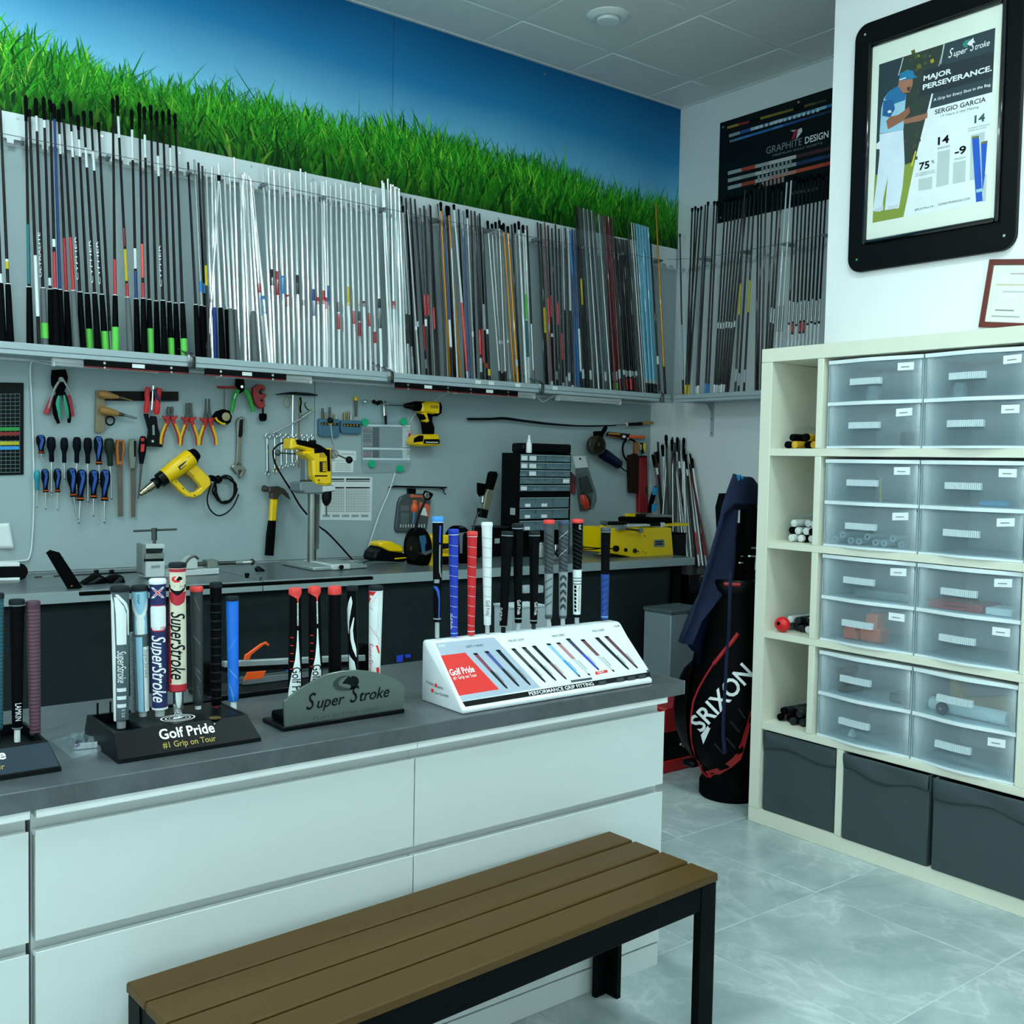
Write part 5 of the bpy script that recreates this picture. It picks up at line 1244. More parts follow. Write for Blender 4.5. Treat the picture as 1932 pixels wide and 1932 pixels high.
T.tube('cable', [(715, 1000), (690, 1070), (678, 1140), (700, 1215), (760, 1268), (830, 1255), (900, 1190), (945, 1090)], 6.5, 0.03, BLACK, n=7)
T.lathe('plug', (690, 945), (780, 970), [(0, 16), (.1, 24), (.5, 26), (.7, 16), (1, 10)], 0.05, BLACK_MATT); T.tube('cable_tie', [(770, 935), (800, 965), (770, 990), (745, 965), (770, 935)], 10, 0.05, BLACK_MATT)
for dy in (-8, 8): T.rod('pin', (690, 945 + dy), (672, 940 + dy), 3, 0.05, STEEL)
# spanners
sx = [(128, 520, 875), (200, 512, 850), (262, 520, 815), (312, 522, 800), (365, 520, 790), (410, 525, 760), (465, 525, 750), (512, 525, 700), (556, 525, 650)]
for i, (x, ya, yb) in enumerate(sx):
    T = Tool(fC, 'combination_spanner', 'chrome combination spanner, %s' % ('leftmost and longest of the row' if i == 0 else ('shortest, at the right end behind the drill' if i == 8 else ORD[i] + ' from left in the spanner row')), 'spanner', (x, ya), 'combination spanners', 0.012)
    w = 15 - i * 0.8; L = yb - ya
    T.plate('shaft', [(x - w * .55, ya + w), (x + w * .55, ya + w), (x + w * .5 + 2, yb - w), (x - w * .5 + 2, yb - w)], 0.016, 0.005, CHROME, 0.001)
    c = (x, ya); o = [(c[0] + math.cos(a * PI / 7) * w * 1.5, c[1] + math.sin(a * PI / 7) * w * 1.4) for a in range(15)]
    T.tube('ring', o, w * .42, 0.016, CHROME, sub=1)
    y = yb; X = x + 2
    T.plate('jaw', [(X - w * .6, y - w * 1.2), (X + w * .6, y - w * 1.2), (X + w * 1.5, y), (X + w * 1.3, y + w * 1.5), (X + w * .5, y + w * 1.4), (X + w * .6, y + w * .2), (X - w * .4, y), (X - w * .9, y + w * 1.3), (X - w * 1.6, y + w), (X - w * 1.5, y - w * .2)], 0.018, 0.007, CHROME, 0.001)
# magnet bar with hanging rods
T = Tool(fC, 'tool_rail', 'dark horizontal tool rail with rods above the spanner row', 'rail', (410, 115), d=0.02)
T.plate('bar', [(222, 118), (340, 100), (395, 98), (520, 108), (608, 125), (608, 136), (505, 134), (330, 122), (222, 126)], 0.03, 0.02, BLACK, 0.001)
T = Tool(fC, 'steel_rod', 'bright steel rod hanging from the rail above the spanners', 'rod', (368, 130), d=0.02)
T.rod('rod', (369, 130), (366, 530), 9, 0.035, CHROME); T.rod('collar', (370, 128), (370, 160), 13, 0.035, STEEL)
T = Tool(fC, 'brass_rod', 'thin brass coloured rod hanging beside the steel rod', 'rod', (428, 150), d=0.02)
T.rod('rod', (428, 150), (425, 830), 7, 0.035, M('dull brass', '#7d6745', 0.4, 0.6)); T.tube('clip', [(440, 150), (448, 200), (440, 250), (445, 300)], 8, 0.04, BLACK_MATT)
T = Tool(fC, 'tape_ring', 'yellowed ring of tape hanging on the rail', 'ring', (318, 190), d=0.02)
T.tube('ring', [(315 + 34 * math.cos(a * PI / 6), 192 + 55 * math.sin(a * PI / 6)) for a in range(13)], 5, 0.02, M('yellowed tape', '#8c8a55', 0.5), sub=2)
T = Tool(fC, 'breaker_bar', 'slanted steel breaker bar resting across the rods above the spanners', 'bar', (370, 390), d=0.03)
T.rod('shaft', (180, 495), (470, 345), 8, 0.045, STEEL); T.plate('head', [(440, 335), (560, 262), (574, 285), (455, 360)], 0.055, 0.015, CHROME, 0.003); T.disc('drive', (562, 272), 17, 0.058, 0.02, CHROME, n=12); T.tube('hook', [(490, 200), (482, 225), (500, 255), (520, 275)], 8, 0.05, DARK_STEEL)
# hammer
T = Tool(fC, 'claw_hammer', 'claw hammer with a black and yellow handle hanging on the board', 'hammer', (200, 1100), d=0.02)
HS = M('hammer steel', '#5a5148', 0.4, 0.75)
T.lathe('face', (80, 1025), (150, 1035), [(0, 30), (.35, 34), (.5, 24), (1, 26)], 0.04, HS); T.plate('head', [(145, 1010), (235, 1002), (262, 1030), (258, 1075), (225, 1125), (170, 1125), (165, 1070), (145, 1055)], 0.055, 0.03, HS, 0.004)
for dd in (0.056, 0.036): T.plate('claw', [(235, 1005), (290, 1030), (330, 1080), (348, 1132), (325, 1118), (285, 1085), (245, 1070)], dd, 0.010, HS, 0.002)
T.plate('handle', [(168, 1122), (230, 1128), (212, 1338), (156, 1338)], 0.05, 0.022, YELLOW, 0.005)
T.plate('grip', [(155, 1334), (213, 1334), (205, 1480), (190, 1672), (122, 1668), (135, 1480)], 0.052, 0.026, BLACK_MATT, 0.006)
# drill bit boxes
def bitbox(x0, x1, y0, y1, bits, label):
    T = Tool(fC, 'drill_bit_box', label, 'box', (x0, y0), 'drill bit boxes', 0.01)
    BB = M('dusty blue case', '#3f6d86', 0.45)
    T.plate('case', [(x0 + 8, y0), (x1 - 8, y0 + 5), (x1, y0 + 20), (x1 - 4, y1 - 10), (x1 - 20, y1), (x0 + 15, y1 - 8), (x0, y1 - 30), (x0, y0 + 12)], 0.022, 0.020, BB, 0.003)
    T.plate('window', [(x0 + 16, y0 + 35), (x1 - 14, y0 + 40), (x1 - 14, y0 + 70), (x0 + 16, y0 + 62)], 0.0226, 0.001, M('window amber', '#2c2b22', 0.3), 0)
    for k, (bx, bt, w, c) in enumerate(bits): T.rod('drill_bit', (bx, y0 + 6), (bx + 2, bt), w, 0.014, {'g': BRASS, 's': STEEL, 'd': DARK_STEEL}[c])
    for k in range(5): T.plate('slot_print', [(x0 + 26 + k * 30, y0 + 44), (x0 + 36 + k * 30, y0 + 45), (x0 + 36 + k * 30, y0 + 60), (x0 + 26 + k * 30, y0 + 59)], 0.023, 0.0006, M('amber', '#b8902c', 0.5), 0)
bitbox(622, 820, 355, 535, [(655, 255, 10, 'd'), (680, 300, 8, 'g'), (722, 245, 10, 'd'), (760, 310, 8, 'g'), (785, 335, 6, 's')], 'taller dusty blue drill bit box on the board')
bitbox(835, 1025, 368, 505, [(865, 295, 12, 'g'), (902, 285, 8, 'g'), (925, 318, 6, 's')], 'flatter dusty blue drill bit box right of the taller one')
T = Tool(fC, 'punch', 'small dark punch with a yellow cap above the blue boxes', 'punch', (975, 250), d=0.02)
T.rod('body', (975, 165), (975, 335), 17, 0.02, M('punch grey', '#4d5655', 0.45, 0.3), r2=10); T.lathe('cap', (975, 145), (975, 182), [(0, 14), (.3, 22), (1, 19)], 0.02, YELLOW)
T = Tool(fC, 'steel_ball', 'round steel ball on the board above the green magnets', 'ball', (1062, 195), d=0.0); T.ball('ball', (1062, 193), 22, 0.02, CHROME); T.rod('stem', (1062, 193), (1062, 193), 8, 0.02, STEEL, d2=0.0)
T = Tool(fC, 'socket_pair', 'pair of small black sockets left of the ratchet', 'socket', (1165, 200), d=0.0)
for x, y in ((1147, 193), (1182, 207)): T.lathe('knob', (x, y - 18), (x, y + 18), [(0, 10), (.3, 19), (.7, 19), (1, 10)], 0.015, BLACK)
T = Tool(fC, 'ratchet', 'chrome ratchet with a black grip hanging above the chart', 'ratchet', (1255, 250), d=0.02)
T.disc('head', (1255, 205), 25, 0.036, 0.018, CHROME); T.plate('neck', [(1235, 190), (1278, 185), (1275, 250), (1268, 330), (1245, 330), (1242, 250)], 0.030, 0.010, CHROME, 0.002); T.rod('grip', (1257, 325), (1262, 410), 14, 0.026, BLACK, r2=11); T.disc('button', (1258, 195), 9, 0.040, 0.004, DARK_STEEL); T.disc('drive', (1215, 195), 17, 0.02, 0.02, BLACK)
# chart in clear sleeve under four green magnets
T = Tool(fD, 'wall_chart', 'shaft chart in a clear sleeve held by round green magnets', 'chart', (250, 600), d=0.004)
T.plate('backing', [(10, 350), (470, 340), (497, 770), (465, 835), (30, 850), (8, 770)], 0.003, 0.002, M('grey sleeve', '#8fa0a2', 0.4), 0)
T.plate('sheet', [(22, 370), (492, 380), (490, 750), (22, 745)], 0.0038, 0.0006, M('chart grey', '#9aa6a8', 0.6), 0)
for y in (378, 607, 707): T.plate('white_row', [(24, y - 9), (492, y), (492, y + 14), (24, y + 8)], 0.0044, 0.0004, WHITE_INK, 0)
rk = random.Random(4)
for y in range(24):
    yy = 398 + y * 14
    if any(abs(yy - q) < 14 for q in (607, 707)): continue
    c = rk.choice(['#7a5f5c', '#8f8a8c', '#4b4d55', '#b0443f', '#c59a3d', '#b9775e', '#40566b'])
    T.plate('row_print', [(28, yy), (lerp(90, 120, rk.random()), yy + 1), (118, yy + 9), (28, yy + 8)], 0.0044, 0.0003, M('chart ' + c, c, 0.6), 0)
    T.plate('row_print', [(120, yy), (186, yy + 1), (186, yy + 13), (120, yy + 12)], 0.0044, 0.0003, M('chart ' + rk.choice(['#4b4d55', '#5d4548', '#3c5066', '#6b4a38']), '#4b4d55', 0.6), 0)
    T.plate('row_rule', [(190, yy), (410, yy + 4), (410, yy + 6), (190, yy + 2)], 0.0044, 0.0003, GREY_INK, 0)
    T.plate('row_print', [(415, yy + 3), (488, yy + 4), (488, yy + 12), (415, yy + 11)], 0.0044, 0.0003, WHITE_INK, 0)
    if y % 4 == 2: T.plate('row_print', [(462, yy + 3), (484, yy + 4), (484, yy + 14), (462, yy + 13)], 0.0049, 0.0003, M('chart yellow', '#d9b52e', 0.6), 0)
T.plate('red_tab', [(474, 455), (494, 455), (494, 520), (474, 520)], 0.0052, 0.0004, RED_INK, 0)
T.plate('sleeve', [(5, 130), (460, 150), (497, 770), (8, 770)], 0.0062, 0.0004, CLEAR, 0)
for (x, y), w in zip(((50, 350), (432, 343), (118, 758), (393, 806)), ('upper left', 'upper right', 'lower left', 'lower right')):
    T2 = Tool(fD, 'magnet', 'round green magnet at the %s of the shaft chart' % w, 'magnet', (x, y), 'green magnets', 0.007); T2.disc('disc', (x, y), 39, 0.015, 0.0075, M('magnet green', '#12b07c', 0.4))
# papers
T = Tool(fC, 'note_sheet', 'upper small white note half hidden behind the drill lever', 'paper', (880, 710), d=0.002); T.plate('sheet', [(770, 655), (975, 665), (978, 757), (770, 757)], 0.0016, 0.0006, PAPER, 0); T.plate('print', [(830, 690), (960, 695), (960, 700), (830, 695)], 0.002, 0.0003, GREY_INK, 0); T.plate('print', [(830, 725), (940, 727), (940, 731), (830, 729)], 0.002, 0.0003, GREY_INK, 0)
T = Tool(fC, 'note_sheet', 'lower small white note directly below the first one', 'paper', (850, 810), d=0.002); T.plate('sheet', [(745, 762), (950, 762), (947, 872), (745, 868)], 0.0024, 0.0006, PAPER, 0)
for k in range(5): T.plate('print', [(775, 785 + k * 16), (925, 787 + k * 16), (925, 790 + k * 16), (775, 788 + k * 16)], 0.0029, 0.0003, GREY_INK, 0)
T = Tool(fC, 'table_sheet', 'white sheet with printed number tables behind the drill press', 'paper', (880, 1120), d=0.002)
T.plate('sheet', [(655, 905), (1132, 915), (1122, 1332), (630, 1325)], 0.0016, 0.0008, PAPER, 0)
for x0, x1 in ((690, 862), (878, 1108)):
    for y, h in ((928, 14), (948, 12), (1010, 14)): T.plate('print', [(x0, y), (x1, y + 2), (x1, y + h), (x0, y + h)], 0.0022, 0.0003, INK if h == 14 else GREY_INK, 0)
    for k in range(14): T.plate('print', [(x0 - 20 if x0 < 700 else x0, 1035 + k * 16), (x1, 1037 + k * 16), (x1, 1041 + k * 16), (x0 - 20 if x0 < 700 else x0, 1039 + k * 16)], 0.0022, 0.0003, GREY_INK, 0)
    for k in range(9): T.plate('print', [(x0 + k * 24, 1030), (x0 + k * 24 + 2, 1030), (x0 + k * 24 + 2, 1255), (x0 + k * 24, 1255)], 0.0023, 0.0003, M('pale ink', '#9aa5a6', 0.7), 0)
for k in range(5): T.plate('print', [(655 + k * 92, 1275), (725 + k * 92, 1275), (725 + k * 92, 1300), (655 + k * 92, 1300)], 0.0022, 0.0003, M('pale ink', '#9aa5a6', 0.7), 0)
# cordless drill
T = Tool(fD, 'cordless_drill', 'yellow and black cordless drill hanging on the board', 'drill', (700, 400), d=0.02)
T.lathe('chuck', (430, 185), (520, 187), [(0, 14), (.1, 22), (.3, 28), (.6, 34), (1, 42)], 0.055, BLACK, n=18); T.rod('bit', (280, 178), (430, 185), 5, 0.055, DARK_STEEL)
T.lathe('gearbox', (515, 187), (625, 195), [(0, 42), (.2, 48), (1, 50)], 0.055, BLACK_MATT, n=20); T.lathe('collar', (622, 195), (692, 198), [(0, 52), (1, 50)], 0.055, MID_GREY, n=20)
T.plate('motor_housing', [(612, 165), (640, 150), (690, 142), (790, 148), (805, 190), (800, 250), (770, 278), (700, 262), (645, 258), (612, 245)], 0.085, 0.06, YELLOW, 0.008)
T.plate('rear_cap', [(770, 150), (800, 155), (812, 195), (806, 260), (765, 290), (730, 285), (728, 262), (770, 250)], 0.086, 0.062, BLACK_MATT, 0.006); T.plate('print', [(690, 180), (768, 184), (766, 215), (690, 210)], 0.0856, 0.0005, M('dark yellow', '#b08a0a', 0.4), 0)
T.plate('handle', [(600, 255), (720, 265), (715, 340), (738, 400), (735, 465), (660, 462), (645, 350), (615, 290)], 0.078, 0.046, BLACK_MATT, 0.007); T.plate('trigger', [(592, 258), (655, 250), (668, 300), (682, 340), (655, 352), (625, 330), (650, 315), (630, 275)], 0.080, 0.030, YELLOW, 0.003)
T.plate('battery', [(545, 500), (580, 470), (770, 465), (785, 500), (792, 560), (785, 578), (600, 585), (540, 570), (530, 545)], 0.090, 0.07, YELLOW, 0.008); T.plate('battery_band', [(628, 515), (775, 513), (785, 530), (780, 562), (620, 560)], 0.0915, 0.01, BLACK, 0.001); T.plate('battery_front', [(540, 505), (580, 478), (625, 478), (620, 540), (560, 545), (532, 548)], 0.0912, 0.01, BLACK_MATT, 0.002)
T.plate('print', [(645, 540), (765, 543), (765, 551), (645, 549)], 0.0922, 0.0005, WHITE_INK, 0)
# lower rail and bit kit
T = Tool(fD, 'tool_rail', 'thin black rail on the board above the orange bit set', 'rail', (600, 985), d=0.02)
T.plate('bar', [(345, 972), (855, 985), (855, 998), (345, 988)], 0.02, 0.018, BLACK, 0.001); T.plate('bar_end', [(285, 985), (345, 978), (345, 990), (285, 992)], 0.016, 0.01, BLACK, 0.001)
T = Tool(fD, 'hex_key', 'small bent black hex key at the right end of the rail', 'key', (820, 1020), d=0.02); T.tube('key', [(735, 985), (800, 1000), (818, 1015), (822, 1040), (842, 1058)], 6, 0.026, BLACK)
T = Tool(fD, 'bit_set', 'clear bit set case with orange screwdriver hanging from the rail', 'tool set', (520, 1200), d=0.01)
T.plate('tray', [(375, 1140), (400, 1085), (460, 1055), (640, 1050), (700, 1080), (690, 1200), (660, 1400), (640, 1425), (360, 1430), (345, 1395)], 0.018, 0.016, M('case dark grey', '#2b3132', 0.35), 0.004)
for y in (1170, 1240, 1295): T.plate('tray_cell', [(402, y), (480, y), (478, y + 50), (398, y + 50)], 0.0205, 0.004, M('cell grey', '#4b5556', 0.4), 0.001)
for k in range(10): T.rod('bit', (398 + k * 26, 1352), (395 + k * 26, 1385), 7, 0.022, STEEL)
T.plate('case_hook', [(468, 1000), (550, 1000), (548, 1062), (470, 1062)], 0.016, 0.01, BLACK, 0.002)
T.plate('card', [(580, 1130), (688, 1165), (672, 1280), (585, 1260)], 0.0206, 0.001, ORANGE, 0); T.plate('card_print', [(590, 1195), (640, 1190), (660, 1270), (590, 1262)], 0.0214, 0.0006, WHITE_INK, 0)
T.lathe('orange_handle', (538, 1115), (530, 1235), [(0, 16), (.1, 26), (.3, 22), (.45, 36), (.8, 38), (1, 20)], 0.032, ORANGE); T.rod('orange_handle_shaft', (530, 1235), (520, 1345), 16, 0.028, M('steel blue plastic', '#2c6d8f', 0.4), r2=11)
T.lathe('orange_driver', (495, 1075), (630, 1082), [(0, 14), (.1, 20), (.3, 12), (.5, 12), (1, 11)], 0.034, ORANGE)
T.plate('cover', [(372, 1135), (400, 1082), (460, 1052), (640, 1048), (702, 1080), (688, 1200), (662, 1400), (640, 1420), (358, 1425), (343, 1395)], 0.045, 0.001, CLEAR, 0)
# long black rod with wooden grip
T = Tool(fE, 'long_rod', 'long slim black rod with a wooden tip hung across the board', 'rod', (700, 220), d=0.02)
T.tube('blade', [(-222, 170), (-200, 180), (40, 178), (180, 172), (400, 200), (700, 235), (1000, 255), (1250, 255), (1420, 248)], [2, 14, 14, 16, 15, 14, 10, 9, 8], 0.026, BLACK, flat=0.6)
T.rod('sleeve', (1420, 246), (1535, 240), 9, 0.026, MID_GREY); T.rod('grip', (1535, 240), (1700, 232), 17, 0.026, BLACK, r2=21); T.rod('wooden_tip', (1700, 230), (1832, 218), 19, 0.026, WOOD, r2=17, round_=True); T.rod('ring', (1532, 240), (1540, 240), 18, 0.026, WHITE_INK)
# angle grinder
T = Tool(fF, 'angle_grinder', 'dark blue angle grinder with a worn disc guard hung by its head', 'grinder', (290, 460), d=0.02)
T.disc('guard', (300, 470), 105, 0.08, 0.05, M('worn guard', '#3d382c', 0.45, 0.5)); T.disc('disc', (290, 465), 88, 0.086, 0.004, M('grinding disc', '#252018', 0.8)); T.disc('hub', (290, 460), 20, 0.092, 0.006, DARK_STEEL)
T.plate('guard_rim', [(190, 470), (200, 400), (240, 372), (300, 360), (270, 420), (235, 500), (260, 570), (225, 560)], 0.10, 0.018, M('worn guard', '#3d382c', 0.45, 0.5), 0.004)
T.lathe('side_handle', (318, 360), (372, 265), [(0, 22), (.6, 26), (1, 20)], 0.06, BLACK_MATT)
T.plate('head', [(280, 315), (330, 310), (345, 350), (350, 420), (290, 400)], 0.06, 0.04, BLACK_MATT, 0.004)
T.lathe('body', (335, 560), (525, 690), [(0, 62), (.2, 66), (.6, 58), (.92, 56), (1, 40)], 0.055, M('grinder navy', '#0d1530', 0.4), n=18)
T.tube('cable', [(530, 700), (560, 735), (600, 755), (630, 755)], 8, 0.04, BLACK)
# orange saw piece, holster and long red level
T = Tool(fF, 'folding_saw', 'black and orange tool with yellow print reaching over the red level', 'saw', (560, 370), d=0.02)
T.plate('blade', [(375, 350), (400, 320), (640, 345), (635, 420), (560, 408), (390, 365)], 0.03, 0.008, M('black red sleeve', '#1c0d0c', 0.45), 0.001); T.plate('print', [(400, 328), (530, 340), (525, 355), (395, 345)], 0.0306, 0.0004, M('print amber', '#c58a12', 0.5), 0); T.plate('print', [(400, 362), (540, 388), (535, 396), (400, 370)], 0.0306, 0.0004, M('print red', '#a52814', 0.5), 0); T.plate('print', [(555, 358), (588, 362), (586, 388), (553, 384)], 0.0306, 0.0004, WHITE_INK, 0)
T.plate('grip', [(640, 358), (808, 362), (808, 395), (640, 390)], 0.04, 0.02, ORANGE, 0.003); T.disc('pivot', (615, 398), 15, 0.034, 0.006, STEEL)
T = Tool(fF, 'holster', 'dark brown slim holster hanging beside the red level', 'holster', (690, 780), d=0.02)
T.plate('body', [(640, 580), (720, 560), (745, 600), (735, 850), (725, 1002), (660, 995), (648, 985)], 0.05, 0.03, M('brown leather', '#2a1a14', 0.7), 0.005); T.tube('strap', [(600, 400), (565, 450), (556, 520), (570, 590), (600, 635)], 14, 0.035, BLACK_MATT, flat=0.5); T.tube('strap', [(640, 400), (700, 440), (700, 520), (650, 620)], 12, 0.04, BLACK_MATT, flat=0.5)
T.plate('tool_handle', [(700, 435), (735, 435), (728, 560), (700, 565)], 0.055, 0.02, M('amber wood', '#8a4f18', 0.5), 0.004); T.plate('yellow_tag', [(755, 440), (808, 445), (805, 540), (770, 570)], 0.035, 0.006, M('tag dark', '#1c1a10', 0.5), 0.001); T.plate('print', [(785, 445), (810, 445), (808, 535), (795, 545), (780, 490)], 0.0358, 0.0004, YELLOW, 0); T.plate('print', [(752, 460), (765, 460), (762, 520), (750, 520)], 0.0358, 0.0004, YELLOW, 0)
T = Tool(fF, 'spirit_level', 'long red spirit level standing upright at the right end of the board', 'level', (780, 900), d=0.0)
T.plate('body', [(742, 600), (828, 600), (838, 1215), (738, 1215)], 0.03, 0.026, M('level red', '#8d0d14', 0.4), 0.002); T.plate('rail', [(815, 600), (828, 600), (838, 1215), (824, 1215)], 0.0315, 0.004, M('rail red', '#6e0a10', 0.4), 0.001); T.plate('vial', [(808, 925), (830, 925), (832, 1000), (810, 1000)], 0.033, 0.02, M('vial dark', '#2b3022', 0.3), 0.002)
T.plate('end_cap', [(745, 585), (828, 585), (828, 602), (745, 602)], 0.0305, 0.027, BLACK, 0.002)
# blister pack
T = Tool(fE, 'blister_pack', 'clear blister pack with an orange red tool beside the drawer cabinet', 'pack', (1080, 900), d=0.01)
T.plate('card', [(940, 590), (1085, 585), (1108, 712), (970, 722)], 0.008, 0.0015, PAPER, 0); T.disc('hang_hole', (1022, 618), 14, 0.0086, 0.001, BLACK, n=10)
T.plate('card_back', [(970, 722), (1108, 712), (1200, 990), (1205, 1080), (1170, 1170), (1020, 1200), (985, 1000)], 0.006, 0.0012, M('card grey', '#5f6b6a', 0.6), 0)
T.plate('dark_insert', [(1020, 830), (1110, 805), (1175, 985), (1040, 1000)], 0.018, 0.010, M('insert dark', '#27302e', 0.5), 0.003); T.lathe('red_handle', (1040, 1015), (1095, 1165), [(0, 18), (.15, 42), (.6, 50), (1, 34)], 0.024, M('orange red', '#d8351c', 0.35)); T.tube('black_rim', [(1050, 1000), (1110, 1040), (1135, 1110), (1120, 1175)], 10, 0.026, BLACK)
T.plate('bubble', [(990, 800), (1120, 780), (1200, 985), (1195, 1090), (1150, 1180), (1010, 1200), (985, 1000)], 0.040, 0.034, CLEAR, 0.008)
T = Tool(fE, 'red_card', 'dull red card tucked between the drawer cabinet and blister pack', 'card', (955, 900), d=0.005); T.plate('sheet', [(925, 760), (985, 830), (970, 1020), (925, 1000)], 0.012, 0.004, M('maroon card', '#4f1720', 0.5), 0.0006); T.plate('print', [(930, 890), (965, 915), (960, 1010), (930, 995)], 0.0126, 0.0004, M('print dark red', '#8d1420', 0.5), 0)
# ================================================================ THINGS ON THE REAR WORKBENCH
BZ = BENCH_Z + 0.0003
ALU = M('cast aluminium', '#a7b2b2', 0.4, 0.55, nz=0.08)
PALE_PAINT = M('pale grey machine paint', '#c5cecd', 0.4, nz=0.03)
def boxp(name, mat, par, a, b, ch=0.003): return MB().box(a, b, ch).build(name, mat, par)
# folding ruler bar along the front edge
DR = lambda y: BY - y
T = Tool(fA, 'length_ruler', 'long black measuring bar along the bench edge with a leaning upright arm', 'ruler', (650, 1830), d=DR(3.80))
pa, pb = onz(152, 1118, BENCH_Z + 0.012), onz(704, 1088, BENCH_Z + 0.012)
u = (pb - pa).normalized(); w = V((-u.y, u.x, 0))
MB().prism([pa, pb, pb + w * 0.022, pa + w * 0.022], (0, 0, -0.0115), 0.001).build('bar', BLACK_MATT, T.t)
T.plate('arm', [(368, 1525), (400, 1502), (472, 1522), (655, 1800), (640, 1846), (545, 1822)], DR(3.80), 0.008, BLACK_MATT)
T.disc('hinge', (652, 1822), 17, DR(3.79), 0.008, STEEL); T.disc('stud', (568, 1788), 8, DR(3.798), 0.003, BRASS)
for x, y in ((1015, 1782), (1120, 1808)):
    q = onz(*fB(x, y + 18), BENCH_Z + 0.013); MB().lathe(q, q + V((0, 0, 0.020)), [(0, 0.006), (.5, 0.009), (.9, 0.010), (1, 0.005)], 12).build('screw_knob', BLACK if x < 1100 else STEEL, T.t)
# black rounded device at the left edge
T = Tool(fA, 'sound_bar', 'black rounded device with white stripes lying on the bench at the left edge', 'device', (60, 1740), d=DR(4.2))
T.plate('body', [(-150, 1612), (150, 1606), (195, 1618), (222, 1650), (226, 1685), (205, 1725), (170, 1742), (-150, 1752)], DR(4.16), 0.07, BLACK, 0.006)
T.plate('stripe', [(-150, 1604), (158, 1602), (158, 1632), (-150, 1638)], DR(4.158), 0.05, WHITE_PLASTIC, 0.002); T.plate('stripe', [(-150, 1728), (158, 1720), (158, 1744), (-150, 1752)], DR(4.158), 0.05, WHITE_PLASTIC, 0.002)
# shaft lying on two stands, two rubber clamps
T = Tool(fA, 'test_shaft', 'thin dark shaft lying on two small black stands at the back of the bench', 'shaft', (700, 1720), d=DR(4.22))
T.rod('shaft', (275, 1722), (720, 1700), 9, DR(4.22), M('dark brown shaft', '#2d2426', 0.35), r2=11); T.rod('shaft_tip', (720, 1700), (1125, 1676), 13, DR(4.22), BLACK, r2=7); T.rod('pale_band', (330, 1718), (420, 1714), 11, DR(4.2195), MID_GREY)
for x, y in ((772, 1660), (893, 1658)): T.plate('stand', [(x - 18, y + 5), (x + 12, y), (x + 16, y + 70), (x - 22, y + 72)], DR(4.21), 0.02, BLACK, 0.002)
for pts, lab in (([(655, 1772), (760, 1705), (800, 1700), (845, 1725), (842, 1775), (800, 1788), (690, 1788)], 'left black rubber vise clamp lying on the bench'), ([(855, 1735), (900, 1712), (960, 1702), (985, 1718), (1000, 1770), (960, 1782), (860, 1778)], 'right black rubber vise clamp lying on the bench')):
    T = Tool(fA, 'vise_clamp', lab, 'clamp', (pts[0][0] + 80, 1785), 'rubber vise clamps', DR(3.93))
    T.plate('body', pts, DR(3.90), 0.05, BLACK_MATT, 0.006); c = pts[2]; T.plate('ridge', [(pts[0][0] + 40, 1768), (c[0] - 10, 1716), (c[0] + 25, 1722), (pts[0][0] + 90, 1770)], DR(3.898), 0.03, DARK_GREY, 0.002)
# vertical vise
T = Tool(fB, 'grip_vise', 'pale grey vise with a T-bar handle standing on the bench', 'vise', (240, 1790), d=DR(3.98))
vy = 3.97
T.rod('t_bar', (52, 1402), (420, 1386), 9, DR(vy + .04), M('vise steel', '#4e5756', 0.35, 0.7)); T.rod('spindle', (228, 1376), (230, 1478), 22, DR(vy + .04), M('vise steel', '#4e5756', 0.35, 0.7)); T.rod('spindle', (230, 1478), (230, 1512), 13, DR(vy + .04), DARK_STEEL)
T.plate('top_jaw', [(162, 1515), (320, 1512), (320, 1550), (162, 1552)], DR(vy), 0.08, PALE_PAINT, 0.002); T.plate('post', [(130, 1515), (162, 1515), (162, 1790), (130, 1760)], DR(vy + .01), 0.07, CAST, 0.001)
T.plate('jaw_pad', [(168, 1552), (305, 1550), (300, 1585), (172, 1588)], DR(vy + .006), 0.06, DARK_GREY, 0.002); T.plate('middle_jaw', [(160, 1595), (315, 1590), (315, 1635), (160, 1640)], DR(vy), 0.08, CAST, 0.002); T.plate('jaw_pad', [(145, 1640), (310, 1636), (308, 1656), (145, 1660)], DR(vy + .004), 0.07, BLACK, 0.001)
T.plate('lower_block', [(162, 1662), (320, 1660), (320, 1790), (162, 1795)], DR(vy - .004), 0.09, PALE_PAINT, 0.002); T.plate('name_plate', [(205, 1695), (278, 1690), (278, 1714), (205, 1720)], DR(vy - .0045), 0.001, M('faint print', '#8e9696', 0.6), 0)
T.plate('mark', [(238, 1600), (243, 1600), (243, 1608), (238, 1608)], DR(vy - .0005), 0.001, INK, 0)
# horizontal puller on a rail
T = Tool(fB, 'shaft_puller', 'horizontal shaft puller with a screw, black crank and pale base rail', 'puller', (600, 1800), d=DR(4.0))
py_ = 4.0
T.plate('base_rail', [(320, 1748), (780, 1716), (780, 1765), (320, 1795)], DR(py_), 0.10, PALE_PAINT, 0.002)
T.plate('fixed_jaw', [(488, 1728), (495, 1680), (530, 1632), (570, 1618), (600, 1640), (602, 1722)], DR(py_ + .01), 0.06, PALE_PAINT, 0.004); T.tube('jaw_rim', [(490, 1720), (500, 1670), (535, 1628), (575, 1616), (602, 1640)], 9, DR(py_ + .012), DARK_STEEL)
T.rod('screw', (600, 1682), (690, 1680), 17, DR(py_ + .04), DARK_STEEL); T.plate('moving_jaw', [(685, 1655), (772, 1648), (776, 1712), (690, 1722)], DR(py_ + .01), 0.06, CAST, 0.003); T.rod('screw', (772, 1676), (920, 1670), 15, DR(py_ + .04), DARK_STEEL)
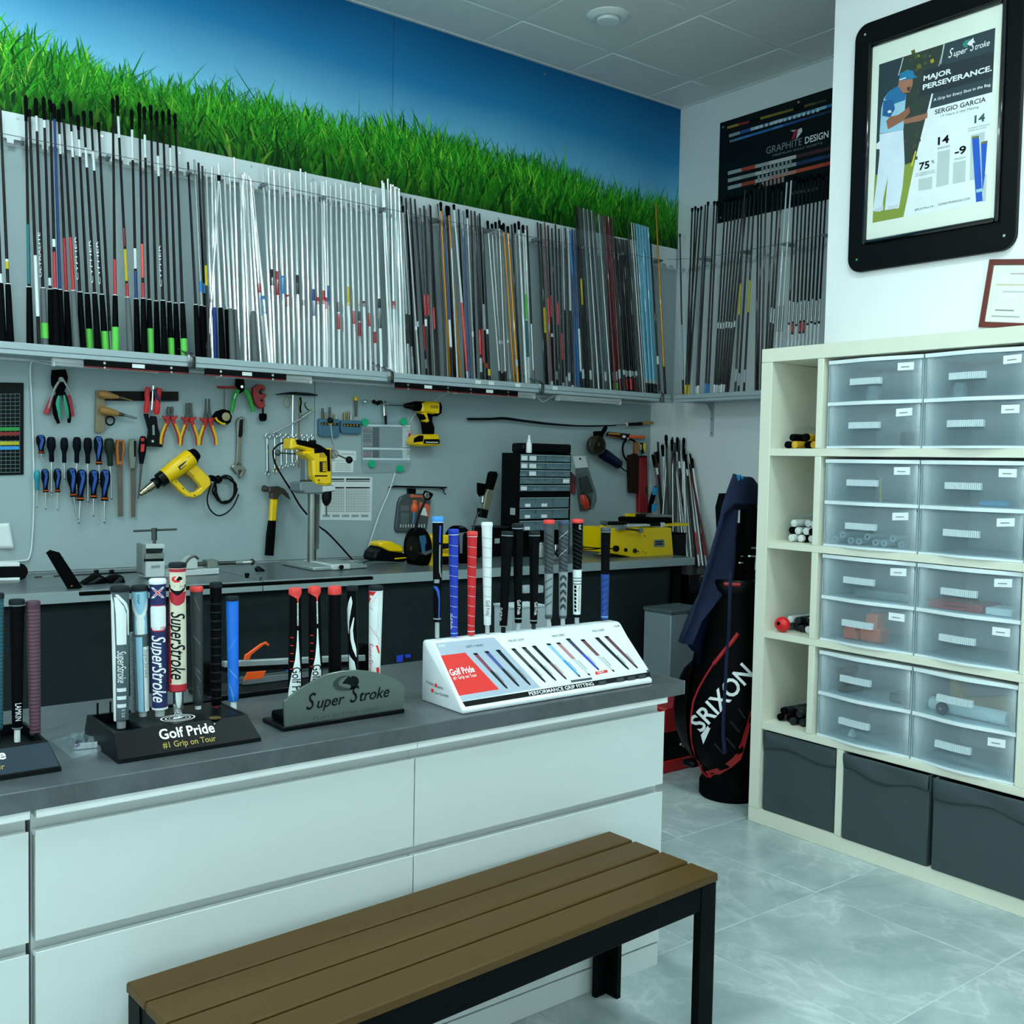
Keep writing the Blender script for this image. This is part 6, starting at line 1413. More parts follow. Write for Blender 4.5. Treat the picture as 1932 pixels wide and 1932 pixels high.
T.rod('coupling', (915, 1670), (975, 1668), 19, DR(py_ + .04), CAST); T.rod('coupling', (972, 1668), (1045, 1665), 22, DR(py_ + .04), CHROME); T.ball('elbow', (1055, 1664), 26, DR(py_ + .04), DARK_STEEL); T.rod('crank', (1060, 1665), (1098, 1715), 8, DR(py_ + .04), CHROME)
T.lathe('crank_grip', (1090, 1708), (1160, 1772), [(0, 14), (.2, 24), (.6, 32), (.9, 28), (1, 14)], DR(py_ + .04), BLACK)
# drill press
T = Tool(fC, 'drill_press', 'drill press stand with a yellow drill, steel column and ball levers', 'drill', (550, 1740), d=DR(4.12))
cy_ = 4.14
c = T.P(550, 1725, DR(cy_)); cx_ = c.x
boxp('base', ALU, T.t, (cx_ - 0.10, 3.93, BZ), (cx_ + 0.16, 4.24, BZ + 0.016), 0.004); boxp('base_block', PALE_PAINT, T.t, (cx_ - 0.02, 3.915, BZ + 0.001), (cx_ + 0.07, 3.955, BZ + 0.024), 0.004); boxp('base_rib', PALE_PAINT, T.t, (cx_ - 0.015, 3.96, BZ + 0.016), (cx_ + 0.015, 4.20, BZ + 0.022), 0.002)
MB().lathe((cx_ + .015, 3.912, BZ + .014), (cx_ + .015, 3.895, BZ + .014), [(0, .004), (.3, .009), (1, .010)], 12).build('clamp_knob', BLACK, T.t)
MB().rod((cx_, cy_, BZ + 0.01), (cx_, cy_, T.P(550, 1010, DR(cy_)).z), 0.0195, 20).build('column', M('column steel', '#8b8f8c', 0.28, 0.9), T.t)
z0 = T.P(550, 1540, DR(cy_)).z; z1 = T.P(550, 1080, DR(cy_)).z; m = MB(); n = 26
for i in range(n): m.box((cx_ + .006, cy_ - .026, lerp(z0, z1, i / n)), (cx_ + .022, cy_ - .012, lerp(z0, z1, (i + .6) / n)))
m.box((cx_ + .006, cy_ - .022, z0 - .03), (cx_ + .022, cy_ - .010, z1)); m.build('rack_teeth', M('rack steel', '#6f7472', 0.35, 0.8), T.t, smooth=0)
T.plate('column_foot', [(585, 1400), (600, 1400), (608, 1590), (585, 1590)], DR(cy_ - .01), 0.02, BLACK_MATT, 0.001)
T.plate('head', [(440, 975), (480, 960), (570, 960), (780, 1000), (778, 1050), (660, 1075), (500, 1078), (445, 1045)], DR(cy_ - .06), 0.10, M('head casting', '#7d8b8f', 0.4, 0.3), 0.006)
T.plate('arm_plate', [(490, 710), (565, 690), (580, 1060), (492, 1060)], DR(cy_ - .02), 0.05, M('head casting', '#7d8b8f', 0.4, 0.3), 0.004)
T.disc('clamp_wheel', (435, 1010), 34, DR(cy_ + .02), 0.03, M('olive grey', '#6b7466', 0.5)); T.rod('clamp_bolt', (440, 950), (560, 950), 9, DR(cy_ - .03), DARK_STEEL); T.plate('clamp_front', [(665, 1005), (778, 1000), (778, 1048), (665, 1058)], DR(cy_ - .075), 0.03, PALE_PAINT, 0.003)
dy_ = DR(cy_ - .07)
T.plate('drill_body', [(575, 655), (690, 640), (745, 640), (752, 985), (690, 1000), (600, 985), (570, 900), (560, 760), (480, 700), (470, 670)], dy_, 0.08, YELLOW, 0.010)
T.plate('drill_back', [(420, 555), (570, 582), (640, 610), (700, 650), (728, 650), (735, 860), (705, 862), (700, 720), (670, 680), (580, 690), (585, 640), (420, 600)], DR(cy_ - .075), 0.084, BLACK_MATT, 0.005)
T.plate('drill_handle', [(350, 575), (358, 545), (400, 545), (415, 590), (585, 632), (588, 700), (500, 660), (420, 640), (370, 655), (348, 640)], DR(cy_ - .068), 0.07, YELLOW, 0.008); T.plate('trigger', [(475, 680), (560, 690), (565, 745), (545, 765), (540, 720), (480, 705)], DR(cy_ - .05), 0.04, BLACK, 0.003)
T.plate('selector', [(555, 560), (592, 558), (598, 590), (552, 588)], DR(cy_ - .06), 0.03, BLACK, 0.003)
for k in range(4): T.plate('vent', [(628 + k * 16, 680), (636 + k * 16, 680), (636 + k * 16, 728), (628 + k * 16, 728)], DR(cy_ - .0708), 0.002, M('vent shade', '#8a6a04', 0.6), 0)
T.plate('label', [(625, 765), (692, 765), (692, 868), (625, 868)], DR(cy_ - .0708), 0.002, BLACK_GLOSS, 0)
for k in range(5): T.plate('label_print', [(655, 775 + k * 18), (688, 775 + k * 18), (688, 786 + k * 18), (655, 786 + k * 18)], DR(cy_ - .0714), 0.001, YELLOW, 0)
T.plate('body_slot', [(580, 898), (700, 898), (700, 910), (580, 910)], DR(cy_ - .0708), 0.002, BLACK, 0); T.disc('screw', (620, 945), 10, DR(cy_ - .071), 0.004, DARK_STEEL, n=8)
T.lathe('chuck', (695, 1050), (690, 1190), [(0, 44), (.5, 46), (.8, 36), (.9, 24), (1, 18)], DR(cy_ - .05), BLACK, n=18); T.rod('bit', (690, 1180), (690, 1285), 7, DR(cy_ - .05), DARK_STEEL)
T.disc('lever_hub', (775, 695), 40, DR(cy_ - .06), 0.06, CAST); T.disc('hub_face', (790, 690), 16, DR(cy_ - .064), 0.01, STEEL)
for (x0, y0, x1, y1, r, d2, mat) in ((757, 640, 728, 395, 28, DR(cy_ - .08), BLACK), (805, 705, 895, 748, 33, DR(cy_ - .10), BLACK)):
    T.rod('lever', (x0, y0), (x1, y1), 8, DR(cy_ - .06), CHROME if x0 < 800 else DARK_STEEL, d2=d2); T.ball('lever_ball', (x1 + (0 if x0 < 800 else 14), y1 - (22 if x0 < 800 else -3)), r, d2, mat)
T.ball('lever_ball', (225, 684), 30, DR(cy_ + .03), M('worn ball', '#3d4444', 0.3)); T.rod('lever', (245, 684), (480, 700), 6, DR(cy_ + .03), DARK_STEEL)
T.tube('cable', [(352, 590), (300, 582), (240, 600), (185, 650), (182, 720), (210, 810), (280, 930), (350, 1040), (430, 1180), (505, 1275)], 9, DR(4.2), BLACK); T.tube('cable', [(592, 1362), (640, 1405), (690, 1440), (780, 1530), (880, 1640), (970, 1742)], [7, 8, 10, 9, 9, 8], DR(4.2), BLACK)
# steel offcut plate by the press
q = onz(660, 1062, BZ); tag(MB().box((q.x - .01, q.y - .03, BZ), (q.x + .04, q.y + .02, BZ + .012), 0.003).build('steel_block', ALU), 'small steel block on the bench right of the drill press', 'block')
# charger with battery
T = Tool(fC, 'battery_charger', 'black battery charger on the bench under a yellow battery', 'charger', (1320, 1735), d=DR(4.08))
T.plate('body', [(1150, 1690), (1165, 1640), (1215, 1585), (1300, 1600), (1470, 1660), (1485, 1700), (1440, 1732), (1165, 1722)], DR(4.04), 0.10, BLACK, 0.008)
T.plate('print', [(1345, 1692), (1460, 1682), (1460, 1694), (1345, 1704)], DR(4.0395), 0.001, YELLOW, 0); T.tube('cable', [(1165, 1715), (1100, 1718), (1060, 1730), (1045, 1745)], 6, DR(4.07), BLACK)
T = Tool(fC, 'tool_battery', 'yellow battery pack sitting on the black charger', 'battery', (1320, 1640), d=DR(4.08))
T.plate('body', [(1198, 1562), (1222, 1538), (1310, 1532), (1420, 1580), (1436, 1612), (1425, 1640), (1300, 1636), (1205, 1590)], DR(4.035), 0.085, YELLOW, 0.008); T.plate('front', [(1200, 1580), (1290, 1625), (1420, 1642), (1435, 1660), (1290, 1650), (1200, 1605)], DR(4.036), 0.08, BLACK, 0.003)
# bench grinder
T = Tool(fD, 'bench_grinder', 'yellow bench grinder with black wheel guards and a small lamp', 'grinder', (760, 1810), d=DR(3.9))
gy = 3.92
a = onz(*fD(575, 1800), BZ); b = onz(*fD(885, 1790), BZ)
T.plate('base', [(575, 1795), (680, 1770), (880, 1765), (885, 1800), (690, 1812)], DR(gy - .03), 0.16, YELLOW, 0.004)
T.plate('body', [(640, 1480), (720, 1460), (880, 1460), (885, 1770), (680, 1790), (700, 1640), (640, 1600)], DR(gy), 0.14, YELLOW, 0.008)
T.plate('label', [(800, 1540), (870, 1540), (870, 1590), (800, 1600)], DR(gy - .0006), 0.001, INK, 0); T.plate('switch', [(808, 1670), (875, 1670), (875, 1755), (808, 1755)], DR(gy - .008), 0.02, BLACK, 0.003)
T.plate('label', [(800, 1600), (875, 1605), (875, 1640), (800, 1640)], DR(gy - .0006), 0.001, M('dark yellow', '#b08a0a', 0.4), 0)
def wheel(cx, cy, rx, ry, x2):
    c = T.P(cx, cy, DR(gy + .06)); k = T.k(cx, cy)
    m = MB(); n = 28; r = ry * k
    m.lathe(c + V((-.02, 0, 0)), c + V((.025, 0, 0)), [(0, r * .55), (0, r * .9), (.15, r), (.85, r), (1, r * .9), (1, r * .5)], n); m.build('wheel_guard', BLACK_MATT, T.t)
    MB().lathe(c + V((-.021, 0, 0)), c + V((-.028, 0, 0)), [(0, r * .6), (.8, r * .58), (1, r * .2)], 24).build('guard_cover', M('guard dark', '#121617', 0.5), T.t); MB().rod(c + V((-.028, 0, 0)), c + V((-.034, 0, 0)), 0.010).build('nut', DARK_STEEL, T.t)
wheel(560, 1590, 130, 190, 0); wheel(955, 1570, 90, 190, 0)
T.plate('blue_shield', [(580, 1470), (640, 1460), (672, 1640), (610, 1640)], DR(gy - .03), 0.003, translucent('blue tinted shield', '#3b6c94', 0.6), 0); T.plate('tool_rest', [(615, 1640), (720, 1600), (720, 1625), (640, 1660)], DR(gy - .05), 0.04, STEEL, 0.001)
T.plate('clear_shield', [(985, 1290), (1065, 1290), (1050, 1430), (975, 1425)], DR(gy + .02), 0.002, CLEAR, 0); T.plate('grey_shield', [(975, 1440), (1045, 1430), (1042, 1640), (985, 1640)], DR(gy - .01), 0.003, MID_GREY, 0.001)
T.tube('lamp_neck', [(545, 1420), (555, 1340), (590, 1230), (625, 1150), (650, 1100)], 11, DR(gy + .02), BLACK, n=8); T.lathe('lamp_head', (645, 1110), (672, 1040), [(0, 14), (.3, 38), (.8, 46), (1, 44)], DR(gy + .02), BLACK_MATT, n=18); T.disc('lamp_lens', (662, 1068), 28, DR(gy - .001), 0.004, STEEL)
# clamp on a gooseneck
T = Tool(fD, 'gooseneck_clamp', 'grey spring clamp with black grips on a bent gooseneck', 'clamp', (1110, 1500), d=DR(4.15))
gd = DR(4.15)
T.plate('jaw', [(1215, 1190), (1240, 1040), (1262, 1005), (1315, 1020), (1300, 1100), (1265, 1230), (1215, 1220)], gd, 0.025, M('olive grey metal', '#80806a', 0.4, 0.4), 0.003); T.plate('grip', [(1258, 1005), (1290, 850), (1310, 832), (1350, 835), (1366, 865), (1318, 1018)], gd + .003, 0.032, BLACK_MATT, 0.007)
T.plate('grip', [(1180, 945), (1240, 955), (1245, 1060), (1205, 1085), (1182, 1050)], gd - .01, 0.03, BLACK_MATT, 0.007); T.plate('spring', [(1205, 1075), (1240, 1060), (1225, 1160), (1200, 1140)], gd - .005, 0.02, STEEL, 0.003); T.plate('end_block', [(1188, 1195), (1268, 1215), (1252, 1295), (1186, 1280)], gd + .004, 0.034, BLACK, 0.004)
T.tube('neck', [(1195, 1215), (1160, 1250), (1130, 1310), (1115, 1390), (1108, 1500), (1108, 1640)], 8, gd - .01, DARK_STEEL); q = T.P(1108, 1640, gd - .01); MB().lathe((q.x, q.y, BZ), (q.x, q.y, q.z + .01), [(0, .04), (.1, .04), (.2, .012), (1, .008)], 16).build('foot', BLACK, T.t)
# small-parts drawer cabinet
cyf = 4.05
x0 = ony(*fE(345, 900), cyf).x; x1 = ony(*fE(917, 900), cyf).x
d = ray(*fE(150, 900)); yb = min(x0 * d.y / d.x, WALL_Y - 0.012)
ztop = ony(*fE(345, 552), cyf).z
t = thing('parts_cabinet', 'black small-parts cabinet of clear drawers standing on the workbench', 'cabinet', (x0, cyf, BZ))
CABK = M('cabinet black', '#090b0d', 0.5, nz=0.1)
colx = [ony(*fE(v, 900), cyf).x for v in (352, 441, 539, 632, 722, 816, 908)]
rowz = [(ony(*fE(600, a), cyf).z, ony(*fE(600, b), cyf).z) for a, b in ((572, 652), (658, 736), (742, 818), (824, 898), (906, 978))]
big = [(ony(*fE(600, a), cyf).z, ony(*fE(600, b), cyf).z) for a, b in ((1042, 1160), (1168, 1282), (1296, 1410))]
bigx = [ony(*fE(v, 1100), cyf).x for v in (350, 528, 718, 893)]
m = MB(); m.box((x0, cyf + .06, BZ), (x1, yb, ztop), 0.002); m.box((x0, cyf, BZ), (x0 + .006, cyf + .06, ztop)); m.box((x1 - .006, cyf, BZ), (x1, cyf + .06, ztop)); m.box((x0 + .006, cyf, ztop - .012), (x1 - .006, cyf + .06, ztop))
m.box((x0 + .006, cyf, big[0][0] + .002), (x1 - .006, cyf + .06, rowz[-1][1] - .002)); m.box((x0 + .006, cyf, BZ), (x1 - .006, cyf + .06, BZ + .012)); m.build('housing', CABK, t, smooth=0)
PD = translucent('smoky drawer plastic', '#7f9aa2', 0.5, 0.15, (0.75, 0.9, 0.95))
rl = random.Random(8)
def pdrawer(xa, xb, za, zb, lab, stuff=None):
    o = MB().box((xa + .0015, cyf - .003, zb + .0015), (xb - .0015, cyf - .001, za - .0015)).box((xa + .003, cyf - .001, zb + .0015), (xb - .003, cyf + .055, zb + .003)).build('drawer', PD, t, smooth=0)
    MB().box((xa + .002, cyf - .008, za - .005), (xb - .002, cyf - .0032, za - .0018)).build('pull', translucent('pale pull', '#b9cdd2', 0.75, 0.2), o, smooth=0)
    if lab: flat('label', [(xa + .006, cyf - .0032, za - .008), (xb - .006, cyf - .0032, za - .008), (xb - .007, cyf - .0032, zb + .006), (xa + .007, cyf - .0032, zb + .006)] if lab == 1 else [(lerp(xa, xb, .33), cyf - .0032, zb + .022), (lerp(xa, xb, .66), cyf - .0032, zb + .022), (lerp(xa, xb, .66), cyf - .0032, zb + .006), (lerp(xa, xb, .33), cyf - .0032, zb + .006)], STICK, o)
    if stuff: MB().box((xa + .006, cyf + .004, zb + .0035), (lerp(xa, xb, rl.uniform(.6, .9)), cyf + .04, lerp(zb, za, rl.uniform(.3, .55))), 0.003).build('contents', stuff, o)
labs = {(0, 0), (0, 1), (1, 0), (1, 1), (2, 1), (3, 5), (4, 0)}
cont = [STEEL, MID_GREY, BRASS, PAPER, DARK_GREY, None, None]
for r, (za, zb) in enumerate(rowz):
    for k in range(6): pdrawer(colx[k], colx[k + 1], za, zb, 1 if (r, k) in labs else 0, None if (r, k) in labs else rl.choice(cont))
for r, (za, zb) in enumerate(big):
    for k in range(3): pdrawer(bigx[k], bigx[k + 1], za, zb, 2 if (r, k) not in ((0, 2), (1, 2), (2, 1), (2, 2)) else 0, rl.choice([None, MID_GREY, STEEL]))
sx0 = V((x0 - .0005, lerp(cyf, yb, .45), ony(*fE(245, 1160), lerp(cyf, yb, .45)).z)); flat('side_label', [sx0, sx0 + V((0, -.04, 0)), sx0 + V((0, -.04, -.034)), sx0 + V((0, 0, -.034))], M('grey sticker', '#a8b0ae', 0.6), t, (-1, 0, 0))
zc = ony(*fE(700, 452), cyf + .02).z
tag(MB().box((ony(*fE(395, 500), cyf + .02).x, cyf + .02, ztop + .0004), (ony(*fE(932, 500), cyf + .02).x, cyf + .12, zc), 0.008).build('black_case', BLACK), 'flat black case lying on top of the parts cabinet', 'case')
t = thing('glue_bottle', 'small white bottle with a nozzle on top of the parts cabinet', 'bottle', (0, 0, 0)); q = ony(*fE(456, 540), cyf + .012); q.z = ztop + .0005; t.location = q; t['_o'] = tuple(q)
zt = ony(*fE(456, 355), q.y).z; h = zt - q.z
MB().lathe(q, q + V((0, 0, h * .58)), [(0, .013), (.03, .0145), (.9, .0145), (1, .011)], 18).build('body', WHITE_PLASTIC, t); MB().lathe(q + V((0, 0, h * .58)), q + V((0, 0, h)), [(0, .010), (.35, .0095), (.4, .0065), (.9, .005), (1, .003)], 16).build('nozzle', WHITE_PLASTIC, t)
q = ony(*fE(378, 505), cyf + .04); q.z = ztop + .0005; tag(MB().box(q, q + V((.016, .02, .018)), 0.003).build('white_clip', WHITE_PLASTIC), 'small white clip beside the bottle on the parts cabinet', 'clip')
# dark box and odds and ends behind the upright grips
a = ony(*fD(1290, 1395), 4.12); b = ony(*fD(1400, 1395), 4.12)
t = thing('black_box', 'low black box on the bench left of the parts cabinet', 'box', (a.x, 4.12, BZ)); MB().box((a.x - .02, 4.12, BZ), (b.x + .04, 4.26, a.z), 0.004).build('body', BLACK, t); flat('label', [(lerp(a.x, b.x, .3), 4.1195, a.z - .05), (lerp(a.x, b.x, .75), 4.1195, a.z - .05), (lerp(a.x, b.x, .75), 4.1195, a.z - .075), (lerp(a.x, b.x, .3), 4.1195, a.z - .075)], M('grey sticker', '#a8b0ae', 0.6), t)
MB().box((a.x - .022, 4.118, a.z + .0003), (b.x + .042, 4.262, a.z + .008), 0.002).build('lid', DARK_GREY, t)
q = onz(1018, 1052, BZ); t = thing('metal_pot', 'squat grey metal pot behind the upright grips', 'pot', q); MB().lathe(q, q + V((0, 0, .07)), [(0, .03), (.05, .034), (.9, .034), (1, .03)], 20).build('body', CAST, t); MB().lathe(q + V((0, 0, .0701)), q + V((0, 0, .08)), [(0, .036), (.6, .036), (1, .02)], 20).build('lid', STEEL, t)
q = onz(1048, 1056, BZ); t = thing('bench_clamp', 'small grey clamp with a dark hook behind the upright grips', 'clamp', q)
MB().box(q + V((-.025, -.02, 0)), q + V((.025, .02, .022)), 0.003).build('foot', MID_GREY, t); MB().box(q + V((-.010, -.01, .0222)), q + V((.010, .012, .075)), 0.003).build('post', STEEL, t); MB().tube([q + V((0, -.012, .05)), q + V((-.012, -.016, .035)), q + V((-.006, -.018, .018)), q + V((.008, -.016, .024))], .005).build('hook', BLACK, t)
q = onz(1100, 1038, BZ); t = thing('wood_block', 'short pale wooden block behind the black cables', 'block', q); MB().box(q + V((-.02, .0, 0)), q + V((.09, .07, .026)), 0.003).build('body', WOOD, t)
# yellow shaft cutter
ya_ = 3.80
T = Tool(fF, 'shaft_cutter', 'yellow sheet-metal shaft cutter with black motor arm on the bench end', 'machine', (760, 1715), d=DR(ya_))
f0 = DR(ya_); CY = M('cutter yellow', '#f0c800', 0.35, nz=0.03)
T.plate('housing', [(415, 1383), (1095, 1380), (1120, 1716), (800, 1722), (690, 1710), (415, 1660)], f0, 0.20, CY, 0.003)
T.plate('left_plate', [(312, 1345), (415, 1383), (418, 1662), (300, 1672), (282, 1668), (318, 1655)], f0 + .001, 0.003, CY, 0.0006)
T.plate('rear_plate', [(585, 1222), (742, 1222), (745, 1315), (583, 1315)], DR(ya_ + .15), 0.004, CY, 0.0006); T.plate('flap', [(1030, 1340), (1270, 1330), (1298, 1336), (1275, 1362), (1030, 1366)], DR(ya_ + .04), 0.10, CY, 0.001)
T.rod('black_arm', (385, 1330), (600, 1332), 20, DR(ya_ + .06), BLACK, round_=True); T.plate('motor', [(650, 1280), (675, 1264), (1105, 1268), (1112, 1332), (660, 1335)], DR(ya_ + .07), 0.10, BLACK_MATT, 0.006); T.disc('arm_knob', (370, 1335), 26, DR(ya_ + .03), 0.03, M('worn green grey', '#4a5a52', 0.5))
T.plate('grey_plate', [(870, 1245), (1105, 1238), (1108, 1264), (870, 1270)], DR(ya_ + .10), 0.06, CAST, 0.002); T.plate('grey_block', [(500, 1365), (605, 1355), (608, 1395), (500, 1408)], DR(ya_ - .02), 0.05, MID_GREY, 0.003); T.plate('pale_strip', [(600, 1350), (860, 1342), (860, 1362), (600, 1372)], DR(ya_ - .004), 0.02, PALE_PAINT, 0.001)
T.rod('lever', (600, 1395), (760, 1412), 10, DR(ya_ - .03), DARK_STEEL); T.disc('lever_end', (768, 1412), 25, DR(ya_ - .04), 0.02, CAST, n=6); T.plate('black_clamp', [(865, 1330), (975, 1330), (980, 1362), (865, 1362)], DR(ya_ + .01), 0.03, BLACK, 0.003); T.plate('white_block', [(985, 1345), (1025, 1325), (1030, 1370), (985, 1380)], DR(ya_ + .01), 0.03, PALE_PAINT, 0.003)
T.plate('black_top', [(740, 1228), (815, 1228), (815, 1262), (740, 1262)], DR(ya_ + .12), 0.03, BLACK, 0.003)
T.plate('name_plate', [(905, 1515), (1012, 1510), (1020, 1580), (1010, 1592), (905, 1592), (898, 1580)], f0 + .0012, 0.0012, MID_GREY, 0.0005); T.plate('name_print', [(918, 1530), (1000, 1528), (1000, 1540), (918, 1542)], f0 + .0018, 0.0006, INK, 0); T.plate('name_print', [(918, 1555), (1000, 1552), (1000, 1566), (918, 1568)], f0 + .0018, 0.0006, INK, 0)
T.disc('knob', (495, 1612), 30, f0 + .016, 0.016, BLACK, n=16); T.disc('button', (596, 1626), 18, f0 + .008, 0.008, BLACK); T.disc('switch', (694, 1634), 24, f0 + .006, 0.006, DARK_STEEL); T.rod('switch_bar', (668, 1634), (735, 1640), 4, f0 + .009, INK); T.disc('dot', (800, 1470), 7, f0 + .002, 0.002, DARK_STEEL, n=8)
for x, y in ((782, 1646), (810, 1660), (785, 1730 - 20), (825, 1728 - 22)): T.disc('dot', (x, y), 6, f0 + .002, 0.002, DARK_STEEL, n=8)
T.tube('cable', [(470, 1612), (380, 1610), (250, 1605), (100, 1592), (0, 1590)], 6, DR(ya_ - .03), BLACK); T.tube('cable', [(300, 1612), (200, 1622), (110, 1612)], 5, DR(ya_ - .02), BLACK)
T = Tool(fF, 'dark_box', 'black box on the bench end right of the yellow cutter', 'box', (1190, 1690), d=DR(ya_ + .02)); T.plate('body', [(1118, 1448), (1262, 1445), (1258, 1690), (1124, 1700)], DR(ya_ + .02), 0.12, BLACK, 0.004); T.plate('lid', [(1112, 1440), (1266, 1437), (1266, 1450), (1112, 1453)], DR(ya_ + .018), 0.124, BLACK_MATT, 0.002)
# old shafts standing in the corner behind the bench, on a black crate
CT = 0.80
t = thing('tall_crate', 'tall black crate in the corner behind the end of the workbench', 'crate', (4.37, 4.0, 0)); m = MB()
m.box((4.10, 3.70, 0), (4.64, 4.36, CT - .10), 0.004); m.build('body', BLACK_MATT, t); boxp('rim', BLACK, t, (4.09, 3.69, CT - .0995), (4.645, 4.365, CT), 0.004)
rows = [(885, 570, 905, 1180, 'v'), (905, 545, 930, 1190, 'y'), (930, 540, 960, 1200, 'm'), (960, 430, 985, 1240, 'k'), (985, 460, 940, 1000, 'w'), (1010, 470, 1020, 1240, 'v'), (1045, 355, 1060, 1240, 'k'), (1060, 440, 1000, 1230, 'v'), (1085, 400, 1095, 1240, 'k'), (1110, 368, 1110, 1300, 'v'), (1035, 560, 960, 990, 'w'), (1130, 440, 1140, 1400, 'k'),
        (1160, 380, 1135, 1440, 'v'), (1175, 410, 1200, 1440, 'y'), (1120, 545, 1210, 1440, 'v'), (1145, 560, 1240, 1450, 'v'), (1222, 385, 1205, 1440, 'v'), (1185, 520, 1270, 1690, 'v'), (1240, 500, 1255, 1690, 'w'), (1180, 470, 1235, 1690, 'k'), (1220, 760, 1310, 1690, 'v'), (1230, 560, 1345, 1690, 'y'), (1250, 570, 1370, 1650, 'k'), (1270, 590, 1385, 1680, 'v'), (1290, 560, 1440, 1690, 'k'), (1275, 530, 1440, 1800, 'v'), (1310, 610, 1475, 1730, 'w'), (1300, 640, 1490, 1690, 'm')]
for i, (xt, yt, xb, yb_, kd) in enumerate(rows):
    pt = onx(*fF(xt, yt), 4.636)
    if pt.y > 4.30: pt = ony(*fF(xt, yt), 4.30)
    pt += V((-0.004 * (i % 4), -0.006 * (i % 3), 0))
    # foot where the line of sight through the lower end meets the crate top, kept inside its rim
    pb = onx(*fF(xb, yb_), 4.56 - 0.02 * (i % 4)); s = (CT + 0.001 - pt.z) / (pb.z - pt.z); pb = pt.lerp(pb, s)
    pb.x = min(max(pb.x, 4.12), 4.62); pb.y = min(max(pb.y, 3.72), 4.33); pb.z = CT + 0.001
    bands = [('k', .88, .99)] if i % 3 == 0 else ([('w', .8, .86)] if i % 3 == 1 else [('r', .1, .3)] if i in (23, 26) else [])
    shaft(pb, pt, kd, bands, None, 0.10 if i % 2 == 0 else 0, '%s, %s from left in the corner bundle' % (describe(kd, bands, None), ORD[i]), 'old shafts bundled in the corner', rs=1.25)
T = Tool(fF, 'blue_grip', 'black grip with bright blue panels at the left of the corner bundle', 'grip', (920, 1060), d=0.03)
T.tube('body', [(925, 925), (900, 1000), (870, 1110), (850, 1215)], [18, 26, 26, 18], 0.03, BLACK_MATT); T.plate('blue_panel', [(912, 930), (945, 935), (938, 1020), (908, 1018)], 0.075, 0.02, M('cyan panel', '#1f98d0', 0.4), 0.001); T.plate('blue_panel', [(905, 1120), (942, 1115), (930, 1195), (902, 1200)], 0.075, 0.02, M('cyan panel', '#1f98d0', 0.4), 0.001)
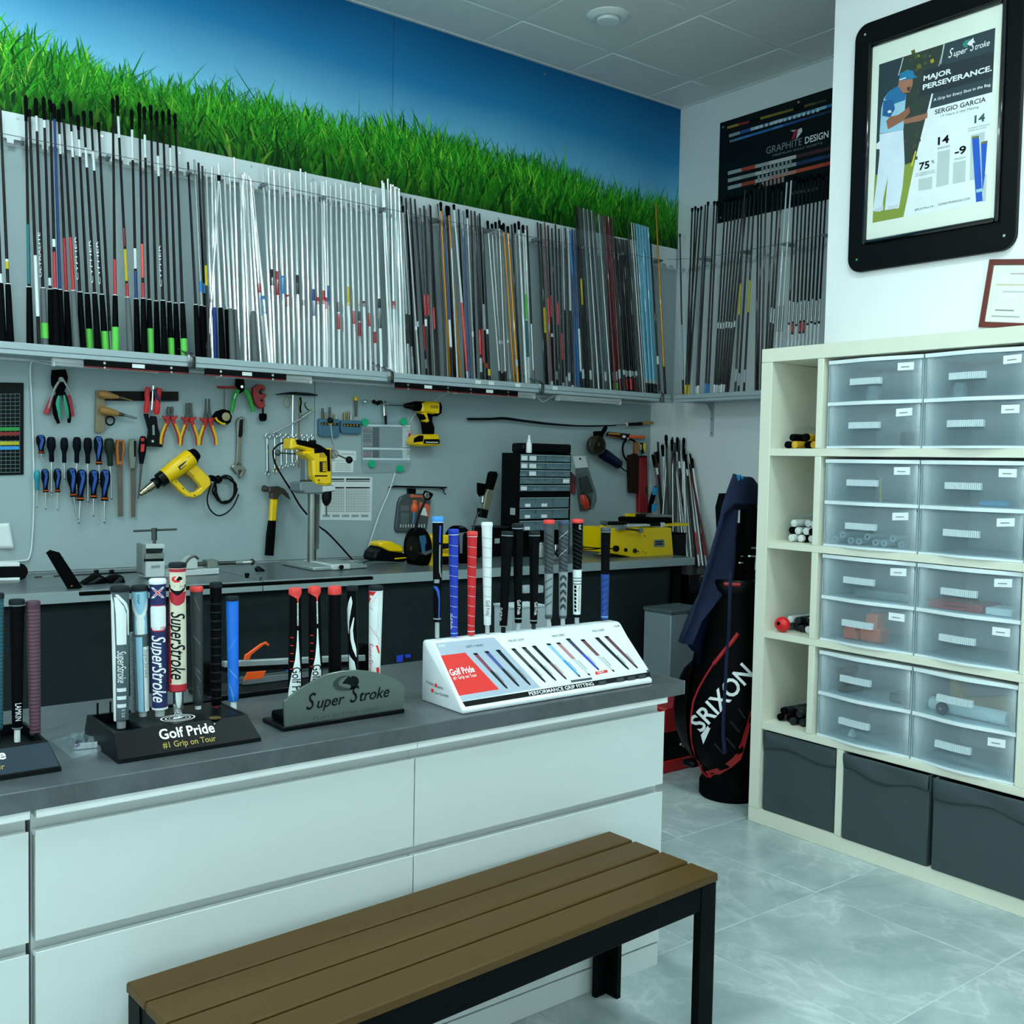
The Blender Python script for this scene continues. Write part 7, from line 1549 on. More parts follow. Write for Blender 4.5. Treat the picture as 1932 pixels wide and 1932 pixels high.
# ================================================================ GRIP DISPLAYS ON THE FRONT COUNTER
CZ = COUNTER_Z + 0.0003
fG = lambda x, y: (170 + x / 4.829, 1050 + y / 4.829)
fS = lambda x, y: (480 + x / 6.0375, 1080 + y / 6.0375)
fW = lambda x, y: (770 + x / 3.864, 950 + y / 3.864)
fL = lambda x, y: (x / 4.293, 1050 + y / 4.293)
def onplane(px, py, P, N):
    d = ray(px, py); return CAM + d * ((P - CAM).dot(N) / d.dot(N))
class Grip:
    """an upright golf grip; t runs 0 (mouth, below) .. 1 (cap, above); angle 0 faces the aisle"""
    def __init__(s, f, label, top, bot, hw, y, mat, group, cap=None, stub=None, stub_to=None, prof=None, capt=0.965):
        s.p1 = ony(*f(*top), y); s.p0 = ony(*f(*bot), y); k = (s.p0.dot(CF) / FPX) / (f(1, 0)[0] - f(0, 0)[0]) ** -1
        s.a = (s.p1 - s.p0).normalized(); s.L = (s.p1 - s.p0).length
        e = V((-s.p0.x, -s.p0.y, 0)); s.e0 = (e - s.a * e.dot(s.a)).normalized(); s.e1 = s.a.cross(s.e0)
        h1, h0 = hw[0] * k, hw[1] * k
        s.prof = [(0, h0), (1, h1)] if prof is None else [(t, r * k) for t, r in prof]
        base = s.p0 if not stub_to else ony(*f(bot[0], stub_to), y)
        s.t = thing('golf_grip', label, 'grip', base, group)
        pr = [(0, s.rad(0) * .9), (.006, s.rad(0))] + [(t, s.rad(t)) for t in [i / 12 for i in range(1, 12)]] + [(.955, s.rad(.955)), (.965, s.rad(.97) * 1.04), (.99, s.rad(1) * 1.04), (1, s.rad(1) * .9)]
        s.lathe('body', [(t, r) for t, r in pr], mat)
        if cap: s.lathe('cap', [(capt, s.rad(.97) * 1.06), (capt + .004, s.rad(.98) * 1.09), (.992, s.rad(1) * 1.09), (1.004, s.rad(1) * .97), (1.006, s.rad(1) * .3)], cap)
        if stub: MB().rod(base + V((0, 0, .0)), s.p0 + s.a * .002, h0 * .62, 14).build('stub_shaft', stub, s.t)
    def rad(s, t):
        for (a, r), (b, q) in zip(s.prof, s.prof[1:]):
            if t <= b: return lerp(r, q, (t - a) / (b - a))
        return s.prof[-1][1]
    def lathe(s, name, pr, mat): MB().lathe(s.p0, s.p1, pr, 22).build(name, mat, s.t)
    def at(s, t, ang, lift=1.012): return s.p0 + s.a * (s.L * t) + (s.e0 * math.cos(ang) + s.e1 * math.sin(ang)) * (s.rad(t) * lift)
    def band(s, name, t0, t1, mat, k=1.015): s.lathe(name, [(t0, s.rad(t0) * k), ((t0 + t1) / 2, s.rad((t0 + t1) / 2) * k), (t1, s.rad(t1) * k)], mat)
    def patch(s, name, edge, mat, lift=1.02, n=8):
        """curved sticker: edge = [(t, angle left, angle right)]"""
        rows = []; e2 = []
        for (t, a, b), (t2, a2, b2) in zip(edge, edge[1:]): e2 += [(lerp(t, t2, i / 5), lerp(a, a2, i / 5), lerp(b, b2, i / 5)) for i in range(5)]
        for t, a, b in e2 + [edge[-1]]: rows.append([s.at(t, lerp(a, b, i / n), lift) for i in range(n + 1)])
        MB().sheet(rows).build(name, mat, s.t)
    def line(s, t0, a0, t1, a1, w, mat, name='line', lift=1.02):
        n = 8; rows = []
        for i in range(n + 1):
            u = i / n; rows.append([s.at(lerp(t0, t1, u), lerp(a0, a1, u), lift), s.at(lerp(t0, t1, u) + w, lerp(a0, a1, u) + w * 4, lift)])
        MB().sheet(rows).build(name, mat, s.t, smooth=0)
    def word(s, str_, t0, t1, h, mat, ang=0.0, shear=0.0, down=True, lift=1.03, bold=0.0):
        o = text(str_, (0, 0, 0), (1, 0, 0), (0, 1, 0), mat, None, h=1, width=1, shear=shear, bold=bold)
        if o is None: return
        cut_rows(o); r = s.rad((t0 + t1) / 2)
        for v in o.data.vertices:
            x, y = v.co.x, v.co.y - 0.5
            t = lerp(t1, t0, x) if down else lerp(t0, t1, x)
            v.co = s.at(t, ang + (y * h / r if down else -y * h / r), lift) - V(s.t['_o'])
        o.parent = s.t; o.name = 'lettering'
GRN_G = 'grips in the dark holder'
RUB = lambda n, c, b=.2: M(n, c, 0.6, nz=0.12, bump=b, bs=500)
GBLK = RUB('grip black', '#07080a'); GDKG = RUB('grip charcoal', '#2c3235', .4); GNAVY = RUB('grip navy', '#0f1a55', .1); GWHT = RUB('grip white', '#e2eaea', .1); GCRM = RUB('grip cream', '#d6d2bb', .1)
GLBL = RUB('grip light blue', '#8fc3da', .1); GBLU = RUB('grip bright blue', '#0b6fdd', .1); GBL2 = RUB('grip royal blue', '#0d31ad', .15); GRED = RUB('grip red', '#cf0f18', .15); GSLV = RUB('grip silver grey', '#8a9599', .2); GSLT = RUB('grip slate', '#4b5a5f', .1); GPLM = RUB('grip plum', '#4a2f3b', .2)
CAPR = M('cap red', '#e23a35', 0.45); CAPK = M('cap dark', '#22282c', 0.5); STUBG = M('stub grey', '#a6adaf', 0.4)
NAVY_INK = M('navy print', '#0f1a55', 0.6); RED_P = M('crimson print', '#b3142b', 0.6); LB_INK = M('light blue print', '#8fc3da', 0.6)
# ---- two black holders with a sloped printed front
def holder(x0, x1, y0, y1, label, face):
    t = thing('grip_holder', label, 'holder', (x0, y0, CZ), 'dark grip holders on the counter')
    zt = COUNTER_Z + 0.050
    body = M('holder black', '#06090c', 0.4, nz=0.1)
    m = MB()
    b = [(x0, y0, CZ), (x1, y0, CZ), (x1, y1, CZ), (x0, y1, CZ)]; lip = [(x0 + .001, y0 + .001, CZ + .008), (x1 - .001, y0 + .001, CZ + .008), (x1 - .001, y1, CZ + .008), (x0 + .001, y1, CZ + .008)]
    tp = [(x0 + .004, y0 + .040, zt), (x1 - .014, y0 + .040, zt), (x1 - .014, y1 - .012, zt), (x0 + .004, y1 - .012, zt)]
    m.add(b + lip + tp, [(0, 1, 2, 3), (0, 1, 5, 4), (1, 2, 6, 5), (2, 3, 7, 6), (3, 0, 4, 7), (4, 5, 9, 8), (5, 6, 10, 9), (6, 7, 11, 10), (7, 4, 8, 11)])
    fl = [(x0 + .012, y0 + .052, zt), (x1 - .020, y0 + .052, zt), (x1 - .020, y1 - .020, zt), (x0 + .012, y1 - .020, zt)]; fd = [(p[0], p[1], zt - .022) for p in fl]
    m.add(tp + fl + fd, [(0, 1, 5, 4), (1, 2, 6, 5), (2, 3, 7, 6), (3, 0, 4, 7), (4, 5, 9, 8), (5, 6, 10, 9), (6, 7, 11, 10), (7, 4, 8, 11), (8, 9, 10, 11)])
    m.build('body', body, t, smooth=0)
    A = V((x0 + .001, y0 + .001, CZ + .008)); B = V((x0 + .004, y0 + .040, zt)); W = (B - A).normalized()
    if face:
        n = V((0, 1, 0)).cross(V((1, 0, 0))); N = V((1, 0, 0)).cross(W)
        flat('front_plate', [A + V((.003, 0, 0)) + W * .002, V((x1 - .004, A.y, A.z)) + W * .002, V((x1 - .014, B.y, B.z)) - W * .003, B + V((.003, 0, 0)) - W * .003], face, t, N, .0008)
    return t, A, W, V((1, 0, 0)).cross(W)
H, A, W, N = holder(0.622, 0.912, 1.986, 2.212, 'black grip holder with white and gold lettering in the middle left', None)
def slope_text(par, s_, f, a, b, h, mat, A, W, N, bold=0.0, lift=.0018):
    p = onplane(*f(*a), A, N); q = onplane(*f(*b), A, N); k = p.dot(CF) / FPX / (f(1, 0)[0] - f(0, 0)[0]) ** -1
    return text(s_, p, q - p, N.cross((q - p).normalized()), mat, par, h=h * k * 1.12, width=(q - p).length, bold=bold, thick=lift)
slope_text(H, 'Golf Pride', fG, (638, 1672), (1138, 1602), 95, WHITE_INK, A, W, N, 0.02); slope_text(H, '#1 Grip on Tour', fG, (665, 1752), (1150, 1683), 56, GOLD_INK, A, W, N, 0.01)
slope_text(H, 'R', fG, (1130, 1535), (1142, 1533), 14, WHITE_INK, A, W, N)
q = onz(*fG(800, 1470), COUNTER_Z + .0512)
MB().box((q.x - .085, q.y - .045, COUNTER_Z + .030), (0.890, q.y + .10, COUNTER_Z + .0508), 0.002).build('top_plate', M('holder black', '#0b0e11', 0.4), H)
for r0, r1 in ((.035, .032), (.026, .0235), (.018, .0168)):
    n = 32; m = MB(); m.add([q + V((math.cos(2 * PI * i / n) * r, math.sin(2 * PI * i / n) * r * .8, 0)) for r in (r0, r1) for i in range(n)], [(i, (i + 1) % n, n + (i + 1) % n, n + i) for i in range(n)]); m.build('medallion', WHITE_INK, H, smooth=0)
flat('medallion', [q + V(p) for p in ((-.012, -.004, 0), (.0, -.006, 0), (.013, .002, 0), (.004, .008, 0), (.0, .002, 0), (-.006, .006, 0))], WHITE_INK, H, (0, 0, 1))
for x in (68, 185): T_ = ony(*fG(x, 1560), 2.19); MB().rod((T_.x, 2.19, COUNTER_Z + .03), (T_.x, 2.19, COUNTER_Z + .075), .0022).build('peg', BLACK, H)
MB().rod((0.83, 2.03, COUNTER_Z + .0509), (0.83, 2.03, COUNTER_Z + .0522), .012, 14).build('brass_stud', M('dull gold', '#5c4a1a', 0.5), H)
GY = 2.115
g = Grip(fG, 'wide grey and white putter grip, leftmost in the middle holder', (272, 275), (284, 1488), (82, 66), GY, GSLT, GRN_G, CAPK, STUBG, 1560)
g.patch('white_side', [(0, -1.45, -.75), (.5, -1.45, -.62), (.88, -1.4, -.75), (.95, -1.4, -1.1)], GWHT, 1.02); g.patch('white_panel', [(.575, -.45, .75), (.8, -.5, .75), (.86, -.6, .4), (.93, -.7, -.35)], GWHT, 1.02); g.patch('white_chevron', [(.64, .95, 1.25), (.82, .8, 1.2), (.88, .35, .8), (.95, -.6, -.2)], GWHT, 1.021)
g.word('SuperStroke', .29, .53, .017, WHITE_INK, .15, .3)
for t in (.245, .185, .125): g.patch('white_stripe', [(t - .022, -.5, .7), (t + .005, -.55, .7)], GWHT, 1.022)
g.word('S 2.0', .03, .09, .006, WHITE_INK, .3)
g = Grip(fG, 'light blue and white putter grip, second in the middle holder', (450, 268), (484, 1402), (74, 58), GY + .012, GSLT, GRN_G, CAPK, STUBG, 1530)
g.patch('blue_panel', [(.62, -.9, 1.0), (.82, -.75, .85), (.84, -.9, 1.0), (.96, -1.2, 1.2)], GLBL, 1.018); g.patch('white_chevron', [(.62, -.5, .45), (.72, -.6, .55), (.78, -.35, .3)], GWHT, 1.026); g.patch('white_chevron', [(.76, -.5, -.1), (.82, -1.1, -.55), (.90, -1.4, -.95)], GWHT, 1.026); g.patch('white_chevron', [(.76, .05, .5), (.82, .5, 1.05), (.90, .9, 1.4)], GWHT, 1.026)
g.patch('blue_strip', [(0, -.75, .1), (.6, -.75, .15)], GLBL, 1.018); g.patch('speckled_strip', [(0, -1.4, -.8), (.6, -1.4, -.8)], M('speckled grip', '#6d7d80', 0.6, nz=0.9, ns=240), 1.018); g.patch('white_strip', [(0, .25, 1.2), (.52, .25, 1.25)], GWHT, 1.018); g.word('SuperStroke', .27, .50, .010, M('ink grey', '#6a7476', 0.7), .7, .3)
g.word('tour', .86, .94, .006, INK, -.1, .2)
g = Grip(fG, 'navy and white putter grip with a crossed red emblem, third in the middle holder', (615, 206), (636, 1384), (72, 70), GY - .005, GNAVY, GRN_G, M('cap white', '#e8eef0', 0.4), STUBG, 1500)
g.patch('white_panel', [(.615, -.7, .7), (.64, -1.15, 1.15), (.78, -1.2, 1.2), (.80, -.95, .95)], GWHT, 1.02); g.patch('red_edge', [(.605, -.72, .72), (.63, -1.2, 1.2), (.64, -1.2, 1.2), (.614, -.72, .72)], RED_P, 1.018); g.patch('red_edge', [(.80, -1.0, 1.0), (.807, -1.0, 1.0)], RED_P, 1.02)
for sg in (-1, 1): g.patch('emblem', [(.86, -.75 * sg - .22, -.75 * sg + .22), (.945, .75 * sg - .22, .75 * sg + .22)], M('pale emblem', '#b9cfe0', 0.5), 1.022); g.patch('emblem_red', [(.875, -.5 * sg - .10, -.5 * sg + .10), (.93, .5 * sg - .10, .5 * sg + .10)], RED_INK, 1.03)
g.word('SuperStroke', .06, .575, .030, WHITE_INK, .0, .3, bold=.01); g.band('end_ring', 0, .014, GWHT, 1.05)
g = Grip(fG, 'cream and red putter grip, tallest in the middle holder', (795, 60), (800, 1215), (74, 80), GY - .012, GCRM, GRN_G, CAPK, CHROME, 1450)
RP2 = RUB('grip crimson', '#b5162d', .1)
g.band('red_band', .935, .965, RP2, 1.02); g.patch('red_side', [(.06, -1.57, -.75), (.5, -1.57, -.95), (.72, -1.57, -1.15), (.93, -1.57, -1.3)], RP2, 1.015); g.band('red_end', 0, .055, RP2, 1.02); g.band('mouth_ring', -.006, .004, CAPK, 1.0)
g.patch('black_chevron', [(.755, -.15, .15), (.79, -.9, .9), (.83, -1.4, 1.4), (.835, -1.35, 1.35), (.80, -.7, .7), (.785, -.2, .2)], INK, 1.022); g.patch('red_chevron', [(.675, -.2, .2), (.70, -.9, .9), (.78, -1.4, 1.4)], RP2, 1.016); g.patch('cream_badge', [(.79, -.3, .3), (.81, -.9, .9), (.93, -1.15, 1.15)], GCRM, 1.026)
g.patch('emblem', [(.855, -.35, .25), (.866, -.62, .35), (.874, -.72, -.30), (.888, -.72, -.38), (.902, -.45, -.05)], RED_INK, 1.034); g.patch('emblem', [(.868, -.1, .15), (.876, -.15, .55), (.886, -.05, .62), (.896, .1, .5), (.903, .12, .2)], INK, 1.036); g.word('SuperStroke', .095, .625, .031, INK, .06, .3, bold=.01)
g = Grip(fG, 'charcoal grip with a red cap, fifth in the middle holder', (968, 278), (984, 1352), (58, 46), GY + .01, GDKG, GRN_G, CAPR, GWHT, 1412)
for a, b in (((.05, .5), (.17, -.1)), ((.33, -.6), (.27, .6)), ((.60, -.7), (.52, .5)), ((.93, -.4), (.80, .5)), ((.2, .6), (.3, -.6))): g.line(a[0], a[1], b[0], b[1], .005, M('thin grey line', '#7f898c', 0.6))
g = Grip(fG, 'plain black ribbed grip with a red ferrule, sixth in the middle holder', (1145, 240), (1150, 1352), (54, 46), GY + .006, GBLK, GRN_G, CAPK, M('ferrule red', '#9c0f16', 0.4), 1428)
for k in range(12): g.band('rib', .06 + k * .07, .068 + k * .07, DARK_GREY, 1.01)
g = Grip(fG, 'bright blue grip with white zigzag lines, rightmost in the middle holder', (1295, 368), (1306, 1316), (58, 48), GY, GBLU, GRN_G, CAPK, GWHT, 1432)
for a, b in (((.62, -.9), (.95, .8)), ((.49, -.8), (.62, .7)), ((.32, -.8), (.22, .8)), ((.0, .1), (.17, -.8)), ((.05, .1), (.17, -.7))): g.line(a[0], a[1], b[0], b[1], .006, LB_INK)
g = Grip(fG, 'grey speckled grip half hidden behind the first two putter grips', (385, 690), (395, 1442), (26, 24), GY + .055, M('speckled grip', '#6d7d80', 0.6, nz=0.9, ns=240), GRN_G, None, DARK_STEEL, 1500)
H2, A, W, N = holder(0.236, 0.524, 2.0, 2.226, 'dark blue-grey grip holder cut off by the left photo edge', M('holder blue steel', '#263542', 0.3, 0.3, nz=0.3, ns=6))
slope_text(H2, 'Golf Pride', fL, (-560, 1725), (50, 1640), 80, WHITE_INK, A, W, N, 0.02); slope_text(H2, '#1 Grip on Tour', fL, (-540, 1805), (42, 1722), 46, GOLD_INK, A, W, N, 0.01)
g = Grip(fL, 'black grip with small white lettering in the left edge holder', (136, 350), (140, 1395), (58, 40), 2.12, GBLK, 'grips in the left edge holder', CAPK, GWHT, 1500); g.band('silver_ring', .955, .966, MID_GREY, 1.05); g.word('LAMKIN', .07, .205, .011, WHITE_INK, .25); g.band('silver_ring', .005, .015, MID_GREY, 1.04)
g = Grip(fL, 'ribbed plum coloured grip at the right of the left edge holder', (266, 358), (286, 1440), (56, 42), 2.12, GPLM, 'grips in the left edge holder', None, BLACK, 1505)
for k in range(34): g.band('rib', .02 + k * .0275, .03 + k * .0275, M('plum rib', '#6a4756', 0.6), 1.03)
g = Grip(fL, 'teal ribbed grip at the very left edge of the photo', (-30, 300), (-20, 1400), (56, 42), 2.12, RUB('grip dark teal', '#1d4a55'), 'grips in the left edge holder', CAPK, BLACK, 1505)
for k in range(34): g.band('rib', .02 + k * .0275, .03 + k * .0275, M('teal rib', '#2c6472', 0.6), 1.03)
# crumpled plastic bag between the holders
rb = random.Random(9); rows = []
c0, c1 = onz(*fL(335, 1440), CZ), onz(*fL(750, 1400), CZ)
for i in range(14):
    r = []
    for j in range(12):
        u, v = i / 13, j / 11; e = min(u, 1 - u, v, 1 - v) * 4
        r.append((lerp(c0.x, c1.x - .005, u), 2.06 + v * .16 + u * .04, CZ + .003 + min(1, e) * .018 * rb.random()))
    rows.append(r)
PB = thing('plastic_bag', 'small crumpled clear plastic bag lying between the two dark holders', 'bag', (c0.x, 2.1, CZ)); MB().sheet(rows).build('film', translucent('bag film', '#cfdcdc', 0.12, 0.06), PB, smooth=0); MB().tube([rows[3][3], rows[6][5], rows[9][5], rows[12][6]], .002).build('strip', M('violet strip', '#6a5a86', 0.5), PB)
tag(MB().prism([(c1.x - .075, 2.13, CZ + .001), (c1.x - .03, 2.12, CZ + .001), (c1.x - .02, 2.15, CZ + .001), (c1.x - .06, 2.17, CZ + .001)], (0, 0, .012), 0).build('foil_pack', CHROME), 'shiny crumpled foil pack inside the clear plastic bag', 'pack')
# ---- arched sign with five grips
ST = thing('sign_stand', 'arched grey-green metal sign stand with black lettering and logo', 'stand', (1.13, 2.06, CZ))
SP_Y = 2.032; S_ = lambda x, y, dy=0: ony(*fS(x, y), SP_Y + dy)
arc = [(350, 1785), (336, 1470), (400, 1420), (480, 1358), (560, 1305), (680, 1232), (800, 1172), (900, 1142), (1000, 1124), (1100, 1116), (1200, 1115), (1300, 1124), (1400, 1142), (1500, 1170), (1600, 1215), (1712, 1290), (1700, 1572)]
SIGN = M('brushed sign metal', '#65716a', 0.3, 0.55, nz=0.06, ns=3)
MB().prism([S_(*p) for p in arc], (0, .006, 0), .001).build('sign', SIGN, ST)
bx0 = S_(345, 1785).x - .004; bx1 = S_(1700, 1572).x + .001
MB().box((bx0 - .002, SP_Y - .004, CZ), (bx1, SP_Y + .10, CZ + .010), .002).build('base', BLACK, ST); MB().box((bx0 + .012, SP_Y + .012, CZ + .0102), (bx1 - .01, SP_Y + .085, CZ + .028), .003).build('base_step', BLACK_MATT, ST)
sp = lambda pts, mat, nm='logo': flat(nm, [S_(*p, -.0003) for p in pts], mat, ST)
LOGO_G = M('logo dark green', '#26332f', 0.5)
sp([(1085, 1175), (1010, 1178), (950, 1200), (905, 1245), (895, 1290), (920, 1330), (980, 1350), (1060, 1348), (1120, 1325), (1140, 1300), (1080, 1318), (1010, 1305), (965, 1285), (955, 1255), (985, 1215), (1030, 1190)], LOGO_G)
sp([(1115, 1178), (1160, 1185), (1185, 1215), (1190, 1250), (1165, 1300), (1110, 1335), (1075, 1342), (1100, 1310), (1095, 1285), (1060, 1270), (1000, 1268), (1020, 1238), (1070, 1185), (1085, 1180), (1090, 1205)], INK)
def plane_text(par, s_, P, a, b, h, mat, N, shear=0.0, bold=0.0, thick=.0008):
    p, q = P(*a), P(*b); U = (q - p); k = (P(a[0], a[1] + 10) - p).length / 10
    return text(s_, p, U, N.cross(U.normalized()), mat, par, h=h * k, width=U.length, shear=shear, bold=bold, thick=thick)
NY = V((0, -1, 0))
def script(par, P, pa, pb, h, mat, N, capk=1.75, sub=False):
    """brand script: slanted words with an oversized S and a long tail"""
    p, q = V((*pa, 0)), V((*pb, 0)); L = lambda t, dy=0: (lerp(pa[0], pb[0], t), lerp(pa[1], pb[1], t) + dy)
    plane_text(par, 'S', P, L(.03), L(.145), h * capk, mat, N, .35, .005); plane_text(par, 'uper', P, L(.155), L(.48), h, mat, N, .3, .008)
    plane_text(par, 'S', P, L(.54), L(.65), h * capk, mat, N, .35, .005); plane_text(par, 'troke', P, L(.655), L(1.0), h, mat, N, .3, .008)
    for t in ():
        a, b, c = L(t, h * .22), L(t + .09, h * .17), L(t + .13, -h * .1)
        flat('lettering', [P(*a), P(b[0], b[1] + h * .06), P(*c), P(b[0], b[1] - h * .08)], mat, par, N, .0008)
script(ST, lambda x, y: S_(x, y, -.0001), (560, 1572), (1535, 1412), 128, INK, NY, 1.45); plane_text(ST, 'PLAY BETTER GRIPS', lambda x, y: S_(x, y, -.0001), (672, 1682), (1415, 1565), 38, M('faint sign print', '#46524d', 0.6), NY)
SY = 2.082; GS = 'grips behind the arched sign'
for (tp, bt, nm, tt) in (((465, 182), (462, 1560), 'black grip with red cap and white bottle shape, leftmost behind the sign', .80), ((683, 165), (700, 1520), 'black grip with red cap and white bottle shape, second behind the sign', .80)):
    g = Grip(fS, nm, tp, bt, (68, 84), SY, GBLK, GS, CAPR, BLACK, 1640, capt=.952)
    g.patch('red_drip', [(.885, .38, .50), (.92, .28, .6), (.94, -.3, .95), (.955, -1.2, 1.3)], CAPR, 1.05); g.patch('white_panel', [(0, -1.3, .9), (.12, -1.25, .95), (.30, -.5, .95), (.42, .0, .75), (.52, .2, .62), (.60, .30, .55), (.66, .34, .52)], GWHT, 1.02)
    g.patch('white_panel', [(.70, .32, .56), (.885, .30, .56)], GWHT, 1.02); g.word('REDUCED TAPER', .70, .875, .0035, INK, .42); g.word('Golf Pride', .05, .36, .020, INK, .25, bold=.01)
    for k in range(5): g.patch('red_mark', [(.34 + k * .065, -.85, -.25), (.347 + k * .065, -.8, -.2)], RED_INK, 1.02)
g = Grip(fS, 'plain black grip with a red cap, third behind the sign', (915, 162), (918, 1480), (72, 76), SY, GBLK, GS, CAPR, BLACK, 1620, capt=.935)
g = Grip(fS, 'black and white swirled putter grip, fourth behind the sign', (1114, 158), (1135, 1480), (64, 56), SY, GBLK, GS, CAPK, BLACK, 1620)
g.patch('white_swirl', [(.60, -.95, -.85), (.70, -1.35, -.7), (.80, -1.3, -.3), (.87, -.8, .0), (.92, -.3, -.2)], GWHT, 1.02); g.patch('white_swirl', [(.40, .55, .7), (.47, -.1, .6), (.55, -.5, .15), (.63, -.55, .0), (.74, .15, .3)], GWHT, 1.02); g.patch('white_swirl', [(.20, -1.0, .1), (.28, -1.0, .6), (.36, -1.0, .2), (.42, -1.0, -.9)], GWHT, 1.02); g.line(.28, 1.0, .98, .85, .006, M('thin grey line', '#7f898c', 0.6))
g = Grip(fS, 'white putter grip with red lines, rightmost behind the sign', (1386, 155), (1360, 1480), (82, 62), SY, GWHT, GS, CAPK, BLACK, 1620)
g.patch('red_corner', [(.86, -1.4, -1.2), (.93, -1.4, -.3), (.972, -1.4, .2)], GRED, 1.02); g.patch('white_mark', [(.90, -.95, -.5), (.925, -1.0, -.45)], GWHT, 1.03)
for a, b in (((.82, -.9), (.95, .4)), ((.60, .3), (.92, .5)), ((.66, -.9), (.55, .6)), ((.50, .8), (.63, .0)), ((.62, .5), (.76, .4)), ((.82, -.9), (.80, -.4))): g.line(a[0], a[1], b[0], b[1], .004, RED_P)
g.patch('red_mark', [(.43, .6, .95), (.50, .1, .5)], RED_INK, 1.025); g.patch('red_mark', [(.25, .4, 1.0), (.31, .3, .9)], RED_INK, 1.025); g.word('SuperStroke', .22, .52, .012, RED_P, -.7, .3)
# ---- white display with eleven grips
X0, X1 = 1.390, 2.010
WD = thing('grip_display', 'white wedge-shaped grip display with a printed sloping front', 'display', (1.70, 2.03, CZ))
DW = M('display white', '#e9eff1', 0.3, nz=0.02)
pr = [(1.944, CZ), (1.939, CZ + .003), (1.938, .795), (1.940, .7985), (1.945, .8005), (2.064, .930), (2.070, .9335), (2.078, .935), (2.108, .935), (2.113, .932), (2.115, .926), (2.115, CZ)]
m = MB(); m.prism([(X0, y, z) for y, z in pr], (X1 - X0, 0, 0), .003); m.build('body', DW, WD, smooth=50)
PA = V((X0, 1.945, .8005)); WS = V((0, 2.064 - 1.945, .930 - .8005)).normalized(); NS = V((1, 0, 0)).cross(WS)
DP = lambda x, y: onplane(*fW(x, y), PA + NS * .0004, NS)
def dp(name, pts, mat, k=0): return flat(name, [DP(*p) + NS * (.0001 * k) for p in pts], mat, WD, NS, .0004)
dp('print_panel', [(195, 1018), (1540, 880), (1752, 1212), (392, 1445)], M('print pale', '#e6eef3', 0.35)); dp('print_panel', [(197, 1019), (625, 975), (965, 1342), (392, 1442)], M('print grey blue', '#a8b6c6', 0.35), 1)
dp('red_panel', [(237, 1110), (415, 1088), (662, 1355), (372, 1402)], RED_INK, 3); dp('black_band', [(395, 1447), (1760, 1228), (1768, 1262), (418, 1482)], M('print black', '#0c0f11', 0.3), 2)
for k, x in enumerate((1390, 1520, 1600, 1680)): dp('band_picture', [(x, 1298 - (x - 1390) * .16), (x + 50, 1290 - (x - 1390) * .16), (x + 55, 1318 - (x - 1390) * .16), (x + 5, 1326 - (x - 1390) * .16)], M('picture dark', '#2a3134', 0.4), 4)
PT = lambda s_, a, b, h, mat, bold=0.0: plane_text(WD, s_, lambda x, y: DP(x, y) + NS * .0006, a, b, h, mat, NS, bold=bold)
PT('Golf Pride', (312, 1258), (488, 1228), 44, WHITE_INK, .02); PT('#1 Grip on Tour', (333, 1288), (503, 1262), 24, WHITE_INK); PT('PERFORMANCE GRIP FITTING', (885, 1402), (1355, 1326), 24, WHITE_INK, .01)
PT('SOFT + TACKY', (424, 1054), (552, 1040), 14, INK); PT('VELVET SOFT', (732, 1012), (850, 1000), 14, INK); PT('HALF CORD', (1050, 976), (1142, 966), 14, INK); PT('FULL CORD', (1346, 940), (1432, 930), 14, INK); PT('TOUR', (1502, 905), (1545, 900), 13, INK); PT('MY', (228, 1052), (275, 1048), 20, WHITE_INK)
dp('tag', [(1362, 1228), (1450, 1212), (1455, 1232), (1368, 1250)], RED_INK, 5); PT('NEW', (1385, 1243), (1432, 1235), 15, WHITE_INK); dp('tag', [(1185, 1290), (1338, 1268), (1340, 1284), (1188, 1306)], M('tag grey', '#39424a', 0.5), 3)
PG = [((485, 1092), (722, 1350), '#23262d', '#7d3550'), ((568, 1078), (808, 1335), '#23262d', '#3c4a8c'), ((650, 1068), (890, 1325), '#1d2126', '#1d2126'), ((762, 1058), (1000, 1305), '#1d2126', '#31383c'), ((838, 1048), (1078, 1293), '#1d2126', '#31383c'), ((912, 1038), (1153, 1283), '#5b333a', '#1d2126'), ((1018, 1022), (1253, 1266), '#3f9ad2', '#8fc0d8'), ((1090, 1015), (1325, 1255), '#c8cccc', '#b07f80'), ((1160, 985), (1390, 1215), '#2c46b8', '#3a3358'), ((1268, 992), (1502, 1228), '#c8cccc', '#6a3c3c'), ((1372, 978), (1608, 1212), '#1d2126', '#20262b'), ((1440, 968), (1672, 1202), '#5b3036', '#5b3036')]
for i, (a, b, c1_, c2_) in enumerate(PG):
    L = lambda t, w: (lerp(a[0], b[0], t) + w, lerp(a[1], b[1], t) - w * .12)
    dp('grip_print', [L(.02, -14), L(.02, 14), L(.5, 12), L(.5, -12)], M('p' + c2_, c2_, 0.4), 6); dp('grip_print', [L(.5, -12), L(.5, 12), L(.94, 9), L(.94, -9)], M('p' + c1_, c1_, 0.4), 6); dp('grip_print', [L(.0, -15), L(.0, 13), L(.05, 16), L(.05, -12)], INK, 7); dp('grip_print', [L(.94, -8), L(.94, 8), L(1, 4), L(1, -4)], INK, 7)
    dp('caption', [L(.55, 18), L(.55, 22), L(.82, 20), L(.82, 16)], GREY_INK, 6)
SX = lambda x, y: onx(*fW(x, y), X0 - .0002); NX = V((-1, 0, 0))
for s_, a, b in (('PLAYED', (133, 1305), (188, 1332)), ('80%', (216, 1345), (258, 1358)), ('Tour PLAYERS', (192, 1385), (295, 1415))): plane_text(WD, s_, SX, a, b, 17, INK, NX)
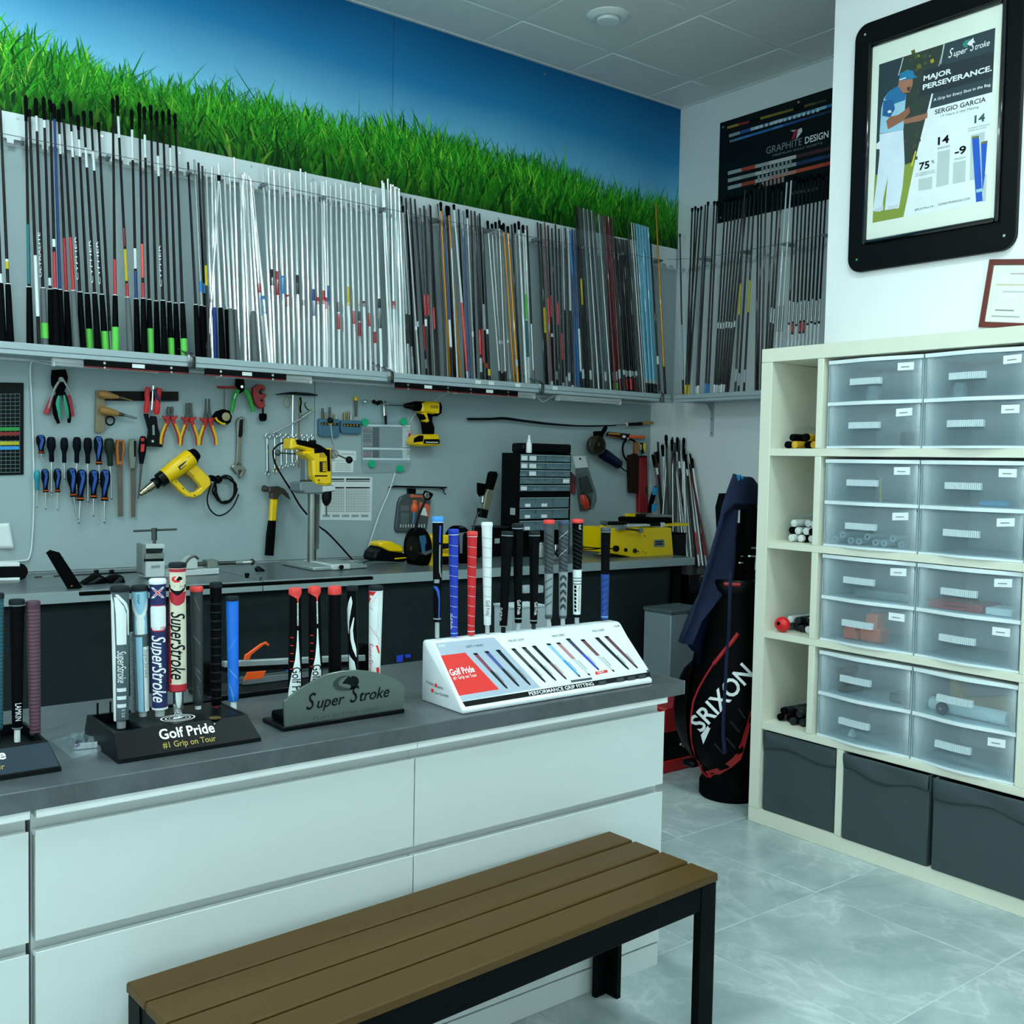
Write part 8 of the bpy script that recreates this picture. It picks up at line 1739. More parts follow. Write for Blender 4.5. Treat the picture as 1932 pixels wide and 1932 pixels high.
for x, y in ((203, 1325), (177, 1362)): flat('red_mark', [SX(x - 8, y - 12), SX(x + 8, y - 10), SX(x + 8, y + 16), SX(x - 8, y + 12)], RED_INK, WD, NX)
WY = 2.093; GW = 'grips standing in the white display'
def w_(lab, top, bot, hw, mat, cap=None, stub=None, st=None, **k): return Grip(fW, lab, top, bot, hw, WY, mat, GW, cap, stub, st, **k)
g = w_('black grip with blue cap and grey swoosh, leftmost in the white display', (217, 98), (212, 862), (42, 27), GBLK, M('cap sky blue', '#3b8fe0', 0.4), STUBG, 978, capt=.955); g.band('white_ring', .948, .956, GWHT, 1.05); g.patch('blue_stripe', [(.76, .25, .6), (.92, .3, .65)], M('stripe blue', '#1c4fc0', 0.5), 1.02); g.patch('grey_swoosh', [(.43, .75, 1.1), (.48, .35, .75), (.55, .3, .6), (.74, .3, .6)], GSLV, 1.02); g.patch('blue_swoosh', [(.02, .3, .7), (.22, .3, .7), (.30, -.2, .5), (.345, -1.2, -.1)], M('stripe blue', '#1c4fc0', 0.5), 1.02); g.patch('grey_badge', [(.375, -.8, .4), (.41, -.8, .45)], GSLV, 1.02); g.band('white_ring', .025, .038, GSLV, 1.04)
def spiral(g, n=9, m=None):
    for k in range(n): g.line(.10 + k * .095, -1.2, .085 + k * .095, 1.2, .004, m or M('thin pale line', '#b9c6ca', 0.6), 'groove')
g = w_('royal blue grip with spiral grooves in the white display', (331, 190), (336, 968), (38, 26), GBL2, GBL2); spiral(g); g.band('white_ring', .952, .957, GWHT, 1.05); g.band('white_ring', .03, .036, LB_INK, 1.04); g.word('Golf Pride', .07, .22, .009, WHITE_INK, -.9)
g = w_('red grip with spiral grooves in the white display', (468, 205), (459, 958), (37, 26), GRED, CAPR); spiral(g); g.band('white_ring', .952, .957, GWHT, 1.05); g.band('white_ring', .035, .042, GWHT, 1.04); g.word('TOUR', .968, .985, .005, WHITE_INK, 0) if False else None
g = w_('white grip with spiral grooves in the white display', (575, 140), (578, 885), (40, 27), GWHT, GWHT, STUBG, 945); spiral(g, 9, M('thin grey groove', '#8b979a', 0.6)); g.word('Golf Pride', .10, .245, .010, INK, .15)
g = w_('black grip, first of three plain black ones in the white display', (725, 205), (694, 895), (43, 29), GBLK, CAPK, BLACK, 940); g.band('silver_ring', .955, .966, GSLV, 1.06); g.word('Golf Pride', .06, .20, .008, WHITE_INK, -.8); g.band('silver_ring', .0, .008, GSLV, 1.03)
g = w_('tallest black grip, second of three plain black ones in the white display', (800, 148), (803, 868), (41, 27), GBLK, CAPK, STUBG, 920); g.band('silver_ring', .952, .962, GSLV, 1.06); g.word('Golf Pride', .09, .235, .009, WHITE_INK, .2); g.band('silver_ring', .04, .052, GSLV, 1.04)
g = w_('black grip, third of three plain black ones in the white display', (921, 205), (915, 875), (40, 27), GBLK, CAPK, DARK_GREY, 912); g.band('silver_ring', .955, .966, GSLV, 1.06); g.word('Golf Pride', .10, .24, .009, WHITE_INK, .6); g.band('silver_ring', .03, .042, GSLV, 1.04)
def split(g, t0, mt, lo):
    g.band('lower_half', .03, t0, lo, 1.012)
    for k in range(9): g.line(t0 + .05 + k * .045, -1.0, t0 + .0 + k * .045, 1.0, .009, mt, 'ridge')
g = w_('slate grip with a red cap and silver lower half in the white display', (1028, 122), (1024, 838), (40, 27), RUB('grip mid slate', '#3f484c', .4), M('cap red', '#e23a35', 0.45), STUBG, 893); split(g, .46, DARK_GREY, GSLV); g.band('ring', .03, .045, GSLT, 1.04)
for k in range(4): g.line(.12 + k * .08, -1.0, .17 + k * .08, .9, .02, GSLT, 'ridge')
g = w_('slate grip with white streaks and chevrons in the white display', (1135, 128), (1128, 835), (40, 28), RUB('grip mid slate', '#3f484c', .4), M('cap navy white', '#2d3a5a', 0.4), STUBG, 883); split(g, .48, DARK_GREY, GSLV)
for k in range(5): g.patch('chevron', [(.09 + k * .075, -1, -.6), (.13 + k * .075, -.2, .2), (.15 + k * .075, -.2, .2), (.11 + k * .075, -1, -.6)], GDKG, 1.025); g.patch('chevron', [(.09 + k * .075, .6, 1), (.13 + k * .075, -.1, .3), (.15 + k * .075, -.1, .3), (.11 + k * .075, .6, 1)], GDKG, 1.025)
for t in (.72, .90): g.line(t - .08, -1.0, t, .9, .006, GWHT, 'streak')
g = w_('black and white corded grip with a red cap in the white display', (1236, 116), (1230, 828), (40, 27), GBLK, M('cap red', '#e23a35', 0.45), STUBG, 872); split(g, .49, DARK_GREY, GWHT)
for k in range(3): g.band('black_ring', .34 + k * .03, .348 + k * .03, GBLK, 1.02)
for k in range(7): g.patch('block', [(.06 + k * .04, -.7, -.1), (.09 + k * .04, -.8, -.2)], GBLK, 1.022)
g.word('MULTI COMPOUND', .07, .32, .006, INK, .5); g.word('Golf', .90, .95, .007, WHITE_INK, .5)
g = w_('black grip with a blue lower half, rightmost in the white display', (1441, 178), (1432, 848), (37, 26), GBLK, M('cap pale black', '#3a474d', 0.4)); g.band('blue_half', .01, .50, RUB('grip deep blue', '#0f3f8c', .2), 1.015)
for k in range(6): g.line(.08 + k * .065, -1.0, .13 + k * .065, 1.0, .015, GNAVY, 'ridge')
g.band('white_ring', .955, .962, GSLV, 1.06); g.band('white_ring', .035, .042, LB_INK, 1.04)
# ---- swing weight scale behind the signs
f8 = lambda x, y: (420 + x / 4.39, 1150 + y / 4.39)
T = Tool(f8, 'swing_scale', 'black balance scale with a silver beam behind the holder and sign', 'scale', (300, 780), d=BY - 2.43); d8 = BY - 2.43
zc = lambda y: y
T.plate('beam', [(20, 436), (1182, 378), (1184, 425), (20, 480)], d8, .02, ALU, .001); T.plate('beam_rail', [(20, 482), (1040, 430), (1040, 470), (20, 520)], d8 + -.004, .03, BLACK, .001); T.plate('post', [(-150, 450), (-60, 445), (-60, 790), (-150, 800)], d8, .03, BLACK_MATT, .003)
pb = T.P(-200, 790, d8); boxp('base', BLACK, T.t, (pb.x, 2.37, CZ), (T.P(1180, 600, d8).x, 2.50, CZ + .014), .003); boxp('base_rail', MID_GREY, T.t, (pb.x + .12, 2.44, CZ + .0142), (T.P(1000, 600, d8).x, 2.47, CZ + .032), .002); T.plate('post', [(1130, 330), (1165, 285), (1210, 290), (1225, 360), (1225, 640), (1130, 660)], d8 - .006, .03, BLACK_MATT, .003)
T.lathe('pan', (-230, 770), (-230, 800), [(0, 100), (.5, 120), (1, 120)], d8, BLACK_MATT)
T = Tool(f8, 'orange_putter', 'small orange putter shaped pointer resting on the silver beam', 'pointer', (210, 415), d=BY - 2.42); T.plate('body', [(182, 418), (190, 378), (215, 362), (320, 285), (365, 268), (390, 290), (382, 305), (350, 288), (240, 375), (222, 418)], BY - 2.42, .006, ORANGE, .001)
T = Tool(f8, 'orange_card', 'orange slanted card below the silver beam', 'card', (270, 575), d=BY - 2.425); T.plate('body', [(205, 520), (362, 508), (330, 572), (178, 586)], BY - 2.405, .003, ORANGE, .0005)
T = Tool(fW, 'grey_box', 'pale grey box on the counter behind the black grips of the display', 'box', (900, 880), d=BY - 2.35); T.plate('body', [(752, 760), (1000, 745), (1050, 875), (1050, 1240), (752, 1255)], BY - 2.33, .08, M('pale grey box', '#a5b4b8', 0.5), .003); T.plate('lid', [(748, 752), (1002, 737), (1002, 752), (750, 767)], BY - 2.328, .084, M('pale grey lid', '#b4c1c4', 0.5), .001)
for k, (x0, x1) in enumerate(((842, 905), (915, 978))):
    q = ony(*fW(x0, 600), by(3.2) - .012); r = ony(*fW(x1, 650), by(3.2) - .012)
    MB().box((q.x, by(q.x) - .03, r.z), (r.x, by(q.x) + .012, q.z), .004).build('socket_box', M('pale grey lid', '#b4c1c4', 0.5), WB)
for pts in ([(1440, 380), (1495, 375), (1490, 432), (1440, 437)], [(1512, 372), (1556, 370), (1558, 396), (1516, 400)], [(525, 500), (560, 495), (560, 545), (525, 548)], [(840, 475), (880, 470), (882, 500), (842, 505)]):
    flat('blue_tape', [ony(*f8(x, y), by(2.4) + .012) for x, y in pts], M('blue tape', '#1c3fd0', 0.5), WB, (0, -1, 0), .001)
# ================================================================ GOLF BAG, CORNER BOXES, POSTERS
f5 = lambda x, y: (1230 + x / 2.841, 880 + y / 2.841)
BC = V((3.385, 2.80, 0)); BGP = [(0, .118), (.02, .118), (.10, .118), (.125, .116), (.16, .155), (.24, .182), (.36, .192), (.48, .182), (.58, .165), (.68, .150), (.80, .140), (.86, .138), (.875, .142), (.90, .138)]
def brad(z):
    if z < 0 or z > .90: return 0
    for (a, r), (b, q) in zip(BGP, BGP[1:]):
        if z <= b: return lerp(r, q, (z - a) / (b - a))
    return 0
def bhit(px, py, lift=.003):
    d = ray(px, py); t = 3.2; c = (BC.x, BC.y)
    best = None
    while t < 5.0:
        p = CAM + d * t; e = math.hypot(p.x - c[0], p.y - c[1]) - (brad(p.z) + lift)
        if e < 0 and brad(p.z) > 0: return p
        if best is None or e < best[0]: best = (e, p)
        t += .004
    p = best[1]; v = V((p.x - c[0], p.y - c[1], 0)); v = v.normalized() * (brad(p.z) + lift); return V((c[0] + v.x, c[1] + v.y, p.z))
BAG = thing('golf_bag', 'black golf bag with red piping and white lettering behind the shelf', 'bag', (BC.x, BC.y, 0))
BAGK = M('bag black nylon', '#060708', 0.5, nz=0.2, bump=0.15, bs=200); BRED = M('bag red', '#a50f18', 0.45)
MB().lathe(BC, BC + V((0, 0, .90)), [(z / .90, r) for z, r in BGP], 40).build('body', BAGK, BAG)
MB().lathe(BC, BC + V((0, 0, .075)), [(0, .120), (.1, .127), (.8, .127), (1, .120)], 40).build('base', BLACK_MATT, BAG)
MB().lathe(BC + V((0, 0, .86)), BC + V((0, 0, .915)), [(0, .145), (.2, .150), (.8, .150), (1, .142), (1, .12), (.2, .115)], 40, cap=False).build('top_cuff', BLACK, BAG)
side = V((-.786, .617, 0)); fr = V((-.77, -.64, 0))
m = MB(); rows = []
for i in range(13):      # rounded side pocket bulging to the left
    s = i / 12; z = lerp(.16, .56, s); b = math.sin(PI * s) ** .5; r = []
    for j in range(9):
        a = lerp(-1.0, .30, j / 8); d = (side * math.cos(a) + fr * math.sin(a)); r.append(BC + d * (brad(z) + .006 + .06 * b * max(0, math.cos((a + .35) * 2.4))) + V((0, 0, z)))
    rows.append(r)
m.sheet(rows); m.build('side_pocket', M('bag pocket black', '#08090b', 0.35, nz=0.15), BAG)
def pipe(pts, r, mat, name): MB().tube([bhit(*f5(*p)) for p in pts], r, 8).build(name, mat, BAG)
pipe([(458, 898), (420, 945), (370, 1010), (325, 1065), (290, 1120), (250, 1190), (222, 1260), (210, 1340), (208, 1420), (218, 1510), (240, 1580), (270, 1635), (300, 1665)], .0045, BRED, 'piping'); pipe([(462, 895), (430, 940), (390, 985), (350, 1035), (330, 1060)], .009, BRED, 'zip')
def bpatch(name, pairs, mat):
    rows = []
    for (a, b) in pairs: rows.append([bhit(*f5(lerp(a[0], b[0], i / 4), lerp(a[1], b[1], i / 4)), .004) for i in range(5)])
    MB().sheet(rows).build(name, mat, BAG)
bpatch('red_panel', [((285, 1635), (310, 1670)), ((340, 1620), (365, 1650)), ((400, 1590), (430, 1612)), ((440, 1555), (478, 1570)), ((478, 1480), (500, 1500)), ((505, 1390), (524, 1400)), ((527, 1310), (540, 1310))], BRED)
for a, b in (((465, 1300), (500, 1350)), ((420, 1365), (470, 1425)), ((335, 1485), (385, 1540)), ((400, 1455), (445, 1510))): MB().tube([bhit(*f5(lerp(a[0], b[0], i / 4), lerp(a[1], b[1], i / 4)), .003) for i in range(5)], .004, 6).build('seam', M('bag seam', '#26292b', 0.3), BAG)
o = text('SRIXON', (0, 0, 0), (1, 0, 0), (0, 1, 0), WHITE_INK, None, h=1, width=1, bold=.018)
cut_rows(o)
ua = V((515 - 228, 1085 - 1395, 0)); up = V((-.70, -.71, 0)) * 100
for v in o.data.vertices:
    p = V((262, 1428, 0)) + ua * v.co.x + up * v.co.y * .95; v.co = bhit(*f5(p.x, p.y), .005) - BC
o.parent = BAG; o.name = 'lettering'
bpatch('letter_tail', [((262, 1440), (300, 1390)), ((268, 1465), (308, 1405)), ((275, 1490), (315, 1400))], WHITE_INK)
MB().tube([BC + side * .13 + V((0, 0, .80)), BC + side * .185 + fr * .02 + V((0, 0, .76)), BC + side * .19 + fr * .02 + V((0, 0, .66)), BC + side * .15 + V((0, 0, .60))], .010, 8).build('carry_handle', BLACK_MATT, BAG)
pr_ = [bhit(*f5(x, y), .012) for x, y in ((388, 672), (430, 682), (472, 690))]
MB().tube([V((p.x, p.y, max(p.z, .9))) for p in pr_], .008, 8).build('red_loop', BRED, BAG)
MB().box(BC + side * .16 + V((-.03, -.03, 0.12)), BC + side * .16 + V((.03, .03, .145)), .006).build('foot_bracket', BLACK, BAG)
# clubs in the bag
for i, (dx, dy, z, lab) in enumerate(((.02, -.05, 1.22, 'black club with a silver ring in the bag, nearest the shelf edge'), (.06, .00, 1.30, 'tall black covered club in the golf bag under the towel'), (-.03, .03, 1.26, 'black club at the back of the golf bag under the towel'), (.00, -.02, 1.14, 'shorter black club with silver neck in the golf bag'))):
    p = BC + V((dx, dy, .88)); q = BC + V((dx * 1.3 + .01, dy * 1.3 + .02, z)); t = thing('golf_club', lab, 'club', p, 'clubs in the golf bag')
    MB().rod(p, p.lerp(q, .5), .006, 10).build('shaft', SH_STEEL, t); MB().lathe(p.lerp(q, .02), q, [(0, .020), (.1, .024), (.3, .026), (.6, .034), (.85, .036), (1, .018)], 14, squash=.8).build('cover', BLACK_MATT, t)
    for s in (.36, .46): MB().lathe(p.lerp(q, s), p.lerp(q, s + .02), [(0, .0265), (1, .0268)], 14).build('ring', CHROME, t)
# towel over the clubs
TY = 2.80
TW = thing('towel', 'navy blue towel draped over the clubs in the golf bag', 'towel', (3.3, TY, .9))
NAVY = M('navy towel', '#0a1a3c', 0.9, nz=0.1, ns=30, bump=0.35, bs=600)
Lr = [((436, 38), (560, 85)), ((405, 110), (575, 150)), ((370, 195), (590, 215)), ((350, 262), (440, 236)), ((318, 380), (425, 400)), ((285, 490), (424, 500)), ((262, 570), (420, 590)), ((240, 650), (385, 662)), ((212, 740), (320, 750)), ((185, 830), (255, 830)), ((150, 938), (206, 956))]
rows = []
for i, (a, b) in enumerate(Lr):
    r = []
    for j in range(13):
        u = j / 12; p = ony(*f5(lerp(a[0], b[0], u), lerp(a[1], b[1], u) + (6 * math.sin(u * 9 + i))), TY - .02); p.y += -.022 * math.sin(u * PI * 2.2 + i * .25) * min(1, i / 3) - .03 * (i < 3) * math.sin(PI * u); r.append(p)
    rows.append(r)
MB().sheet(rows).build('cloth', NAVY, TW, solidify=.006)
rows = []
for i in range(9):
    s = i / 8; r = []
    for j in range(9):
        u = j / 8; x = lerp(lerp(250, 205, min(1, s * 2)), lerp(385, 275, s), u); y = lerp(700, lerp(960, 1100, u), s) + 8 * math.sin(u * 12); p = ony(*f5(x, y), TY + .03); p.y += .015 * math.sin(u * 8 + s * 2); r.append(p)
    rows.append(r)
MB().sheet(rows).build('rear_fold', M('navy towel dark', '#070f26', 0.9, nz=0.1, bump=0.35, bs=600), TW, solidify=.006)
for x, y in ((455, 48), (468, 46), (480, 55), (460, 62)): p = ony(*f5(x, y), TY - .046); flat('emblem', [p, p + V((.012, 0, .004)), p + V((.012, 0, -.008)), p + V((0, 0, -.012))], M('cyan emblem', '#2fa0dc', 0.6), TW)
st = [ony(*f5(422, 560), TY - .13), ony(*f5(418, 720), TY - .15)] + [bhit(*f5(x, y), .010) for x, y in ((412, 900), (400, 1050), (394, 1180), (385, 1320), (382, 1440), (392, 1540))]
MB().tube(st, .010, 8, flat=.3).build('hanging_strap', NAVY, TW)
# boxes in the corner beyond the bag
def cbox(px0, px1, pt, y, h0, label, name, mat, depth=.3, lid=None):
    a = ony(px0, pt, y); b = ony(px1, pt, y)
    t = thing(name, label, 'box', (a.x, y, h0)); MB().box((a.x, y, h0), (b.x, y + depth, a.z), .004).build('body', mat, t)
    if lid: MB().box((a.x - .004, y - .004, a.z + .0003), (b.x + .004, y + depth + .004, a.z + .02), .003).build('lid', lid, t)
    return t, a, b
cbox(1266, 1330, 1160, 3.42, 0, 'tall pale grey bin standing behind the golf bag', 'storage_bin', M('bin grey', '#7d8d91', 0.45), .18, M('bin lid', '#4d5a5e', 0.45))
a = ony(1254, 1336, 3.16); b = ony(1300, 1420, 3.16)
t = thing('red_toolbox', 'red and black toolbox on the floor behind the counter end', 'toolbox', (a.x, 3.16, 0)); zb = 0.0
MB().box((a.x, 3.16, .0), (b.x + .1, 3.40, .055), .004).build('lower_tray', M('toolbox red', '#b40f16', 0.4), t); MB().box((a.x, 3.165, .0555), (b.x + .1, 3.395, a.z * .62), .004).build('body', BLACK, t); MB().box((a.x - .005, 3.155, a.z * .62 + .0005), (b.x + .105, 3.405, a.z), .006).build('lid', M('toolbox red', '#b40f16', 0.4), t)
for k in range(2): p = ony(1284 + k * 6, 1404 + k * 3, 3.159); MB().lathe(p, p + V((0, -.003, 0)), [(0, .006), (1, .005)], 12).build('latch', WHITE_PLASTIC, t)
# ---- shaft poster on the right-hand wall
PX = WALL_X - .006; G6 = lambda x, y, k=0: onx(*c6(x, y), PX - .0004 - .00012 * k); NXM = V((-1, 0, 0))
PO = thing('shaft_poster', 'dark poster with pictured shafts on the right wall above the rack', 'poster', (WALL_X, 3.55, 2.77))
a = G6(332, 252); MB().box((PX, 2.95, G6(322, 832).z), (WALL_X - .001, a.y, a.z), .001).build('board', M('poster dark', '#10181b', 0.35), PO)
def gp(pts, c, k=1, nm='print'): return flat(nm, [G6(x, y, k) for x, y in pts], M('g' + c, c, 0.5), PO, NXM, .0002)
def shaftprint(x0, y0, x1, y1, w, cols):
    for i, c in enumerate(cols):
        s, e = i / len(cols), (i + 1) / len(cols); P = lambda t, q: (lerp(x0, x1, t), lerp(y0, y1, t) + q)
        gp([P(s, 0), P(e, 0), P(e, w), P(s, w)], c)
shaftprint(375, 272, 1010, 95, 14, ['#a58b35', '#7e211c', '#15181a', '#8f7d23', '#86751f', '#75661c', '#14181a', '#585223', '#33301a', '#1a1c18']); shaftprint(385, 318, 1010, 130, 18, ['#8fa0a2', '#28509a', '#a9c1cc', '#3d6f9a', '#b9cdd6', '#4a8ab4', '#6fb0d2', '#3f90c4', '#8fc4dc', '#2a6ca8']); shaftprint(388, 352, 1010, 165, 14, ['#5c7f9c', '#3e80b8', '#2a6cb0', '#2a68ac', '#3f7fc0', '#1d4f96', '#1d4a90', '#15386e', '#122c58', '#0f2346'])
for k in range(14): x = 540 + k * 27; gp([(x, 272 - (x - 540) * .285), (x + 14, 268 - (x - 540) * .285), (x + 14, 285 - (x - 540) * .285), (x, 289 - (x - 540) * .285)], '#cfdde2', 2, 'letter_print')
for yy, cols in ((532, ['#9fabad', '#b0392a', '#9fabad', '#c9c9c9', '#c9c9c9', '#3a1a1f', '#4a1a20', '#3a161b']), (575, ['#9fabad', '#8e9a9c', '#c9c9c9', '#a5adae', '#a5adae', '#173058', '#1a3a6a', '#12284a']), (618, ['#9fabad', '#a13a22', '#b5c0c0', '#c57a6a', '#c98a7a', '#c4502a', '#c4482a', '#b23a22'])): shaftprint(378, yy, 1010, yy - 155, 21, cols)
for r, yy in enumerate((508, 552, 594)):
    for k in range(8): x = 572 + k * 23 - r * 22; gp([(x, yy - (x - 572) * .25), (x + 13, yy - 3 - (x - 572) * .25), (x + 13, yy + 28 - (x - 572) * .25), (x, yy + 31 - (x - 572) * .25)], '#8e9797' if r != 2 else '#a58a80', 2, 'letter_print')
gp([(745, 345), (768, 290), (785, 288), (762, 345)], '#b01c28', 2, 'logo'); gp([(772, 345), (785, 288), (806, 278), (808, 300), (790, 325)], '#e6eaea', 2, 'logo'); gp([(738, 296), (760, 290), (780, 290), (758, 304)], '#aab4b4', 2, 'logo')
GT_ = lambda s_, a, b, h, mat, bold=0.0: plane_text(PO, s_, lambda x, y: G6(x, y, 2), a, b, h, mat, NXM, bold=bold)
GT_('GRAPHITE', (600, 432), (806, 378), 40, M('poster grey ink', '#8b9797', 0.6)); GT_('DESIGN', (824, 372), (960, 334), 38, WHITE_INK, .015); GT_('PREMIUM GOLF SHAFTS', (640, 446), (925, 372), 11, M('poster grey ink', '#8b9797', 0.6)); GT_('WORKSHOP', (745, 670), (900, 640), 18, M('poster grey ink', '#8b9797', 0.6)); GT_('-TOUR', (650, 708), (705, 696), 14, M('poster grey ink', '#8b9797', 0.6)) if False else None
for x, y in ((352, 275), (788, 132), (338, 800)): p = G6(x, y); MB().rod(p, p + V((-.004, 0, 0)), .006).build('screw', STEEL, PO)
# ---- framed poster on the projecting wall
fR = lambda x, y: (1580 + x / 3.02, y / 3.02)
FX = COLUMN_X - .022; F9 = lambda x, y, X=FX: onx(*fR(x, y), X)
FP = thing('framed_poster', 'poster of a cheering golfer in a wide black rounded frame', 'frame', (COLUMN_X, 2.13, 2.16))
oy1, oy0, oz0, oz1 = F9(100, 210).y, F9(1030, 1400).y, F9(100, 1552).z, F9(170, 130).z
oy0 = onx(1925, 200, FX).y
rc = .055; pts = []
for (cy, cz, a0) in ((oy1 - rc, oz1 - rc, 0), (oy0 + rc, oz1 - rc, 1), (oy0 + rc, oz0 + rc, 2), (oy1 - rc, oz0 + rc, 3)):
    for k in range(7): a = PI / 2 * (a0 + k / 6); pts.append((cy + rc * math.cos(a), cz + rc * math.sin(a)))
iy1, iy0, iz0, iz1 = F9(185, 800).y, F9(920, 700).y, F9(165, 1370).z, F9(205, 270).z
FB = M('frame black', '#04060a', 0.4, nz=0.1)
m = MB(); m.prism([(FX, y, z) for y, z in pts], (.0215, 0, 0), .003); m.build('frame', FB, FP)
m = MB(); w = .016
for a, b in (((iy0 - w, iz0 - w), (iy0, iz1 + w)), ((iy1, iz0 - w), (iy1 + w, iz1 + w)), ((iy0, iz0 - w), (iy1, iz0)), ((iy0, iz1), (iy1, iz1 + w))): m.box((FX - .014, a[0], a[1]), (FX - .0005, b[0], b[1]), .005)
m.build('moulding', BLACK_GLOSS, FP)
MX = FX - .0015
MB().box((MX, iy0, iz0), (FX - .0002, iy1, iz1)).build('mat_board', M('cream mat', '#eef2e6', 0.5, nz=0.02), FP, smooth=0)
P9 = lambda x, y, k=0: onx(*fR(x, y), MX - .0003 - .00008 * k)
def fp(pts, c, k=1, nm='print'): return flat(nm, [P9(x, y, k) for x, y in pts], c if not isinstance(c, str) else M('f' + c, c, 0.45), FP, NXM, .0001)
fp([(238, 368), (900, 158), (848, 1150), (200, 1270)], '#eef3f4', 0, 'sheet'); fp([(238, 368), (608, 250), (440, 920), (215, 1000)], '#2c3a33', 1); fp([(238, 368), (368, 326), (330, 620), (222, 860)], '#22383f', 2)
rp = random.Random(6)
for k in range(26):
    x = rp.uniform(370, 560); y = rp.uniform(290, 560); s = rp.uniform(8, 26)
    if x + (y - 260) * .26 < 575: fp([(x, y), (x + s, y - s * .5), (x + s * 1.3, y + s * .6), (x + s * .2, y + s)], rp.choice(['#6e6a1f', '#8c7a1c', '#4a5528', '#5a5a20', '#3a4a30', '#b39a1e']), 2)
for k in range(12): x = rp.uniform(385, 470); y = rp.uniform(720, 900); s = rp.uniform(6, 16); fp([(x, y), (x + s, y - s * .4), (x + s, y + s), (x, y + s)], rp.choice(['#6a5a24', '#4d4a2a', '#39402c']), 2)
fp([(213, 1000), (443, 918), (376, 1236), (200, 1270)], '#8a9a3a', 2); fp([(606, 250), (900, 158), (882, 525), (527, 620)], '#2a3d45', 1); fp([(488, 402), (892, 292), (886, 440), (460, 555)], '#1d2c33', 3)
fp([(443, 860), (450, 862), (428, 945), (416, 950)], '#d8d21e', 3); fp([(372, 330), (378, 328), (350, 430), (345, 432)], '#c9d2d2', 3); fp([(604, 252), (612, 250), (590, 365), (585, 366)], '#c9d2d2', 3)
for pts, c, k in (([(240, 765), (375, 740), (383, 930), (372, 1060), (350, 1185), (270, 1198), (288, 1000), (262, 1130), (255, 1195), (203, 1200), (228, 1000), (240, 880)], '#dfe9f5', 4), ([(345, 490), (300, 515), (265, 560), (250, 620), (240, 762), (330, 748), (376, 738), (386, 600), (392, 535), (368, 530)], '#9fcbe2', 5), ([(345, 490), (300, 515), (268, 560), (300, 600), (386, 570), (392, 535), (368, 530)], '#1f6fa5', 6), ([(262, 572), (318, 572), (328, 620), (300, 668), (255, 660)], '#1a5f95', 7), ([(352, 458), (395, 450), (430, 450), (428, 485), (408, 528), (372, 530), (345, 492)], '#a8735c', 6), ([(350, 460), (358, 418), (398, 398), (432, 404), (440, 428), (458, 440), (420, 450), (392, 455)], '#1b7ba8', 7), ([(352, 452), (390, 440), (390, 446), (352, 458)], '#e8eef0', 8), ([(278, 690), (300, 665), (345, 655), (392, 622), (408, 608), (414, 640), (372, 690), (288, 738)], '#9a634a', 7), ([(376, 682), (450, 660), (492, 650), (514, 640), (512, 672), (470, 690), (378, 706)], '#a06a50', 6), ([(395, 500), (415, 492), (412, 515), (400, 520)], '#4b2420', 8), ([(205, 1195), (262, 1170), (262, 1196), (240, 1206), (205, 1204)], '#cfd8df', 8), ([(285, 1175), (345, 1165), (345, 1188), (285, 1192)], '#cfd8df', 8), ([(222, 820), (245, 800), (240, 850), (222, 850)], '#e6eef2', 5), ([(285, 635), (300, 625), (310, 640), (288, 645)], '#e6eef2', 9)):
    fp(pts, c, k, 'figure_print')
for pts in ([(463, 1022), (541, 1005), (539, 1075), (461, 1088)], [(571, 866), (641, 850), (633, 1050), (562, 1068)], [(660, 927), (732, 912), (728, 1035), (656, 1048)], [(760, 770), (840, 750), (832, 1015), (752, 1028)], [(832, 1000), (850, 990), (846, 1145), (828, 1150)]): fp(pts, '#c3cfce', 2)
for pts in ([(766, 778), (806, 772), (828, 1145), (790, 1152)], [(818, 810), (855, 800), (840, 1000), (826, 1100)]): fp(pts, '#0f57c4', 3); fp([pts[0], pts[1], (pts[1][0], pts[1][1] + 12), (pts[0][0], pts[0][1] + 12)], '#6d7434', 4)
fp([(790, 1080), (826, 1072), (827, 1090), (792, 1098)], '#9fd0d8', 5)
FT = lambda s_, a, b, h, mat, bold=0.0, sh=0.0: plane_text(FP, s_, lambda x, y: P9(x, y, 5), a, b, h, mat, NXM, sh, bold, .0004)
script(FP, lambda x, y: P9(x, y, 5), (625, 334), (868, 258), 34, WHITE_INK, NXM, 1.5); fp([(760, 222), (728, 232), (712, 252), (722, 270), (745, 268), (735, 250)], '#2f8d83', 5, 'logo'); fp([(775, 215), (778, 240), (758, 262), (738, 252), (750, 236)], WHITE_INK, 6, 'logo')
FT('MAJOR', (490, 462), (650, 418), 28, WHITE_INK, .03); FT('PERSEVERANCE.', (486, 512), (880, 402), 28, WHITE_INK, .03); FT('A Grip for Every Shot in the Bag.', (548, 577), (876, 488), 16, WHITE_INK, .01); FT('SERGIO GARCIA', (555, 652), (845, 578), 26, INK, .01); FT('19 Years in the Making', (590, 668), (805, 614), 13, GREY_INK)
FT('14', (780, 702), (840, 688), 42, M('poster green ink', '#2c5c52', 0.6), .03); FT('14', (572, 826), (636, 810), 42, INK, .03); FT('-9', (668, 886), (733, 870), 42, INK, .03); FT('75', (465, 970), (524, 956), 40, INK, .03); FT('%', (535, 932), (553, 928), 18, INK)
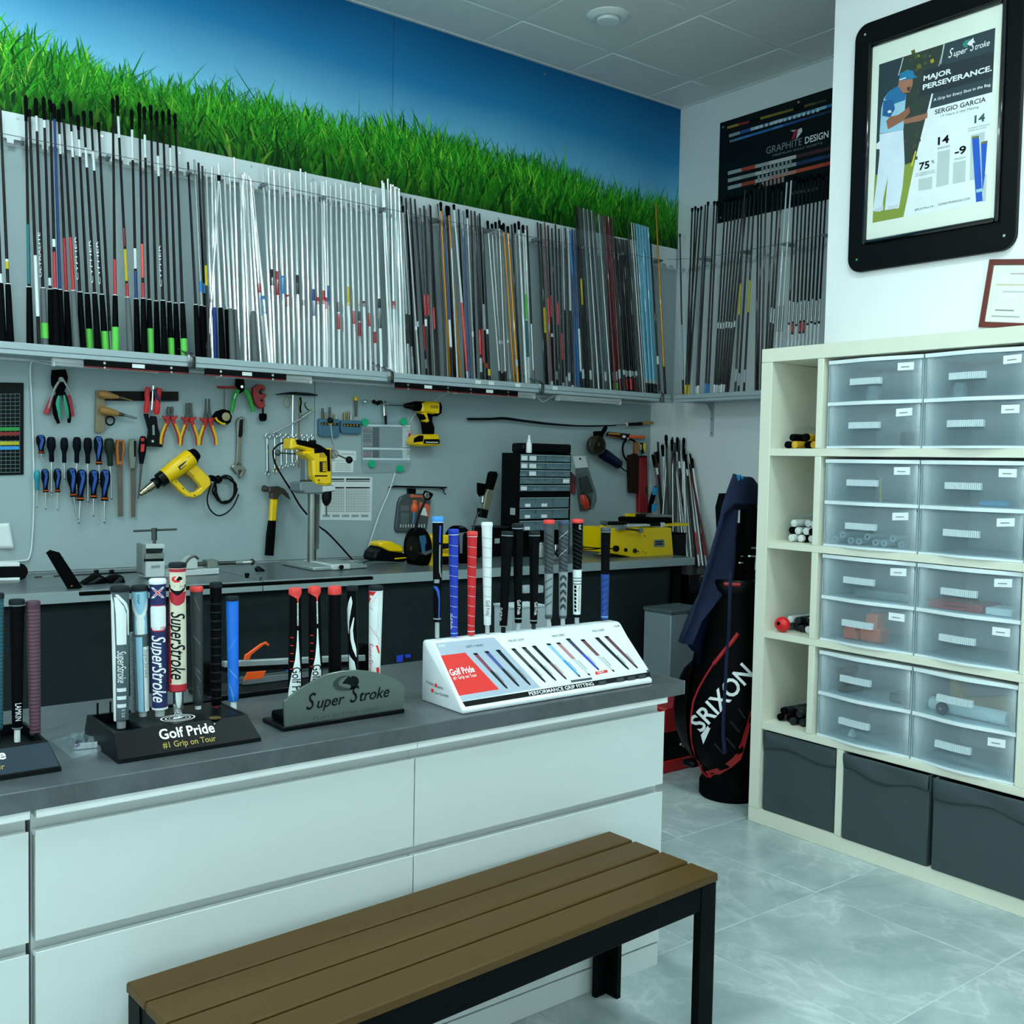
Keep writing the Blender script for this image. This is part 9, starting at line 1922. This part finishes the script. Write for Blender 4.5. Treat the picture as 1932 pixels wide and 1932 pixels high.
FT('SUPERSTROKE', (744, 738), (865, 712), 7, GREY_INK); FT('GRIPS PLAYED', (742, 752), (850, 729), 7, GREY_INK); FT('BIRDIES', (572, 852), (640, 836), 10, GREY_INK); FT('FINISH', (668, 914), (730, 900), 10, GREY_INK); FT('OF GREENS HIT', (446, 998), (556, 972), 7, GREY_INK); FT('IN REGULATION', (446, 1008), (556, 984), 7, GREY_INK); FT('#PLAYALL14', (440, 1202), (545, 1180), 11, INK); FT('SUPERSTROKEUSA.COM', (575, 1172), (755, 1136), 11, INK)
for x, y in ((160, 198), (112, 1480), (952, 1343)): p = F9(x, y); MB().rod(p, p + V((-.003, 0, 0)), .005).build('screw', CHROME, FP)
# ---- certificate in a thin brown frame
CX = COLUMN_X - .015; p0 = onx(1845, 617, CX); p1 = onx(1866, 489, CX); u = V((0, -1, 0)); wv = (p1 - p0); u = NXM.cross(wv.normalized()); u = -u if u.y > 0 else u
WID = .335; CT_ = thing('certificate', 'certificate in a thin reddish brown frame above the shelf', 'certificate', p0)
q = lambda a, b, x=0.0: p0 + u * (a * WID) + wv * b + V((x, 0, 0))
BR = M('reddish brown wood', '#6b2a22', 0.4, nz=0.1)
fw = .020 / WID; fh = .020 / wv.length
for pts in ([q(0, 0), q(fw, fh), q(fw, 1 - fh), q(0, 1)], [q(1, 0), q(1, 1), q(1 - fw, 1 - fh), q(1 - fw, fh)], [q(0, 0), q(1, 0), q(1 - fw, fh), q(fw, fh)], [q(0, 1), q(fw, 1 - fh), q(1 - fw, 1 - fh), q(1, 1)]): MB().prism(pts, (.0145, 0, 0), .002).build('frame_bar', BR, CT_)
MB().prism([q(fw, fh, .004), q(1 - fw, fh, .004), q(1 - fw, 1 - fh, .004), q(fw, 1 - fh, .004)], (.008, 0, 0)).build('sheet', M('certificate paper', '#eef0e6', 0.6), CT_, smooth=0)
for a, b, w_, c in ((.25, .78, .5, '#c9b7b7'), (.12, .62, .6, '#d2c8a6'), (.2, .52, .5, '#c3c7c4'), (.15, .25, .2, '#8a9490'), (.12, .16, .3, '#aab2b0')): flat('print', [q(a, b, .0039), q(a + w_, b, .0039), q(a + w_, b + .02, .0039), q(a, b + .02, .0039)], M('c' + c, c, 0.6), CT_, NXM, .0003)
